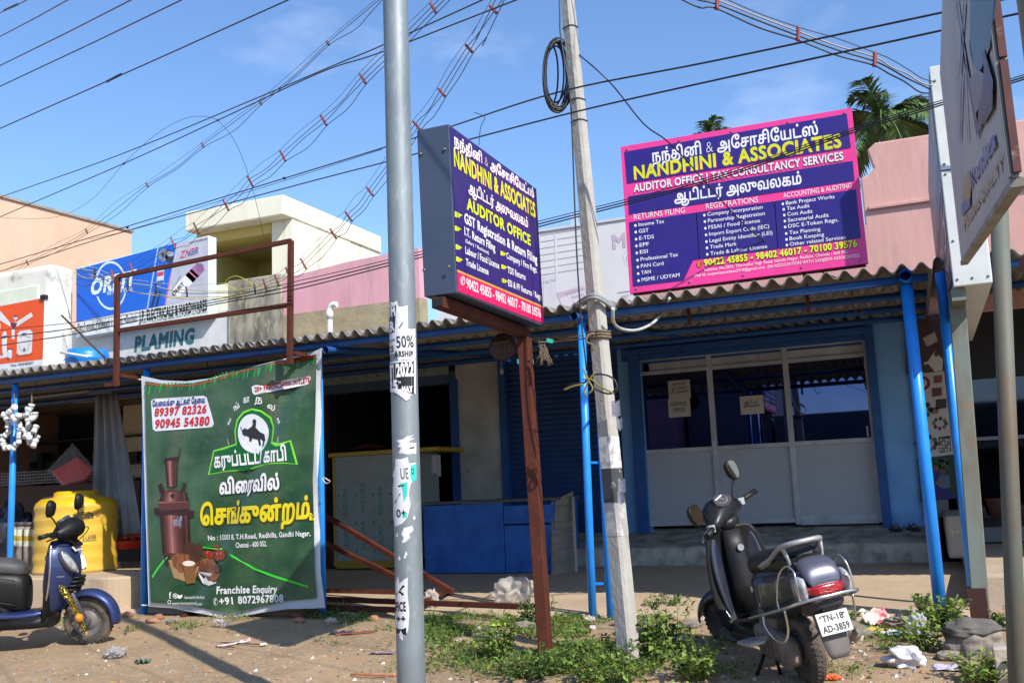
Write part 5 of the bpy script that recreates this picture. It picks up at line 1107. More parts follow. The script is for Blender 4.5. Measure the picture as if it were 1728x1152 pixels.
for s_ in (-1, 1): q.loft([[V((bx_+s_*.085+r*cos(t_), by_+r*1.1*sin(t_), z)) for t_ in [2*pi*i/12 for i in range(12)]] for z, r in ((.285, .06), (.7, .08), (1.1, .095))])
q.build('trousers', mat('dark trousers', (.03, .03, .04), .9), pe)

# blue plank counter on the pavement
YB1 = 11.35
a, b = at(714, 850, Y=YB1), at(936, 842, Y=YB1); zt_ = (a.z+b.z)/2; m0 = at(851, 900, Y=YB1).x
t = thing('counter', 'long low counter of scuffed deep blue boards on the pavement', 'counter', ((a.x+b.x)/2, YB1, wz(YB1)))
m_bb = mat('scuffed deep blue board', (.02, .13, .46), .6, col2=(.012, .08, .32), scale=4, lo=.4, hi=.65, col3=(.20, .25, .33), scale3=22, lo3=.66, hi3=.74)
q = MB(); q.bx(a.x, m0-.006, YB1, YB1+.03, wz(YB1)+.01, zt_-.02); q.build('front_board', m_bb, t, bevel=.004)
q = MB(); q.bx(m0+.006, b.x-.02, YB1-.008, YB1+.022, wz(YB1)+.01, zt_-.30); q.build('cupboard_door', m_bb, t, bevel=.004)
q = MB(); q.bx(m0+.006, b.x-.02, YB1-.008, YB1+.022, zt_-.28, zt_-.06); q.build('drawer_front', m_bb, t, bevel=.004)
q = MB(); q.bx(a.x-.02, b.x+.02, YB1-.04, YB1+.9, zt_-.012, zt_+.022); q.build('top', mat('worn dark counter top', (.05, .06, .085), .6, col2=(.12, .11, .1), scale=8), t, bevel=.006)
for xx in (a.x, b.x-.05): q = MB(); q.bx(xx, xx+.03, YB1+.032, YB1+.88, wz(YB1), zt_-.014); q.build('side_board', m_bb, t)
# plank leaning against its end
pa, pb, pc, pd = at(930, 980, Y=YB1-.12), at(970, 960, Y=YB1+.25), at(965, 829, Y=YB1+.40), at(929, 846, Y=YB1+.03)
q = MB(); n_ = (pb-pa).cross(pd-pa).normalized()*.025
q.add([pa, pb, pc, pd, pa+n_, pb+n_, pc+n_, pd+n_], [(0, 1, 2, 3), (7, 6, 5, 4), (0, 4, 5, 1), (1, 5, 6, 2), (2, 6, 7, 3), (3, 7, 4, 0)])
tag(q.build('leaning_plank', mat('weathered grey plank', (.27, .24, .205), .9, col2=(.15, .125, .10), scale=4, stretch=(.5, .5, 4), bump=.2, col3=(.15, .05, .03), scale3=.75, lo3=.56, hi3=.62), loc=pa), 'weathered grey plank with rust marks leaning on the end of the blue counter', 'plank')
q = MB(); q.bar(at(973, 965, Y=YB1+.02), at(967, 838, Y=YB1+.3), .03); tag(q.build('wooden_batten', mat('pale batten', (.34, .33, .31), .8), loc=at(973, 965, Y=YB1)), 'thin pale batten standing beside the weathered grey plank', 'batten')

# steel frames lying and leaning behind the banner
sf = thing('scrap_steelwork', 'red oxide angle-steel frame lying on the pavement behind the banner and pole', 'frame', tuple(at(640, 1000, Z=.1)))
def zp(px, py, z): return at(px, py, Z=z)
c1, c2, c3 = at(548, 869, Y=9.6), at(764, 998, Y=9.15), at(550, 916, Y=9.5)
c4 = at(708, 992, Y=9.2); g1, g2 = zp(545, 997, .11), zp(760, 1000, .11); g3, g4 = zp(545, 1024, .10), zp(905, 1026, .11); g5 = zp(700, 1030, .11)
for x, y in ((c1, c2), (c3, c4), (g1, g2+V((0, .03, 0))), (zp(545, 1010, .14), zp(915, 1024, .15)), (g3, zp(690, 1029, .1)), (g5+V((0, 0, .03)), g2+V((0, -.02, .05)))):
    q = MB(); q.bar(x, y, .055, .05); q.build('bar', m_steel, sf, bevel=.003)

# ---------------------------------------------------------------- hardware goods at left
tk = at(127, 968, Z=.42); DT = .58
t = thing('water_tank', 'yellow plastic water tank in clear wrap on the raised shop floor', 'water tank', (tk.x, tk.y+.3, .42)); vw0 = V((tk.x, tk.y, 0)).normalized()
tz = lambda py: at(127, py, Y=tk.y+.05).z
RT = 66/F_PX*(tk-CAM).dot(_f)*1.04; TC = V((tk.x, tk.y, 0))+vw0*RT*.97; zT = at(127, 838, Y=TC.y-.2).z
H_ = zT-.42; prof = [(RT*.2, .42), (RT*.95, .42), (RT, .45)]
for k in range(5):
    z = .45+H_*.84*(k+.5)/5; prof += [(RT, z-.07), (RT*.975, z-.02), (RT*.975, z+.02), (RT, z+.07)]
prof += [(RT, .42+H_*.87), (RT*.96, .42+H_*.93), (RT*.84, .42+H_*.985), (RT*.62, zT), (RT*.55, zT+.005), (RT*.55, zT+.06), (RT*.50, zT+.075), (.02, zT+.08)]
q = MB(); q.lathe(prof, (TC.x, TC.y, 0), 56); body_ = q.build('shell', mat('yellow polythene', (.68, .42, .008), .38, col2=(.60, .36, .005), scale=2), t)
q = MB(); NR = 26; wr = []
for i in range(NR+1):
    z = .42+(zT+.02-.42)*i/NR; k = i/NR; rr = RT*1.012 if k < .85 else RT*(1.012-.28*((k-.85)/.15)**1.6)
    rr += .09*max(0, .12-k)*4
    wr.append([V((TC.x+(rr+.012*noise.noise((a_*5, z*7, 2))+.009*abs(noise.noise((a_*9+z*7, z*4-a_*3, 8))))*cos(a_), TC.y+(rr+.012*noise.noise((a_*5, z*7, 2)))*sin(a_), z)) for a_ in [2*pi*j/90 for j in range(90)]])
q.loft(wr, 0, True, False)
mw_ = mat('clear plastic wrap', (.9, .9, .88), .12, alpha=.05, spec=.6, bump=.5, bscale=11); q.build('plastic_wrap', mw_, t)
vt_ = V((TC.x, TC.y, 0)); view = V((TC.x, TC.y, 0)).normalized(); side = V((view.y, -view.x, 0))
S = Print(vt_-view*RT, side, (0, 0, 1), crop=(0, 780, 3.6), fn=lambda u, v, h: vt_ + side*(sin(u/RT)*(RT+.004+h)) - view*(cos(u/RT)*(RT+.004+h)) + V((0, 0, v)))
S.steiner = .04; S.text('VECTUS', (444, 343), (570, 338), 30, '#2a2608', 1, bold=.03); S.poly([(462, 310), (500, 297), (520, 303), (540, 298), (566, 310), (500, 306)], '#2a2608', 1); S.text('Star', (585, 328), (622, 326), 18, '#a8541a', 1, bold=.01); S.text('3 LAYER', (503, 474), (590, 462), 26, '#5b5216', 1, bold=.02); S.poly([(485, 478), (590, 470), (590, 473), (485, 481)], '#5b5216', 1)
S.build('lettering', t)
# cement-coloured pipe stubs with labels standing by the tank
m_tube = mat('grey asbestos pipe', (.23, .20, .17), .8); m_lab = mat('yellow white label', (.55, .55, .42), .6)
for k, (px, lb) in enumerate(((20, 'grey pipe length with label, leftmost of those standing by the tank'), (34, 'second grey labelled pipe from the left beside the tank'), (47, 'third grey labelled pipe from the left beside the tank'), (58, 'grey labelled pipe half hidden by the yellow tank'))):
    p0 = at(px, 945, Y=TC.y-.15+.05*(k % 2)); zt_ = at(px, 886, Y=p0.y).z
    o = thing('pipe_length', lb, 'pipe', (p0.x, p0.y, .42), group='pipe lengths standing by the tank')
    q = MB(); q.tube([(p0.x, p0.y, .42), (p0.x, p0.y, zt_)], .055, 14); q.build('tube', m_tube, o)
    q = MB(); q.tube([(p0.x, p0.y, zt_-.01), (p0.x, p0.y, zt_+.04)], .06, 14); q.build('end_cap', mat('dark cap', (.05, .05, .055), .6), o)
    q = MB(); q.tube([(p0.x, p0.y, zt_-.26), (p0.x, p0.y, zt_-.05)], .0565, 14, caps=False); q.build('label_band', m_lab, o)
    q = MB(); q.tube([(p0.x, p0.y, zt_-.19), (p0.x, p0.y, zt_-.13)], .0572, 14, caps=False); q.build('label_stripe', mat('mustard edging', (.40, .27, .02), .5), o)
# black sack behind the post
p = at(18, 905, Y=TC.y+.1); q = MB(); q.blob(p+V((-.1, .1, -.05)), (.55, .5, .95), 4, 4, .16, fr=3.2, smooth=True); tag(q.build('sack', mat('black polythene sack', (.03, .035, .05), .35, bump=.5, bscale=9), loc=(p.x-.1, p.y+.1, .3)), 'dark polythene sack standing behind the leftmost blue post', 'sack')
# counter with wire mesh inside the hardware shop
YI = TC.y+1.6
a, b = at(-60, 815, Y=YI), at(236, 815, Y=YI)
t = thing('counter', 'dark brown counter with a mesh rail inside the hardware shop', 'counter', ((a.x+b.x)/2, YI, .3))
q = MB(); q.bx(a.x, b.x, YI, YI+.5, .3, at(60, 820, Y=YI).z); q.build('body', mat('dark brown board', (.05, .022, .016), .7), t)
q = MB(); z0, z1 = at(60, 815, Y=YI).z, at(60, 795, Y=YI).z
for k in range(60): x = a.x+(b.x-a.x)*k/59; q.bx(x-.004, x+.004, YI+.02, YI+.03, z0, z1)
for k in range(5): z = z0+(z1-z0)*k/4; q.bx(a.x, b.x, YI+.012, YI+.019, z-.004, z+.004)
q.build('wire_mesh', mat('grey mesh', (.25, .25, .26), .6), t)
# shelf racks in the gloom
t = thing('shelf_rack', 'dim shelf rack stacked with small goods at the back of the hardware shop', 'shelf', (a.x+.5, 16.8, .3))
q = MB()
for z in (.9, 1.5, 2.1, 2.7): q.bx(-22, -12, 16.6, 17.2, z, z+.03)
q.build('shelf', mat('dim shelf board', (.05, .05, .055), .8), t)
q = MB(); rq = random.Random(2)
for z in (.93, 1.53, 2.13):
    x = -21.8
    while x < -12.2: w_ = rq.uniform(.12, .35); q.bx(x, x+w_, 16.7, 17.0, z, z+rq.uniform(.15, .4), rq.randrange(4)); x += w_+rq.uniform(.02, .12)
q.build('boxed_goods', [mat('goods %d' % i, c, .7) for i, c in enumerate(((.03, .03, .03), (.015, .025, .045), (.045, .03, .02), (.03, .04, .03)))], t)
# red bag in clear plastic on the tank
p = at(122, 800, Y=TC.y+.25)
t = thing('bag', 'red bag in clear plastic standing on top of the yellow tank', 'bag', (p.x, p.y, zT+.08))
q = MB(); q.add([p+V(v_) for v_ in ((-.40, 0, .06), (-.06, -.12, -.14), (.28, -.06, -.08), (.33, .02, .06), (.09, 0, .24), (-.1, .12, -.14), (.2, .12, -.1))], [(0, 1, 4), (1, 2, 4), (2, 3, 4), (0, 4, 5), (4, 6, 5), (3, 6, 4), (0, 5, 1), (1, 5, 6, 2), (2, 6, 3)]); q.build('red_cloth', mat('dull red bag', (.48, .028, .010), .5, col2=(.32, .016, .008), scale=5, bump=.4, bscale=12), t, bevel=.03)
q = MB(); q.add([p+V(v_) for v_ in ((-.46, 0, .08), (-.05, -.14, -.155), (.31, -.08, -.1), (.37, .02, .06), (.0, 0, .42), (-.1, .14, -.155))], [(0, 1, 4), (1, 2, 4), (2, 3, 4), (0, 4, 5), (4, 3, 5)]); q.build('plastic_cover', mw_, t, bevel=.02)
# grey tarpaulin hanging in folds
a, b, cL, dR = at(160, 668, Y=YI-.9), at(184, 665, Y=YI-.9), at(176, 850, Y=YI-.9), at(236, 905, Y=YI-.9)
tz0 = .32
def tarp(u, v):
    t0 = a.lerp(at(196, 664, Y=YI-.9), u); e0 = at(150+82*u, 905, Y=YI-.9); p_ = t0.lerp(e0, v)
    return p_ + V((0, .07*sin(u*21)*(.3+.7*v)+.03*sin(u*44+v*2), 0))
q = MB(); q.grid(tarp, 60, 16); tag(q.build('tarpaulin', mat('grey silver tarpaulin', (.33, .33, .34), .5, col2=(.22, .22, .23), scale=3), loc=tarp(.5, 1), solid=.004), 'grey tarpaulin hanging in long folds behind the yellow tank', 'tarpaulin')
q = MB(); q.bar(at(150, 665, Y=YI-.95), at(190, 661, Y=YI-.95), .03); tag(q.build('curtain_bar', mat('dull steel', (.2, .2, .2), .4, metal=.7), loc=at(170, 664, Y=YI-.95)), 'steel bar from which the grey tarpaulin hangs', 'bar')
q = MB(); q.bar(at(55, 671, Y=9.3), at(150, 660, Y=9.3), .035, .02); tag(q.build('wooden_batten', mat('raw batten', (.3, .22, .15), .8), loc=at(100, 667, Y=9.8)), 'raw wooden batten tied under the awning above the pipe fittings', 'batten')
# red basin of goods
p = at(208, 912, Y=YI-1.1)
t = thing('basin', 'red plastic basin with red goods beside the tarpaulin', 'basin', (p.x, p.y, p.z-.1))
q = MB(); q.lathe([(.05, -.10), (.22, -.10), (.30, .0), (.315, .005), (.29, .0), (.21, -.085)], p, 24, caps=False); q.build('bowl', mat('red plastic', (.40, .02, .015), .4), t)
q = MB()
rq = random.Random(4)
for k in range(14): q.blob(p+V((rq.uniform(-.18, .18), rq.uniform(-.15, .15), .0+rq.random()*.06)), (.12, .1, .08), k, 1, .2)
q.build('contents', mat('red packets', (.38, .04, .02), .5), t)
# strings of pvc fittings
m_pvc = mat('white pvc fitting', (.62, .63, .62), .38, col2=(.52, .53, .53), scale=9)
def fit(parent, c, d, r=.038, L=.075, kind=0):
    r, L = r*.86, L*.9; c, d = V(c), V(d).normalized(); q = MB()
    def col(c_, d_, l_): q.tube([c_-d_*l_/2, c_-d_*l_*.18, c_-d_*l_*.17, c_+d_*l_*.17, c_+d_*l_*.18, c_+d_*l_/2], [r, r, r*.86, r*.86, r, r], 12)
    if kind == 0: col(c, d, L*1.5)
    elif kind == 1:
        e = d.orthogonal().normalized(); q.tube(catmull([c-d*L*.8, c-d*L*.2, c+e*L*.25+d*L*.25, c+e*L*.8+d*.4*L], 3), r*.95, 12); q.tube([c-d*L*.85, c-d*L*.4], r*1.06, 12); q.tube([c+e*L*.5+d*.3*L, c+e*L*.85+d*.42*L], r*1.06, 12)
    else:
        col(c, d, L*1.7); e = V((0, -1, 0)).cross(d).normalized()*.7+V((0, -.7, 0)); e.normalize(); q.tube([c, c+e*L*.85], r*.9, 12); q.tube([c+e*L*.5, c+e*L*.95], r, 12)
    q.build('fitting', m_pvc, parent)
YFT = 8.50
t = thing('pipe_fittings', 'ring of white pvc elbows and couplings strung on the leftmost blue post', 'pipe fittings', tuple(at(20, 720, Y=YFT)))
lp = [(22, 689), (12, 700), (10, 703), (14, 716), (12, 731), (5, 739), (4, 748), (12, 755), (25, 753), (32, 742), (33, 729), (34, 718), (28, 706), (40, 701), (22, 705)]
for i, (x, y) in enumerate(lp):
    nx, ny = lp[(i+1) % len(lp)]; a = at(x, y, Y=YFT-.06-(.07 if i in (0, 12, 14) else 0)); b = at(nx, ny, Y=YFT-.06); fit(t, a, b-a, .040, .07, 1 if i in (0, 1, 12) else 0)
q = MB(); q.tube([at(24, 688, Y=YFT-.05), at(24, 655, Y=8.5)], .006, 5); q.build('string', m_rope, t)
t = thing('pipe_fittings', 'hanging cluster of white pvc tees and couplings just right of the leftmost post', 'pipe fittings', tuple(at(54, 720, Y=YFT)))
for i, (x, y, k) in enumerate(((52, 689, 1), (47, 697, 0), (59, 703, 1), (50, 703, 0), (48, 713, 0), (59, 724, 0), (47, 723, 1), (44, 733, 0), (50, 737, 2), (60, 741, 2), (50, 743, 0), (58, 748, 0))):
    a = at(x, y, Y=YFT-.05-.05*(i % 3)); fit(t, a, (.3*((i*5) % 3-1), -.5*(i % 2), -1), .040, .07, k)
q = MB(); q.tube([at(52, 690, Y=YFT), at(54, 662, Y=8.5)], .006, 5); q.tube([at(56, 690, Y=YFT), at(53, 660, Y=8.5)], .004, 5); q.build('string', m_rope, t)
# slippers on the porch, low block wall
for px, lb in ((1511, 'left slipper of a dark pair at the foot of the pale blue pilaster'), (1541, 'right slipper of a dark pair at the foot of the pale blue pilaster')):
    p = at(px, 888, Y=12.7); p.z = .42+.18*(12.7-12.05)/1.25+.004; o = thing('slipper', lb, 'slipper', tuple(p), (0, 0, radians(20)), group='slippers by the office door'); q = MB()
    q.loft([[V((.055*w_*cos(t_), y+.0, z)) for t_ in (pi, 0)] + [V((.055*w_, y, z+.02)), V((-.055*w_, y, z+.02))] for y, w_, z in ((-.13, .5, 0), (-.10, .85, 0), (0, .8, 0), (.07, 1.0, 0), (.13, .7, 0))], 0, False)
    q.build('sole', m_black, o, world=False); q = MB(); q.tube(catmull([(-.05, .0, .02), (-.03, .05, .07), (0, .09, .03), (.03, .05, .07), (.05, 0, .02)], 4), .009, 6); q.build('strap', mat('brown strap', (.12, .07, .05), .6), o, world=False)
a, b = at(1597, 905, Y=11.4), at(1624, 868, Y=11.4)
q = MB(); q.bx(a.x, a.x+.28, 11.2, 12.9, .3, b.z); tag(q.build('block_wall', m_conc, loc=(a.x, 11.2, .33), bevel=.03), 'short rough cement wall end below the photo poster', 'wall')
q = MB(); p = at(1690, 842, Y=12.6); q.lathe([(.13, -.2), (.17, .0), (.18, .01), (.16, .01), (.15, -.05), (.02, -.06)], (p.x, 12.6, p.z), 20); tag(q.build('plant_pot', mat('brown pot', (.14, .05, .035), .6), loc=(p.x, 12.6, p.z-.2)), 'brown tub standing behind the rusty posts at the photo shop', 'pot')
# ================================================================ SCOOTERS   (local: x forward, y left, z up; the rear wheel stands at the origin)
m_tyre = mat('dusty tyre rubber', (.045, .042, .038), .9, col2=(.16, .125, .09), scale=9, lo=.42, hi=.72, bump=.3, bscale=60)
m_plast = mat('black scooter plastic', (.006, .006, .007), .36, col2=(.013, .0125, .012), scale=6, rough_var=.2, spec=.25)
m_chrome = mat('scuffed chrome', (.62, .62, .62), .22, metal=1.0, rough_var=.2)
m_silver = mat('silver paint', (.36, .36, .37), .4, metal=.35, col2=(.27, .26, .25), scale=10)
m_cast = mat('dusty cast alloy', (.20, .17, .14), .75, col2=(.10, .085, .07), scale=9)
m_rubber = mat('worn black seat cover', (.010, .010, .011), .5, spec=.35, bump=.15, bscale=50)
m_mirr = mat('mirror glass', (.85, .87, .9), .03, metal=1.0)
m_redl = mat('red lamp lens', (.32, .008, .012), .15, coat=.5); m_clear = mat('clear lamp lens', (.42, .43, .44), .12, coat=.6, col2=(.2, .2, .21), scale=16)
m_amber = mat('amber lens', (.75, .22, .01), .3)
def se(x, zc, hw, hh, e=2.6, n=28, yc=0.0, dx=0.0):      # super-ellipse ring across the scooter
    out = []
    for i in range(n):
        a = 2*pi*i/n; c, s_ = cos(a), sin(a)
        y = hw*math.copysign(abs(c)**(2/e), c); z = hh*math.copysign(abs(s_)**(2/e), s_); out.append(V((x+dx*s_, yc+y, zc+z)))
    return out
def hz(z, xc, hd, hw, e=2.4, n=28, bow=0.0):            # ring lying flat: half depth hd, half width hw; bow sweeps the sides back
    out = []
    for i in range(n):
        a = 2*pi*i/n; c, s_ = cos(a), sin(a); y = hw*math.copysign(abs(s_)**(2/e), s_)
        out.append(V((xc + hd*math.copysign(abs(c)**(2/e), c) - bow*(y/hw if hw else 0)**2, y, z)))
    return out
def wheel(parent, cx, R, w_, steer=0.0, knob=True, drum=.10):
    M = (steer if steer else Matrix.Identity(3)) @ Matrix.Rotation(pi/2, 3, 'X'); c = V((cx, 0, R))
    q = MB(); pr = [(R*.60, -w_*.40), (R*.72, -w_*.50), (R*.88, -w_*.48), (R*.965, -w_*.36), (R, -w_*.15), (R, w_*.15), (R*.965, w_*.36), (R*.88, w_*.48), (R*.72, w_*.50), (R*.60, w_*.40)]
    q.lathe(pr, c, 48, rot=M, caps=False)
    if knob:
        for k in range(40):
            a = 2*pi*k/40
            for s_ in (-1, 1):
                p = V((cos(a+s_*.03)*R*.995, sin(a+s_*.03)*R*.995, s_*w_*.18)); x = V((cos(a), sin(a), 0)); zt = V((-sin(a), cos(a), 0)).lerp(V((0, 0, 1)), .35*s_+.0).normalized()
                yv = x.cross(zt).normalized(); zt = yv.cross(x) if False else zt
                q.box(c + M @ p, (.010, w_*.30, .014), M @ Matrix((x, yv, x.cross(yv))).transposed())
    wh = q.build('tyre', m_tyre, parent, world=False)
    q = MB(); q.lathe([(R*.60, -w_*.38), (R*.58, -w_*.28), (R*.40, -w_*.12), (R*.34, w_*.0), (R*.34, w_*.12), (R*.40, w_*.2), (R*.58, w_*.28), (R*.60, w_*.38)], c, 40, rot=M, caps=False); q.lathe([(.01, -w_*.3), (R*.30, -w_*.3), (R*.38, -w_*.2), (R*.40, -w_*.1), (R*.40, w_*.1), (R*.36, w_*.3), (.01, w_*.34)], c, 32, rot=M)
    for k in range(6):
        a = 2*pi*k/6
        for s_ in (-1, 1): q.tube([c + M @ V((cos(a)*R*.47, sin(a)*R*.47, s_*w_*.12)), c + M @ V((cos(a)*R*.47, sin(a)*R*.47, s_*w_*.24))], .012, 8)
    q.build('rim', mat('dusty grey rim', (.10, .105, .12), .6, col2=(.18, .15, .12), scale=8), wh, world=False)
    return wh
def scooter(name, label, loc, heading, lean, paint, style, steer):
    t = thing(name, label, 'scooter', loc, (lean, 0, heading))
    fas = style == 'curvy'
    SLIM = {} if fas else dict(body=.80, seat=.86, front_apron=.88, tail_panel=.82, tail_slot=.82, tail_light=.82, indicator=.82, tail_skirt=.8, mudguard_flap=.8, grab_rail=.80, guard_bar=.80, badge=.82, side_badge=.81, number_plate=.88, lettering=.88, bolt=.88)
    def B(q, n_, m_, p=None, **k):
        s_ = SLIM.get(n_, 1)
        if s_ != 1: q.v = [(v[0], v[1]*s_, v[2]) for v in q.v]
        if fas and n_ in ('body', 'seat'): q.v = [(v[0]+.16, v[1], v[2]) for v in q.v]
        return q.build(n_, m_, p or t, world=False, **k)
    FX = 1.14 if fas else 1.21; RF = .225; RR = .212
    rearw = wheel(t, 0, RR, .095, 0)
    RK = V((-.40, 0, .92)).normalized()          # raked steering axis
    S3 = Matrix.Rotation(steer, 3, RK)
    fw = wheel(t, FX, RF, .092, S3)
    # engine and transmission case on the left, muffler on the right
    q = MB(); q.loft([se(x, z, hw, hh, 3, 20, .10) for x, z, hw, hh in ((-.10, .22, .02, .05), (-.06, .22, .055, .085), (.10, .235, .06, .10), (.30, .25, .065, .115), (.42, .27, .05, .09), (.45, .27, .02, .05))]); q.loft([se(x, z, hw, hh, 3, 16, .02) for x, z, hw, hh in ((.12, .36, .08, .06), (.25, .36, .11, .09), (.45, .34, .11, .10), (.52, .34, .07, .06))])
    for k in range(5): q.box((.30-.06*k, .165, .25), (.012, .02, .12))
    q.tube([(0, .04, RR), (0, .15, RR)], .05, 14); B(q, 'engine', m_cast)
    q = MB(); q.tube(catmull([(.45, -.08, .22), (.30, -.14, .2), (.15, -.16, .24), (.10, -.165, .26)], 4), .02, 8); q.tube([(.12, -.17, .255), (.08, -.17, .262), (-.32, -.185, .33), (-.36, -.185, .337)], [.03, .062, .066, .035], 18); q.tube([(-.34, -.185, .334), (-.40, -.188, .34)], .02, 10); B(q, 'muffler', m_cast)
    # rear bodywork
    prof = ((-.50, .665, .075, .055), (-.46, .655, .135, .085), (-.36, .64, .185, .12), (-.22, .615, .212, .145), (0, .585, .222, .165), (.18, .555, .20, .18), (.34, .52, .155, .19), (.43, .50, .125, .18), (.47, .48, .10, .14))
    q = MB(); q.loft([se(*p, e=2.9, n=32) for p in prof]); body_ = B(q, 'body', paint if not fas else m_plast, subd=1)
    for s_ in (-1, 1):
        q = MB()
        for t0, t1, xa, xb in ((-.35, -.55, -.42, .40), (.72, .60, -.30, .38)):
            pts = []
            for i in range(14):
                x = xa+(xb-xa)*i/13; k = max(j for j in range(len(prof)-1) if prof[j][0] <= x); p0, p1 = prof[k], prof[k+1]; u = (x-p0[0])/(p1[0]-p0[0]); zc, hw, hh = (p0[m]+(p1[m]-p0[m])*u for m in (1, 2, 3)); tt = t0+(t1-t0)*i/13
                pts.append((x+(.16 if fas else 0), s_*hw*.985*(1-abs(tt)**2.9)**(1/2.9)*(1 if fas else .80), zc+hh*tt))
            q.tube(pts, .0045, 5)
        B(q, 'panel_seam', m_black, body_)
    q = MB(); q.loft([se(x, z, hw, hh, 2.6) for x, z, hw, hh in ((-.36, .735, .09, .02), (-.34, .755, .13, .065), (-.18, .775, .155, .078), (0, .77, .168, .078), (.14, .75, .168, .075), (.28, .74, .155, .078), (.40, .715, .12, .072), (.45, .70, .07, .04))]); q.loft([se(x, z, hw, hh, 2.6) for x, z, hw, hh in ((-.33, .82, .07, .012), (-.28, .84, .11, .03), (-.12, .84, .125, .03), (.0, .825, .12, .02), (.05, .81, .09, .008))]); B(q, 'seat', m_rubber if not fas else mat('dusty grey seat cover', (.05, .05, .052), .6, col2=(.08, .075, .07), scale=6), subd=1)
    q = MB(); q.loft([se(x, z, hw, hh, 3) for x, z, hw, hh in ((.36, .275, .12, .035), (.42, .28, .165, .03), (.60, .275, .17, .028), (.78, .285, .165, .03), (.84, .31, .14, .035))]); q.loft([se(x, z, hw, hh, 3) for x, z, hw, hh in ((.30, .24, .10, .06), (.45, .24, .185, .055), (.70, .24, .19, .055), (.84, .26, .17, .07))]); q.loft([se(x, z, hw, hh, 2.6) for x, z, hw, hh in ((.30, .38, .12, .10), (.42, .36, .15, .12), (.50, .33, .11, .07))]); B(q, 'floorboard', m_plast)
    # leg shield: black inside, painted outside
    q = MB(); q.loft([hz(z, x, .026, w_, 2.4, 32, bw) for z, x, w_, bw in ((.22, .80, .16, .02), (.30, .835, .215, .03), (.45, .865, .238, .04), (.60, .885, .24, .05), (.75, .892, .225, .05), (.86, .885, .205, .045), (.93, .875, .165, .03), (.955, .868, .11, .02))]); B(q, 'leg_shield', m_plast)
    q = MB(); q.loft([hz(z, x, d_, w_, 2.2, 32, bw) for z, x, d_, w_, bw in ((.30, .865, .03, .15, .05), (.40, .91, .055, .19, .09), (.55, .955, .085, .222, .14), (.68, .985, .10, .228, .15), (.80, .975, .09, .215, .13), (.90, .945, .065, .18, .09), (.965, .915, .04, .12, .05))]); apron = B(q, 'front_apron', paint, subd=1)
    q = MB(); q.loft([hz(z, x, d_, w_, 2.2, 16) for z, x, d_, w_ in ((.36, .80, .06, .09), (.55, .80, .05, .085), (.80, .83, .04, .08), (.93, .84, .03, .07))]); B(q, 'glove_panel', m_plast)
    q = MB(); q.tube([(.765, -.02, .80), (.785, -.02, .80)], .024, 16); B(q, 'key_switch', m_silver)
    # headset and bars, turned with the wheel
    piv = V((.90, 0, 1.0)); hof = V((.05, 0, .02)) if fas else V((0, 0, .02)); P = lambda *p: piv + hof + S3 @ (V(p)-piv)
    hs = MB(); rings = []
    for y, xc, zc, a, b in ((-.215, .885, 1.005, .03, .03), (-.17, .895, 1.015, .06, .05), (-.09, .925, 1.035, .105, .088), (0, .94, 1.045, .125, .105), (.09, .925, 1.035, .105, .088), (.17, .895, 1.015, .06, .05), (.215, .885, 1.005, .03, .03)):
        rings.append([P(xc+a*cos(t_), y, zc+b*sin(t_)) for t_ in [2*pi*i/20 for i in range(20)]])
    hs.loft(rings); hs.loft([[P(.90+r*cos(t_)*.8, r*sin(t_), z) for t_ in [2*pi*i/16 for i in range(16)]] for z, r in ((.90, .10), (.96, .11), (1.0, .11))]); head = B(hs, 'handlebar_cover', m_plast if fas else mat('dark grey cowl', (.010, .011, .013), .36, spec=.3, col2=(.018, .018, .019), scale=8), subd=1)
    q = MB(); n0 = V((-.62, 0, .78)); c0 = V((.865, 0, 1.115)); qx = V((0, 1, 0)); qy = n0.cross(qx).normalized()
    q.prism([(.085*cos(a)*(1.0+.25*sin(a)), .06*sin(a)) for a in [2*pi*i/24 for i in range(24)]], lambda u, v, h: P(*(c0+qx*u+qy*v+n0*h)), -.03, .012); dial = B(q, 'speedometer', mat('dial glass', (.05, .05, .055), .12, coat=.5), head)
    q = MB(); fnp = lambda u, v, h: P(*(c0+qx*u+qy*v+n0*h))
    for k in range(9): a = pi*(.05+.9*k/8); q.prism([(.05*cos(a)-.004, .042*sin(a)-.01), (.05*cos(a)+.004, .042*sin(a)-.01), (.058*cos(a)+.003, .048*sin(a)-.01), (.058*cos(a)-.003, .048*sin(a)-.01)], fnp, .0125, .0135)
    q.prism([(-.002, -.015), (.002, -.015), (-.026, .025)], fnp, .0125, .0138); q.prism([(-.05, -.035), (.05, -.035), (.045, -.022), (-.045, -.022)], fnp, .0125, .0135); B(q, 'dial_marks', mat('dial marks', (.5, .5, .48), .5), dial)
    for s_ in (-1, 1):
        q = MB(); q.tube([P(.89, s_*.20, 1.01), P(.865, s_*.26, 1.015), P(.845, s_*.275, 1.016), P(.83, s_*.38, 1.01)], [.016, .016, .021, .021], 12); q.tube([P(.83, s_*.38, 1.01), P(.829, s_*.388, 1.01)], .023, 12); B(q, 'grip', m_rubber)
        q = MB(); q.tube(catmull([P(.905, s_*.215, 1.005), P(.925, s_*.25, .995), P(.905, s_*.33, .985), P(.885, s_*.38, .975)], 4), .007, 6); q.box(P(.88, s_*.235, 1.01), (.05, .045, .05)); B(q, 'brake_lever', m_chrome if not fas else m_plast)
        my, mz, mx = (s_*(.30 if s_ < 0 else .34), 1.235 if s_ < 0 else 1.16, .87)
        if fas: my, mz = s_*.285, 1.25
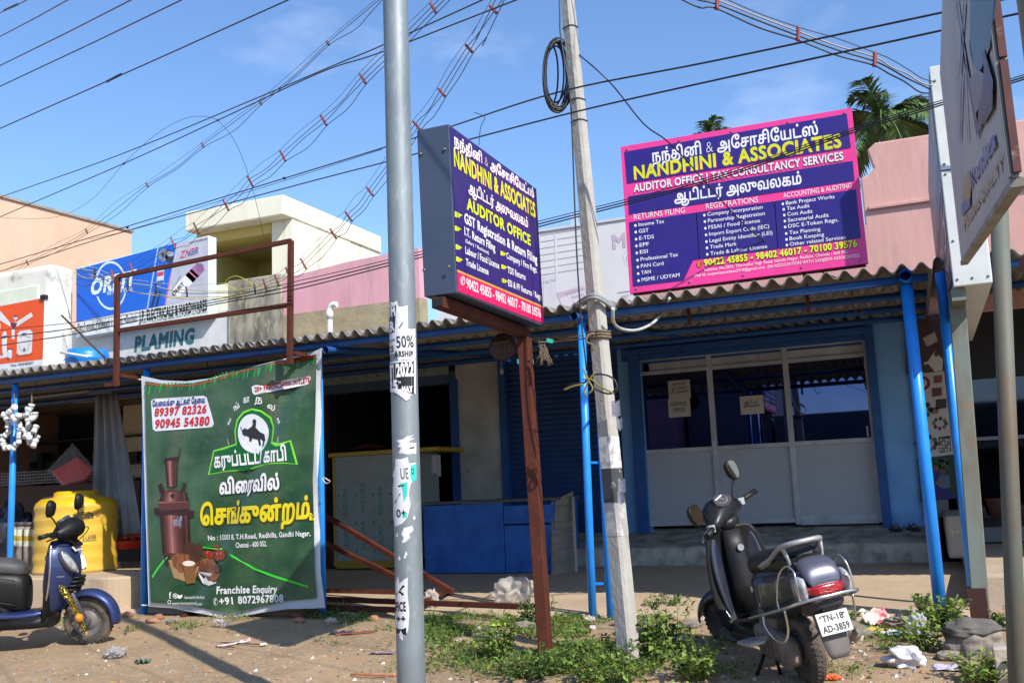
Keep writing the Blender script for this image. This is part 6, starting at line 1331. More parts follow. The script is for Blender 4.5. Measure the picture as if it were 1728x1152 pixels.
        q = MB(); q.tube(catmull([P(.90, s_*.19, 1.05), P(.895, s_*.205, 1.09), P(.885, s_*.25, 1.15), P(mx, my, mz-.06)], 5), .007, 8); mc = P(mx, my, mz); nr = (S3 @ V((-1, 0, .12))).normalized(); ux_ = V((0, 0, 1)).cross(nr).normalized()*1; uy_ = nr.cross(ux_)
        ell = lambda k, h: [mc + ux_*(.062*k*math.copysign(abs(cos(a))**.8, cos(a))*(1+.12*sin(a))) + uy_*(.075*k*math.copysign(abs(sin(a))**.85, sin(a))) + nr*h for a in [2*pi*i/28 for i in range(28)]]
        q.loft([ell(.45, -.045), ell(.8, -.035), ell(1.0, -.012), ell(1.03, .006), ell(.96, .009)]); mo = B(q, 'mirror', m_plast)
        q = MB(); o_ = len(q.v); q.add(ell(.93, .0095), [tuple(range(28))]); B(q, 'mirror_glass', m_mirr, mo)
    q = MB()
    for s_ in (-1, 1): q.tube(catmull([P(.91, s_*.23, 1.0), P(1.00, s_*.20, 1.02), P(1.03, s_*.08, .98), (.97, s_*.03, .88)], 5), .005, 6)
    B(q, 'control_cable', m_plast)
    # fork, mudguard
    SF = lambda *p: V((FX, 0, RF)) + S3 @ (V(p))
    for s_ in (-1, 1): q = MB(); q.tube([SF(.012, s_*.075, -.005), SF(-.10, s_*.075, .22), SF(-.20, s_*.06, .38)], [.022, .020, .026], 10); q.tube([SF(.015, s_*.05, 0), SF(.015, s_*.095, 0)], .028, 10); B(q, 'fork_leg', m_cast if not fas else mat('grey fork', (.07, .07, .09), .5))
    q = MB(); q.tube([SF(-.20, 0, .37), V((.97, 0, .72))], .035, 10); B(q, 'steering_tube', m_plast)
    Rg = RF+.035
    def guard(u, v):
        a = radians(-8+168*u) if fas else radians(15+135*u); wd_ = .075+.012*sin(pi*u); s_ = (v-.5)*2
        drop = .045*abs(s_)**3; r = Rg+.02-drop
        return SF(r*cos(a), s_*wd_, r*sin(a))
    q = MB(); q.grid(guard, 22, 12); B(q, 'front_mudguard', paint, solid=.006)
    if fas:                                             # sloping headlamps on the apron with bright rims
        for s_ in (-1, 1):
            pts2 = [(.955, .205, .86), (.995, .165, .83), (1.05, .12, .735), (1.06, .10, .67), (1.03, .165, .70), (.985, .21, .78)]
            cen = V((0, 0, 0))
            for p in pts2: cen += V((p[0], s_*p[1], p[2]))/6
            nrm = V((.75, s_*.6, .25)).normalized()
            R1 = [V((p[0], s_*p[1], p[2]))+nrm*.012 for p in pts2]; sm = catmull(R1+R1[:1], 5)[:-1]
            q = MB(); q.loft([[cen+(p-cen)*1.04-nrm*.05 for p in sm], [cen+(p-cen)*1.04+nrm*.004 for p in sm]], 0, True, False); rim_ = [cen+(p-cen)*1.03+nrm*.006 for p in sm]; q.tube(rim_+rim_[:1], .007, 6); hl = B(q, 'headlight', m_chrome)
            q = MB(); q.loft([[cen+(p-cen)*k+nrm*h for p in sm] for k, h in ((1.0, .004), (.8, .018), (.5, .028), (.2, .032))]); B(q, 'lens', m_clear, hl)
        for s_ in (-1, 1): q = MB(); q.tube(catmull([(.87, s_*.19, .93), (.875, s_*.225, .84), (.875, s_*.236, .70), (.85, s_*.225, .50), (.80, s_*.19, .36)], 6), .010, 8); B(q, 'bright_trim', m_chrome)
        q = MB()
        for k in range(4): q.loft([hz(.50+.035*k, .985+.014*k, .095-.012*abs(k-1.5), .12-.008*k, 2.2, 24), hz(.522+.035*k, .993+.014*k, .092-.012*abs(k-1.5), .12-.008*k, 2.2, 24)])
        B(q, 'grille', m_plast)
        q = MB(); q.box((1.035, 0, .875), (.008, .20, .055), (0, radians(-38), 0)); pl_ = B(q, 'number_plate', mat('number plate', (.6, .6, .57), .5), bevel=.003)
        q = MB(); q.box((1.02, 0, .93), (.10, .16, .02), (0, radians(40), 0)); B(q, 'front_cowl', m_plast)
        q = MB(); vs, fs = text_mesh('YAMAHA', .02); k = .075/max(v[0] for v in vs); q.add([V((.968-.17*(.0)+.012, -.222-.004, .645)) + V((-.05+x*k*.9, -.004-.1*(.04-x*k), y*k*1.0)) for x, y in vs], fs); B(q, 'badge', m_silver, apron)
        # tinsel garland and marigold on the fork
        g_ = MB(); rg = random.Random(8)
        path = catmull([SF(-.16, -.20, .34), SF(-.11, -.15, .22), SF(-.05, -.12, .08), SF(.03, -.12, -.10)], 12)
        for p in path:
            for k in range(9):
                d_ = V((rg.uniform(-1, 1), rg.uniform(-1, 1), rg.uniform(-1, 1))).normalized(); e_ = d_.orthogonal().normalized()
                g_.add([p, p+d_*.028+e_*.006, p+d_*.032-e_*.003], [(0, 1, 2)])
        B(g_, 'tinsel_garland', mat('gold tinsel', (.55, .40, .08), .3, metal=.8))
        q = MB(); q.blob(SF(-.02, -.155, .055), (.07, .06, .07), 3, 2, .12); B(q, 'marigold', m_amber)
        q = MB(); q.loft([se(x, z, hw, hh, 2.8) for x, z, hw, hh in ((-.45, .55, .12, .05), (-.2, .46, .225, .06), (.1, .37, .225, .05), (.35, .32, .19, .04), (.60, .30, .18, .035), (.85, .33, .16, .04))]); B(q, 'side_skirt', paint, subd=1)
    else:
        # tail lamp, indicators, tail panel, mudguard flap and plate
        q = MB(); q.loft([se(x, z, hw, hh, 2.8) for x, z, hw, hh in ((-.515, .665, .105, .012), (-.505, .695, .125, .035), (-.47, .735, .135, .045), (-.42, .765, .13, .045), (-.36, .785, .12, .03))]); B(q, 'tail_panel', mat('silver grey tail panel', (.10, .10, .135), .32, metal=.4, coat=.25))
        q = MB(); q.box((-.498, 0, .715), (.01, .07, .012), (0, radians(28), 0)); q.box((-.506, 0, .695), (.01, .08, .012), (0, radians(28), 0)); B(q, 'tail_slot', m_black)
        q = MB(); q.loft([se(x, .632, hw, hh, 3.2) for x, hw, hh in ((-.42, .16, .035), (-.49, .145, .036), (-.525, .115, .032), (-.537, .08, .022))]); B(q, 'tail_light', m_redl, subd=1)
        for s_ in (-1, 1):
            q = MB(); q.loft([[V((x+.0*a, s_*y+.035*cos(a)*k, z+.075*sin(a)*k)) + V((-.02*cos(a)*s_, 0, 0)) for a in [2*pi*i/20 for i in range(20)]] for x, y, z, k in ((-.36, .15, .64, 1.1), (-.46, .165, .645, 1.05), (-.50, .155, .648, .9), (-.515, .15, .65, .5))]); B(q, 'indicator', m_clear)
        q = MB(); q.loft([se(x, z, hw, hh, 3) for x, z, hw, hh in ((-.30, .50, .16, .06), (-.44, .54, .15, .05), (-.52, .57, .12, .035))]); B(q, 'tail_skirt', mat('faded dark plastic', (.035, .034, .045), .6), subd=1)
        q = MB(); q.loft([[V((x, y, z)) for y in (-w_, -w_*.4, w_*.4, w_)] + [V((x+.012, y, z)) for y in (w_, w_*.4, -w_*.4, -w_)] for x, w_, z in ((-.40, .10, .52), (-.44, .105, .45), (-.475, .10, .36), (-.49, .088, .27), (-.485, .06, .235))]); B(q, 'mudguard_flap', mat('dusty grey plastic', (.15, .135, .125), .75, col2=(.10, .09, .085), scale=6))
        plc = V((-.505, 0, .44)); prot = Matrix.Rotation(radians(16), 3, 'Y'); q = MB(); q.box(plc, (.006, .225, .125), prot); np_ = B(q, 'number_plate', mat('white number plate', (.62, .62, .60), .45, col2=(.5, .48, .44), scale=9), bevel=.006)
        q = MB()
        for s_, z in (('TN-18', .012), ('AD-3859', -.047)):
            vs, fs = text_mesh(s_, .035); xs = [v[0] for v in vs]; wd_ = .15 if s_[0] == 'T' else .19; k = wd_/(max(xs)-min(xs)); ky = .036/.69
            q.add([plc + prot @ V((-.0042, (wd_/2-(x-min(xs))*k), z+y*ky)) for x, y in vs], fs)
        B(q, 'lettering', ink('#1b1b1d'), np_)
        q = MB()
        for y in (-.08, .085): q.lathe([(.007, 0), (.006, .004)], plc+prot @ V((-.003, y, .04)), 8, rot=prot @ Matrix.Rotation(-pi/2, 3, 'Y'))
        B(q, 'bolt', mat('rusty wire', (.09, .06, .045), .8), np_)
        q = MB(); q.box((-.47, 0, .525), (.05, .10, .035)); B(q, 'plate_lamp', m_redl if False else m_plast)
        # grab rail
        q = MB(); pts3 = catmull([(.16, .155, .735), (.0, .172, .765), (-.14, .178, .81), (-.27, .165, .875), (-.365, .115, .90), (-.39, 0, .905), (-.365, -.115, .90), (-.27, -.165, .875), (-.14, -.178, .81), (0, -.172, .765), (.16, -.155, .735)], 6); q.tube(pts3, .0165, 10)
        for s_ in (-1, 1): q.tube(catmull([(-.30, s_*.155, .885), (-.32, s_*.135, .80), (-.30, s_*.13, .745)], 5), [.016]*4+[.012]*7, 8); q.loft([[V((x, s_*y+dy, z+dz)) for dy, dz in ((.008, -w_), (.008, w_), (-.008, w_), (-.008, -w_))] for x, y, z, w_ in ((.22, .15, .725, .008), (.05, .168, .75, .022), (-.12, .178, .795, .016))])
        B(q, 'grab_rail', m_silver)
        # chrome guard bars
        q = MB(); q.tube(catmull([(.34, .235, .40), (.0, .27, .47), (-.35, .275, .545), (-.50, .235, .585), (-.55, .10, .60), (-.555, 0, .60), (-.55, -.10, .60), (-.50, -.235, .585), (-.35, -.275, .545), (.0, -.27, .47), (.2, -.25, .43)], 6), .0095, 8)
        for s_ in (-1, 1):
            q.tube(catmull([(-.50, s_*.215, .585), (-.50, s_*.21, .70), (-.475, s_*.20, .765), (-.40, s_*.205, .785), (-.30, s_*.225, .73), (-.27, s_*.262, .60), (-.28, s_*.272, .535)], 6), .0065, 8); q.tube(catmull([(.02, s_*.265, .475), (.0, s_*.275, .40), (-.12, s_*.28, .34), (-.26, s_*.28, .34), (-.34, s_*.27, .42), (-.36, s_*.272, .54)], 6), .0085, 8)
            q.tube(catmull([(.80, s_*.19, .33), (.84, s_*.232, .45), (.87, s_*.25, .62), (.875, s_*.245, .80), (.86, s_*.20, .93)], 6), .008, 8); q.box((.845, s_*.238, .52), (.03, .03, .02)); q.box((.868, s_*.248, .70), (.03, .03, .02))
        B(q, 'guard_bar', m_chrome)
        q = MB(); q.box((.12, .29, .30), (.16, .11, .018), (0, 0, radians(8)))
        for k in range(5): q.box((.06+.03*k, .29, .312), (.010, .10, .008), (0, 0, radians(8)))
        q.bar((.14, .12, .30), (.14, .26, .30), .03); B(q, 'footrest', m_silver)
        q = MB(); vs, fs = text_mesh('Activa', .03); k = .15/max(v[0] for v in vs); q.add([V((.20-x*k*1.0, .207+.004+.02*(x*k/.15), .445+y*k+.02*(x*k)/.15)) for x, y in vs], fs); B(q, 'badge', mat('badge gold', (.22, .17, .11), .4), body_)
        q = MB(); q.tube([(.20, .218, .60), (.20, .2235, .60)], .02, 16); B(q, 'side_badge', m_chrome, body_)
    q = MB(); q.tube([(.34, .10, .22), (.30, .26, .02)] if not fas else [(.30, -.10, .20), (.20, -.16, .02)], .012, 8); q.tube([(.33, .08, .2), (.24, .10, .035)], .011, 8)
    if not fas: q.tube([(.30, .26, .015), (.25, .29, .008)], .013, 6)
    B(q, 'stand', m_plast)
    return t
m_p1 = mat('dark blue grey metallic paint', (.022, .026, .05), .28, metal=.3, coat=.5, col2=(.05, .05, .06), scale=5, lo=.45, hi=.8, rough_var=.2)
m_p2 = mat('metallic blue paint', (.022, .04, .15), .32, metal=.4, coat=.4, col2=(.03, .04, .10), scale=4, rough_var=.15)
R_ = ground_at(1372, 1150); Fp = ground_at(1222, 1068); hd = atan2(Fp.y-R_.y, Fp.x-R_.x)
scooter('scooter', 'dark blue grey scooter with chrome guard bars and plate TN-18 AD-3859, seen from behind', (R_.x, R_.y, gz(R_.x, R_.y)-.01), hd, radians(-9), m_p1, 'boxy', radians(40))
Fp = ground_at(150, 1086); hd2 = radians(29)
scooter('scooter', 'metallic blue scooter with tinsel garland by the front wheel, cut off at the left edge', (Fp.x-1.14*cos(hd2), Fp.y-1.14*sin(hd2), gz(Fp.x, Fp.y)-.008), hd2, radians(3), m_p2, 'curvy', radians(-7))
# ================================================================ PLANTS
def leafmat(n_, c, c2):
    m = mat(n_, c, .55, col2=c2, scale=14, spec=.3); n, l = m.node_tree.nodes, m.node_tree.links; b = n['Principled BSDF']
    src = b.inputs['Base Color'].links[0].from_socket; tr = n.new('ShaderNodeBsdfTranslucent'); mx = n.new('ShaderNodeMixShader'); mx.inputs['Fac'].default_value = .35
    l.new(src, tr.inputs['Color']); l.new(b.outputs['BSDF'], mx.inputs[1]); l.new(tr.outputs['BSDF'], mx.inputs[2]); l.new(mx.outputs['Shader'], n['Material Output'].inputs['Surface']); return m
LM = [leafmat('leaf mid green', (.15, .26, .05), (.11, .20, .04)), leafmat('leaf light green', (.27, .37, .075), (.20, .30, .06)), leafmat('leaf dark green', (.06, .125, .035), (.04, .09, .025)), leafmat('leaf yellowing', (.24, .24, .05), (.2, .18, .05))]
m_stem = mat('weed stem', (.10, .11, .03), .8)
def leaf(q, p, d, up, L, W_, m_, fold=.25):
    d = d.normalized(); s_ = d.cross(up); s_ = s_.normalized() if s_.length > 1e-4 else V((1, 0, 0)); n_ = s_.cross(d)
    a = p; b = p+d*L*.45+s_*W_/2+n_*W_*fold; c = p+d*L-n_*L*.12; e = p+d*L*.45-s_*W_/2+n_*W_*fold; m0 = p+d*L*.5
    q.add([a, b, c, e, m0], [(0, 1, 4), (1, 2, 4), (4, 2, 3), (0, 4, 3)], m_, True)
def weed(px, py, label, hgt, rad, nst, nl, ls, seed, weights=(5, 4, 3, 1), name='weed_bush'):
    rr = random.Random(seed); g0 = ground_at(px, py); t = thing(name, label, 'plant', (g0.x, g0.y, gz(g0.x, g0.y)))
    qs, ql = MB(), MB()
    for k in range(nst):
        a = rr.uniform(0, 2*pi); r0 = rad*.35*sqrt(rr.random()); b = V((g0.x+r0*cos(a), g0.y+r0*sin(a), 0)); b.z = gz(b.x, b.y)-.01
        a2 = a+rr.uniform(-.8, .8); h_ = hgt*rr.uniform(.45, 1.0); r1 = rad*rr.uniform(.3, 1.0)
        e = V((g0.x+r1*cos(a2), g0.y+r1*sin(a2), b.z+h_)); m_ = b.lerp(e, .5)+V((rr.uniform(-.04, .04), rr.uniform(-.04, .04), .06*h_))
        pts = catmull([b, m_, e], 4); qs.tube(pts, [.005*(1-.7*i/len(pts)) for i in range(len(pts))], 4)
        for j in range(nl):
            u = rr.uniform(.18, 1.0); i = min(len(pts)-2, int(u*(len(pts)-1))); p = pts[i].lerp(pts[i+1], u*(len(pts)-1)-i)
            d = V((rr.gauss(0, 1), rr.gauss(0, 1), rr.gauss(.15, .45))); L = ls*rr.uniform(.5, 1.15)*(1.1-.4*u)
            leaf(ql, p+d.normalized()*.012, d, V((rr.gauss(0, .35), rr.gauss(0, .35), 1)), L, L*rr.uniform(.5, .75), rr.choices(range(4), weights)[0])
    qs.build('stem', m_stem, t); ql.build('foliage', LM, t); return t
weed(1118, 1112, 'leafy weed bush at the right foot of the concrete pole', .36, .28, 28, 24, .07, 1)
weed(1010, 1122, 'low broad-leaved weed bush at the left foot of the concrete pole', .22, .34, 30, 22, .06, 2)
weed(838, 1112, 'taller bushy weed between the steel pole and the brown post', .40, .20, 18, 28, .055, 3, (4, 6, 2, 1))
weed(905, 1140, 'dusty low weed at the foot of the brown post', .20, .34, 28, 16, .06, 4, (4, 1, 5, 1))
weed(1178, 1145, 'pale green weed nearest the road, right of the concrete pole', .28, .22, 20, 20, .06, 5, (3, 6, 1, 1))
weed(900, 1052, 'small upright weed just behind the brown post', .26, .2, 14, 18, .055, 6, (3, 3, 5, 0))
weed(1590, 1062, 'leafy weed growing round the foot of the right blue post', .27, .30, 22, 22, .075, 7, (4, 6, 2, 1))
weed(1560, 1100, 'yellow-green weed among the rubbish beside the lump of concrete', .24, .2, 12, 18, .07, 8, (2, 6, 1, 2))
weed(1655, 1150, 'weed tuft at the bottom edge by the round pole', .20, .2, 16, 18, .06, 9, (2, 6, 1, 2))
weed(1688, 1062, 'dark small weed against the sunlit cement step', .22, .07, 5, 14, .07, 10, (3, 0, 6, 0))
weed(523, 1022, 'climbing weed at the right bottom corner of the green banner', .42, .16, 9, 20, .07, 11, (4, 5, 2, 2))
weed(545, 1040, 'spreading weed under the right bottom corner of the banner', .16, .34, 26, 16, .055, 12, (5, 4, 3, 0))
weed(1420, 1052, 'short weed behind the dark scooter, by its muffler', .14, .22, 16, 14, .055, 13, (6, 3, 2, 0))
weed(1120, 1030, 'dark weed in the shade right of the concrete pole', .16, .34, 18, 14, .055, 14, (3, 0, 6, 0))
weed(1025, 1150, 'weed tuft cut off by the bottom edge, under the concrete pole', .22, .36, 30, 16, .065, 15, (4, 5, 2, 1))
gc = MB(); rr = random.Random(21)
patch = ((560, 1036, 80, 12, 1300), (745, 1058, 70, 34, 2200), (830, 1100, 120, 50, 3000), (960, 1075, 120, 45, 3600), (1020, 1120, 160, 32, 3200), (1230, 1090, 60, 50, 160), (1440, 1070, 90, 22, 600), (1520, 1085, 50, 30, 400), (1430, 1130, 60, 18, 130), (310, 1057, 40, 9, 160), (230, 1066, 30, 7, 130), (620, 1052, 70, 18, 600), (560, 1082, 30, 8, 130), (700, 1110, 60, 40, 500), (1190, 1130, 90, 26, 500), (400, 1042, 60, 8, 200), (1640, 1140, 60, 14, 150), (80, 1052, 50, 7, 120), (880, 1045, 150, 12, 1200), (1110, 1050, 60, 20, 500))
for cx, cy, rx, ry, n in patch:
    for k in range(n):
        a, r = rr.uniform(0, 2*pi), sqrt(rr.random())*rr.uniform(.5, 1.15); px, py = cx+rx*r*cos(a), cy+ry*r*sin(a)
        if py < 1018: continue
        p = ground_at(px, py)
        if p.y > 8.75: continue
        p.z = gz(p.x, p.y); L = rr.uniform(.018, .05)
        if noise.noise((p.x*2.2, p.y*2.2, 7)) < -.16: continue
        if rr.random() < .62: d = V((rr.gauss(0, 1), rr.gauss(0, 1), rr.uniform(.1, .8))); leaf(gc, p+V((0, 0, rr.uniform(0, .035))), d, V((rr.gauss(0, .3), rr.gauss(0, .3), 1)), L, L*.6, rr.choices(range(4), (6, 3, 3, 1))[0])
        else:
            d = V((rr.gauss(0, .5), rr.gauss(0, .5), 1)).normalized(); h_ = rr.uniform(.03, .11); s_ = V((d.y, -d.x, 0)).normalized()*.003 if abs(d.x)+abs(d.y) > .01 else V((.003, 0, 0)); gc.add([p-s_, p+s_, p+d*h_], [(0, 1, 2)], rr.choices(range(4), (5, 4, 1, 2))[0])
tag(gc.build('ground_cover', LM), kind='stuff')

# coconut palms behind the shops
m_frond = [mat('palm leaflet', (.12, .19, .045), .45, col2=(.07, .13, .03), scale=3), mat('palm leaflet old', (.14, .13, .035), .6)]
m_trunk = mat('palm trunk', (.22, .19, .15), .9, col2=(.13, .11, .09), scale=7, bump=.4, bscale=12)
def palm(px, py, Y_, label, L, nf, seed, tilt=0.0):
    rr = random.Random(seed); c = at(px, py, Y=Y_); base = V((c.x+.5, Y_+.3, -.1)); t = thing('palm_tree', label, 'tree', tuple(base))
    q = MB(); pts = catmull([base, base.lerp(c, .5)+V((.2, 0, 0)), c-V((0, 0, .1))], 10); q.tube(pts, [.20-.10*i/len(pts) for i in range(len(pts))], 12); q.build('trunk', m_trunk, t)
    fr = MB()
    for k in range(nf):
        a = 2*pi*k/nf*2.4+rr.uniform(-.3, .3); el = rr.uniform(-.25, 1.35); l_ = L*rr.uniform(.75, 1.1); h_ = V((cos(a), sin(a), 0)); P = []
        for i in range(15):
            s_ = i/14; P.append(c + h_*(l_*s_*cos(el)*(1-.12*s_)) + V((0, 0, l_*(s_*sin(el) - .62*s_*s_*(1.15-.35*sin(el))))))
        fr.tube(P, [.028*(1-s_/15)+.004 for s_ in range(15)], 5, 1 if False else 0)
        for i in range(2, 15):
            d = (P[min(14, i+1)]-P[i-1]).normalized(); s_ = d.cross(V((0, 0, 1))).normalized(); ll = L*.26*sin(pi*(.12+.80*i/14))+.05
            for sd in (-1, 1):
                for jj in range(3):
                    p = P[i-1].lerp(P[i], jj/3); e = (s_*sd*.85+d*.75+V((0, 0, rr.uniform(-.5, .05)))).normalized(); w_ = V((0, 0, 1)).cross(e).normalized()*.022
                    m_ = p+e*ll*.5; fr.add([p-w_*.6, p+w_*.6, m_+w_, m_-w_, p+e*ll*rr.uniform(.85, 1.1)-V((0, 0, ll*.22))], [(0, 1, 2, 3), (3, 2, 4)], 1 if rr.random() < .07 else 0)
    fr.build('fronds', m_frond, t)
palm(1490, 205, 19, 'coconut palm with a full crown rising behind the salmon parapet', 1.55, 26, 3)
palm(1196, 232, 24, 'distant coconut palm of which only the tips show over the pink signboard', 1.1, 18, 9)

# ================================================================ STONES, BRICKS AND LITTER
m_rock = mat('grey rubble', (.26, .225, .185), .95, col2=(.16, .135, .11), scale=9, bump=.5, bscale=30); m_brick = mat('broken brick', (.36, .14, .075), .95, col2=(.30, .19, .12), scale=12, bump=.5, bscale=40); m_pale = mat('pale stone', (.45, .39, .32), .95, col2=(.34, .28, .22), scale=8, bump=.4, bscale=30)
g0 = ground_at(1648, 1104)
t = tag(None or thing('concrete_lump', 'big dark lump of broken concrete beside the rusty square post', 'rock', (g0.x, g0.y, gz(g0.x, g0.y))), None)
q = MB(); q.blob(g0+V((0, .05, .06)), (.38, .33, .27), 5, 5, .13, fr=2.2, smooth=True); q.build('lower_lump', m_rock, t)
q = MB(); q.blob(g0+V((-.01, .06, .155)), (.36, .33, .13), 9, 5, .11, fr=2.2, smooth=True); q.build('hard_crust', mat('dark cement crust', (.13, .115, .10), .95, col2=(.085, .075, .065), scale=7, bump=.5, bscale=26), t)
g0 = ground_at(1702, 1150); q = MB(); q.bar((g0.x, g0.y, -.2), (g0.x-.02, g0.y, .16), .10, .09); tag(q.build('stone_stub', m_pale, loc=(g0.x, g0.y, gz(g0.x, g0.y)), bevel=.01), 'short square stone stub in front of the concrete lump', 'stone')
for i, (px, py, w_, lb) in enumerate(((500, 1040, .16, 'broken red brick left of the banner corner weeds, nearest the banner edge'), (505, 1050, .12, 'small brick piece lying just in front of the broken red brick'), (632, 1047, .10, 'brick chip near the steel pole'), (268, 1044, .13, 'brick piece below the left bottom corner of the banner'), (258, 1050, .17, 'flat brick bat nearer the road below the banner corner'), (215, 1040, .12, 'brick chip right of the blue scooter wheel'), (690, 1033, .15, 'orange brick lump by the lying steel frame'))):
    g0 = ground_at(px, py); q = MB(); q.blob(g0+V((0, 0, .02)), (w_, w_*.7, .07), i+2, 2, .16, fr=2.4); tag(q.build('brick', m_brick, loc=(g0.x, g0.y, gz(g0.x, g0.y))), lb, 'brick')
for i, (px, py, w_, lb) in enumerate(((1168, 1058, .17, 'brown stone in the shade behind the dark scooter wheel'), (1152, 1085, .16, 'pale flat stone left of the dark scooter stand'), (885, 1060, .20, 'flat stone slab behind the brown post'), (815, 1066, .13, 'grey stone among the weeds left of the brown post'), (740, 1022, .12, 'pale stone on the pavement edge by the steel frame'), (1445, 1085, .10, 'pale stone right of the number plate'), (1460, 1075, .13, 'sandy stone by the torn magazine'), (995, 1050, .10, 'small pale stone at the feet of the paired blue posts'), (1600, 1112, .16, 'grey stone left of the concrete lump'), (560, 1052, .12, 'dusty stone under the banner weeds'), (290, 1052, .12, 'pale rubble stone below the green banner'))):
    g0 = ground_at(px, py); q = MB(); q.blob(g0+V((0, 0, .022)), (w_, w_*.75, .075), i+20, 3, .2, fr=2.4, smooth=i % 3 == 0); tag(q.build('stone', (m_rock, m_pale)[i % 2], loc=(g0.x, g0.y, gz(g0.x, g0.y))), lb, 'stone')
pb = MB(); rr = random.Random(12)
for k in range(2600):
    px, py = rr.uniform(-20, 1740), 1030+130*rr.random()**.8; p = ground_at(px, py)
    if p.y > 8.8: continue
    p.z = gz(p.x, p.y); s_ = rr.choice((.006, .008, .010, .012, .016, .024)); a = rr.uniform(0, 3); d1 = V((cos(a), sin(a), 0))*s_; d2 = V((-sin(a), cos(a), 0))*s_*rr.uniform(.5, 1); h_ = V((0, 0, s_*rr.uniform(.4, .9)))
    pb.add([p-d1, p+d2, p+d1*rr.uniform(.5, 1), p-d2, p+h_+d1*.2, p-V((0, 0, .01))], [(0, 4, 1), (1, 4, 2), (2, 4, 3), (3, 4, 0)][::-1] and [(0, 1, 4)[::-1], (1, 2, 4)[::-1], (2, 3, 4)[::-1], (3, 0, 4)[::-1]], rr.choices((0, 1, 2, 3), (8, 3, 3, .25))[0])
tag(pb.build('gravel', [m_rock, m_brick, m_pale, mat('pale chip', (.6, .56, .5), .9)]), kind='stuff')

lt = MB(); rr = random.Random(31)
for k in range(420):
    px, py = (rr.gauss(1000, 260), rr.uniform(1036, 1120)) if k % 3 == 0 else (rr.uniform(0, 1728), rr.uniform(1030, 1152)) if k % 3 == 1 else (rr.gauss(1500, 70), rr.gauss(1070, 25)); p = ground_at(px, py)
    if p.y > 8.9 or p.y < 4.6: continue
    p.z = gz(p.x, p.y)+.006; s_ = rr.uniform(.006, .026); a = rr.uniform(0, 6.3); d1 = V((cos(a), sin(a), rr.uniform(-.2, .5)))*s_; d2 = V((-sin(a), cos(a), rr.uniform(-.2, .4)))*s_*rr.uniform(.3, 1)
    lt.add([p-d1, p+d2, p+d1*rr.uniform(.4, 1), p-d2+V((0, 0, .004))], [(0, 1, 2), (0, 2, 3)], rr.choices(range(7), (4, 2, 1, 1, 4, 3, 1))[0])
tag(lt.build('fine_litter', [mat('scrap %d' % i, c, .6) for i, c in enumerate(((.55, .54, .52), (.35, .30, .24), (.05, .2, .5), (.45, .05, .05), (.22, .14, .07), (.10, .08, .06), (.5, .42, .08)))]), kind='stuff')
def sheet(name, label, cat_, px, py, w_, d_, col, seed, h_=.02, rot=0.0, col2=None, tilt=(0, 0), z0=0.006, al=1.0, rough=.6, nu=14, fr=7, parts=None):
    g0 = ground_at(px, py); g0.z = gz(g0.x, g0.y) if g0.y < 8.75 else wz(g0.y); c_, s_ = cos(rot), sin(rot)
    def fn(u, v):
        x, y = (u-.5)*w_, (v-.5)*d_; x += .06*w_*noise.noise((v*4, seed, 1)); y += .06*d_*noise.noise((u*4, seed, 2))
        z = z0 + h_*(abs(noise.noise((u*fr*.4, v*fr*.4, seed)))*1.6+.5*abs(noise.noise((u*fr, v*fr, seed+3)))) + max(0, x*tilt[0]) + max(0, y*tilt[1])
        return V((g0.x+x*c_-y*s_, g0.y+x*s_+y*c_, g0.z+z))
    q = MB(); q.grid(fn, nu, nu); m_ = mat('%s %s' % (name, col if isinstance(col, str) else seed), col, rough, col2=col2, scale=9, lo=.45, hi=.6, alpha=al)
    o = q.build(name, m_, loc=tuple(g0), solid=.0012); tag(o, label, cat_); return o, fn
def crumple(name, label, cat_, px, py, d_, col, seed, al=1.0, rough=.35, col2=None, fr=3.4, amp=.24, lift=.4):
    g0 = ground_at(px, py); g0.z = gz(g0.x, g0.y) if g0.y < 8.75 else wz(g0.y); q = MB(); q.blob(g0+V((0, 0, d_[2]*lift)), d_, seed, 5, amp, fr=fr, smooth=True)
    return tag(q.build(name, mat('%s skin %d' % (name, seed), col, rough, col2=col2, scale=12, alpha=al, bump=.6, bscale=24, spec=.6), loc=tuple(g0)), label, cat_)
crumple('plastic_bag', 'big crumpled clear plastic bag on the pavement left of the brown post', 'bag', 866, 1028, (.42, .30, .30), (.62, .58, .52), 3, .55, .2, (.45, .40, .34), fr=2.0, amp=.3)
crumple('plastic_bag', 'small cloudy plastic bag caught on the lying steel frame', 'bag', 728, 1030, (.16, .14, .18), (.5, .44, .38), 8, .7)
crumple('plastic_bag', 'crumpled clear plastic bag on bare earth near the blue scooter', 'bag', 194, 1108, (.20, .15, .09), (.55, .52, .5), 4, .6, .2, (.3, .28, .28))
crumple('plastic_bag', 'white crumpled carrier bag with pink edge, right of the dark scooter', 'bag', 1530, 1124, (.235, .17, .13), (.70, .70, .71), 6, 1, .5, (.58, .58, .62), fr=1.9, amp=.3)
crumple('plastic_bag', 'translucent plastic bag tangled in the weeds at the right blue post', 'bag', 1552, 1084, (.14, .12, .22), (.5, .5, .52), 11, .6)
crumple('sack_scrap', 'dusty brown sack scrap among the rubbish at right', 'sack', 1525, 1058, (.26, .16, .10), (.26, .20, .16), 13, 1, .8)
sheet('paper_sheet', 'lilac sheet of paper lying before the concrete lump', 'paper', 1612, 1128, .25, .17, (.52, .47, .68), 5, .012, .1)
sheet('magazine', 'torn magazine page with red and yellow print, flung open among rubbish', 'magazine', 1482, 1052, .22, .20, (.60, .54, .46), 6, .03, .5, col2=(.42, .06, .10), tilt=(.1, .9))
sheet('magazine_page', 'yellow magazine page lying below the torn magazine', 'paper', 1478, 1068, .22, .12, (.50, .38, .06), 16, .03, .3, col2=(.30, .18, .06), tilt=(0, .2))
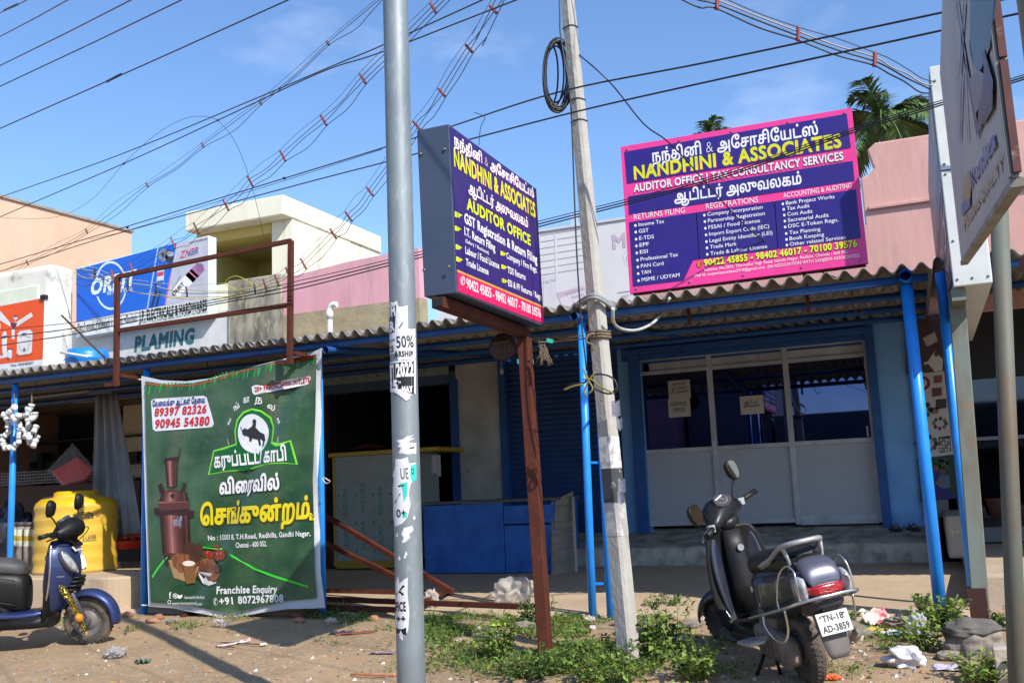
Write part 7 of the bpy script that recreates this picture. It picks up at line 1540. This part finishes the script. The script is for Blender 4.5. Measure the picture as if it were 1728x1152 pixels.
sheet('wrapper', 'blue and white milk packet scraps left of the translucent bag', 'wrapper', 1508, 1072, .20, .09, (.55, .56, .66), 7, .025, .2, col2=(.03, .14, .45))
sheet('wrapper', 'green and yellow snack packet among weeds left of the brown post', 'wrapper', 841, 1057, .14, .09, (.26, .55, .04), 8, .03, .3, col2=(.4, .5, .05), rough=.3)
sheet('wrapper', 'dark green wrapper scrap on bare earth near the road edge', 'wrapper', 241, 1119, .12, .06, (.03, .12, .09), 9, .03, .2, col2=(.2, .2, .2), rough=.3)
sheet('wrapper', 'pink and white wrapper scrap in the middle of the bare earth', 'wrapper', 414, 1083, .09, .06, (.62, .42, .44), 10, .025, .6)
sheet('wrapper', 'small white paper scrap beside the sign shadow', 'wrapper', 444, 1090, .06, .04, (.66, .64, .6), 11, .02, .2)
sheet('newspaper_strip', 'folded newspaper strip behind the foot of the steel pole', 'paper', 646, 1102, .20, .09, (.36, .26, .25), 12, .012, .15, col2=(.16, .12, .14))
sheet('wrapper', 'dark foil wrapper near the sign shadow', 'wrapper', 575, 1070, .22, .05, (.05, .04, .06), 14, .03, .1, rough=.3)
sheet('wrapper', 'white paper scrap behind the weeds right of the concrete pole', 'wrapper', 1128, 1060, .20, .06, (.45, .46, .44), 15, .02, .1)
sheet('wrapper', 'scrap of white paper right of the dark scooter muffler', 'wrapper', 1440, 1080, .14, .10, (.5, .48, .46), 17, .05, .4, col2=(.1, .08, .08))
crumple('rag', 'orange rag by the rear tyre of the dark scooter', 'rag', 1404, 1146, (.11, .08, .035), (.65, .13, .03), 19, 1, .7)
crumple('rag', 'colourful rag hanging in the weeds behind the right blue post', 'rag', 1562, 1040, (.12, .1, .12), (.40, .20, .04), 23, 1, .7, (.1, .1, .14))
crumple('foil_scrap', 'teal plastic scrap in the shade right of the concrete pole', 'wrapper', 1092, 1054, (.04, .03, .08), (.25, .5, .45), 24)
crumple('paper_ball', 'white paper ball at the feet of the paired blue posts', 'paper', 1000, 1062, (.05, .05, .04), (.6, .5, .47), 25, 1, .8)
for i, (px, py, l_, a_, c, lb) in enumerate(((395, 1088, .30, 1.1, (.62, .6, .58), 'white flat stick lying on the bare earth in front of the banner'), (405, 1088, .5, -.2, (.16, .07, .05), 'thin brown stick crossing behind the white flat stick'), (380, 1094, .25, -.25, (.2, .09, .06), 'short brown twig left of the white flat stick'), (600, 1070, .34, .5, (.2, .05, .03), 'red-brown batten scrap by the sign shadow'), (1160, 1140, .3, .3, (.3, .2, .1), 'dry twig by the weeds right of the concrete pole'))):
    g0 = ground_at(px, py); d_ = V((cos(a_), sin(a_), 0))*l_/2; q = MB(); q.bar(g0-d_+V((0, 0, .012)), g0+d_+V((0, 0, .02)), .026 if i in (0, 3) else .012, .01); tag(q.build('stick', mat('stick %d' % i, c, .8), loc=tuple(g0)), lb, 'stick')
g0 = ground_at(374, 1058); q = MB(); rr = random.Random(6); pts = [g0+V((rr.uniform(-.11, .11), rr.uniform(-.06, .06), rr.uniform(.01, .08))) for _ in range(34)]; q.tube(catmull(pts, 4), .0035, 5); tag(q.build('wire_tangle', mat('white wire', (.55, .54, .5), .6), loc=tuple(g0)), 'tangle of white wire below the green banner', 'wire')
g0 = ground_at(630, 1142); q = MB(); q.tube(catmull([g0+V((-.2, .02, .01)), g0+V((0, 0, .015)), g0+V((.2, .04, .01))], 4), .006, 5); tag(q.build('cord', mat('orange cord', (.5, .1, .03), .6), loc=tuple(g0)), 'orange cord on the earth behind the steel pole', 'cord')
g0 = at(172, 1003, Z=.05); q = MB(); q.tube(catmull([at(168, 1006, Z=.08), at(180, 1000, Z=.12), at(195, 1003, Z=.1), at(210, 1003, Z=.09)], 4), .02, 6); q.box(at(178, 1004, Z=.1), (.12, .08, .06)); tag(q.build('bicycle_lock', m_black, loc=tuple(g0)), 'black lock and cable lying on the pavement behind the blue scooter', 'lock')
pbx = at(310, 1036, Z=.06); q = MB(); q.bar(at(308, 1040, Z=.04), at(335, 1030, Z=.06), .05, .04); tag(q.build('steel_offcut', m_steel, loc=tuple(pbx)), 'red oxide steel offcut poking out under the green banner', 'offcut')
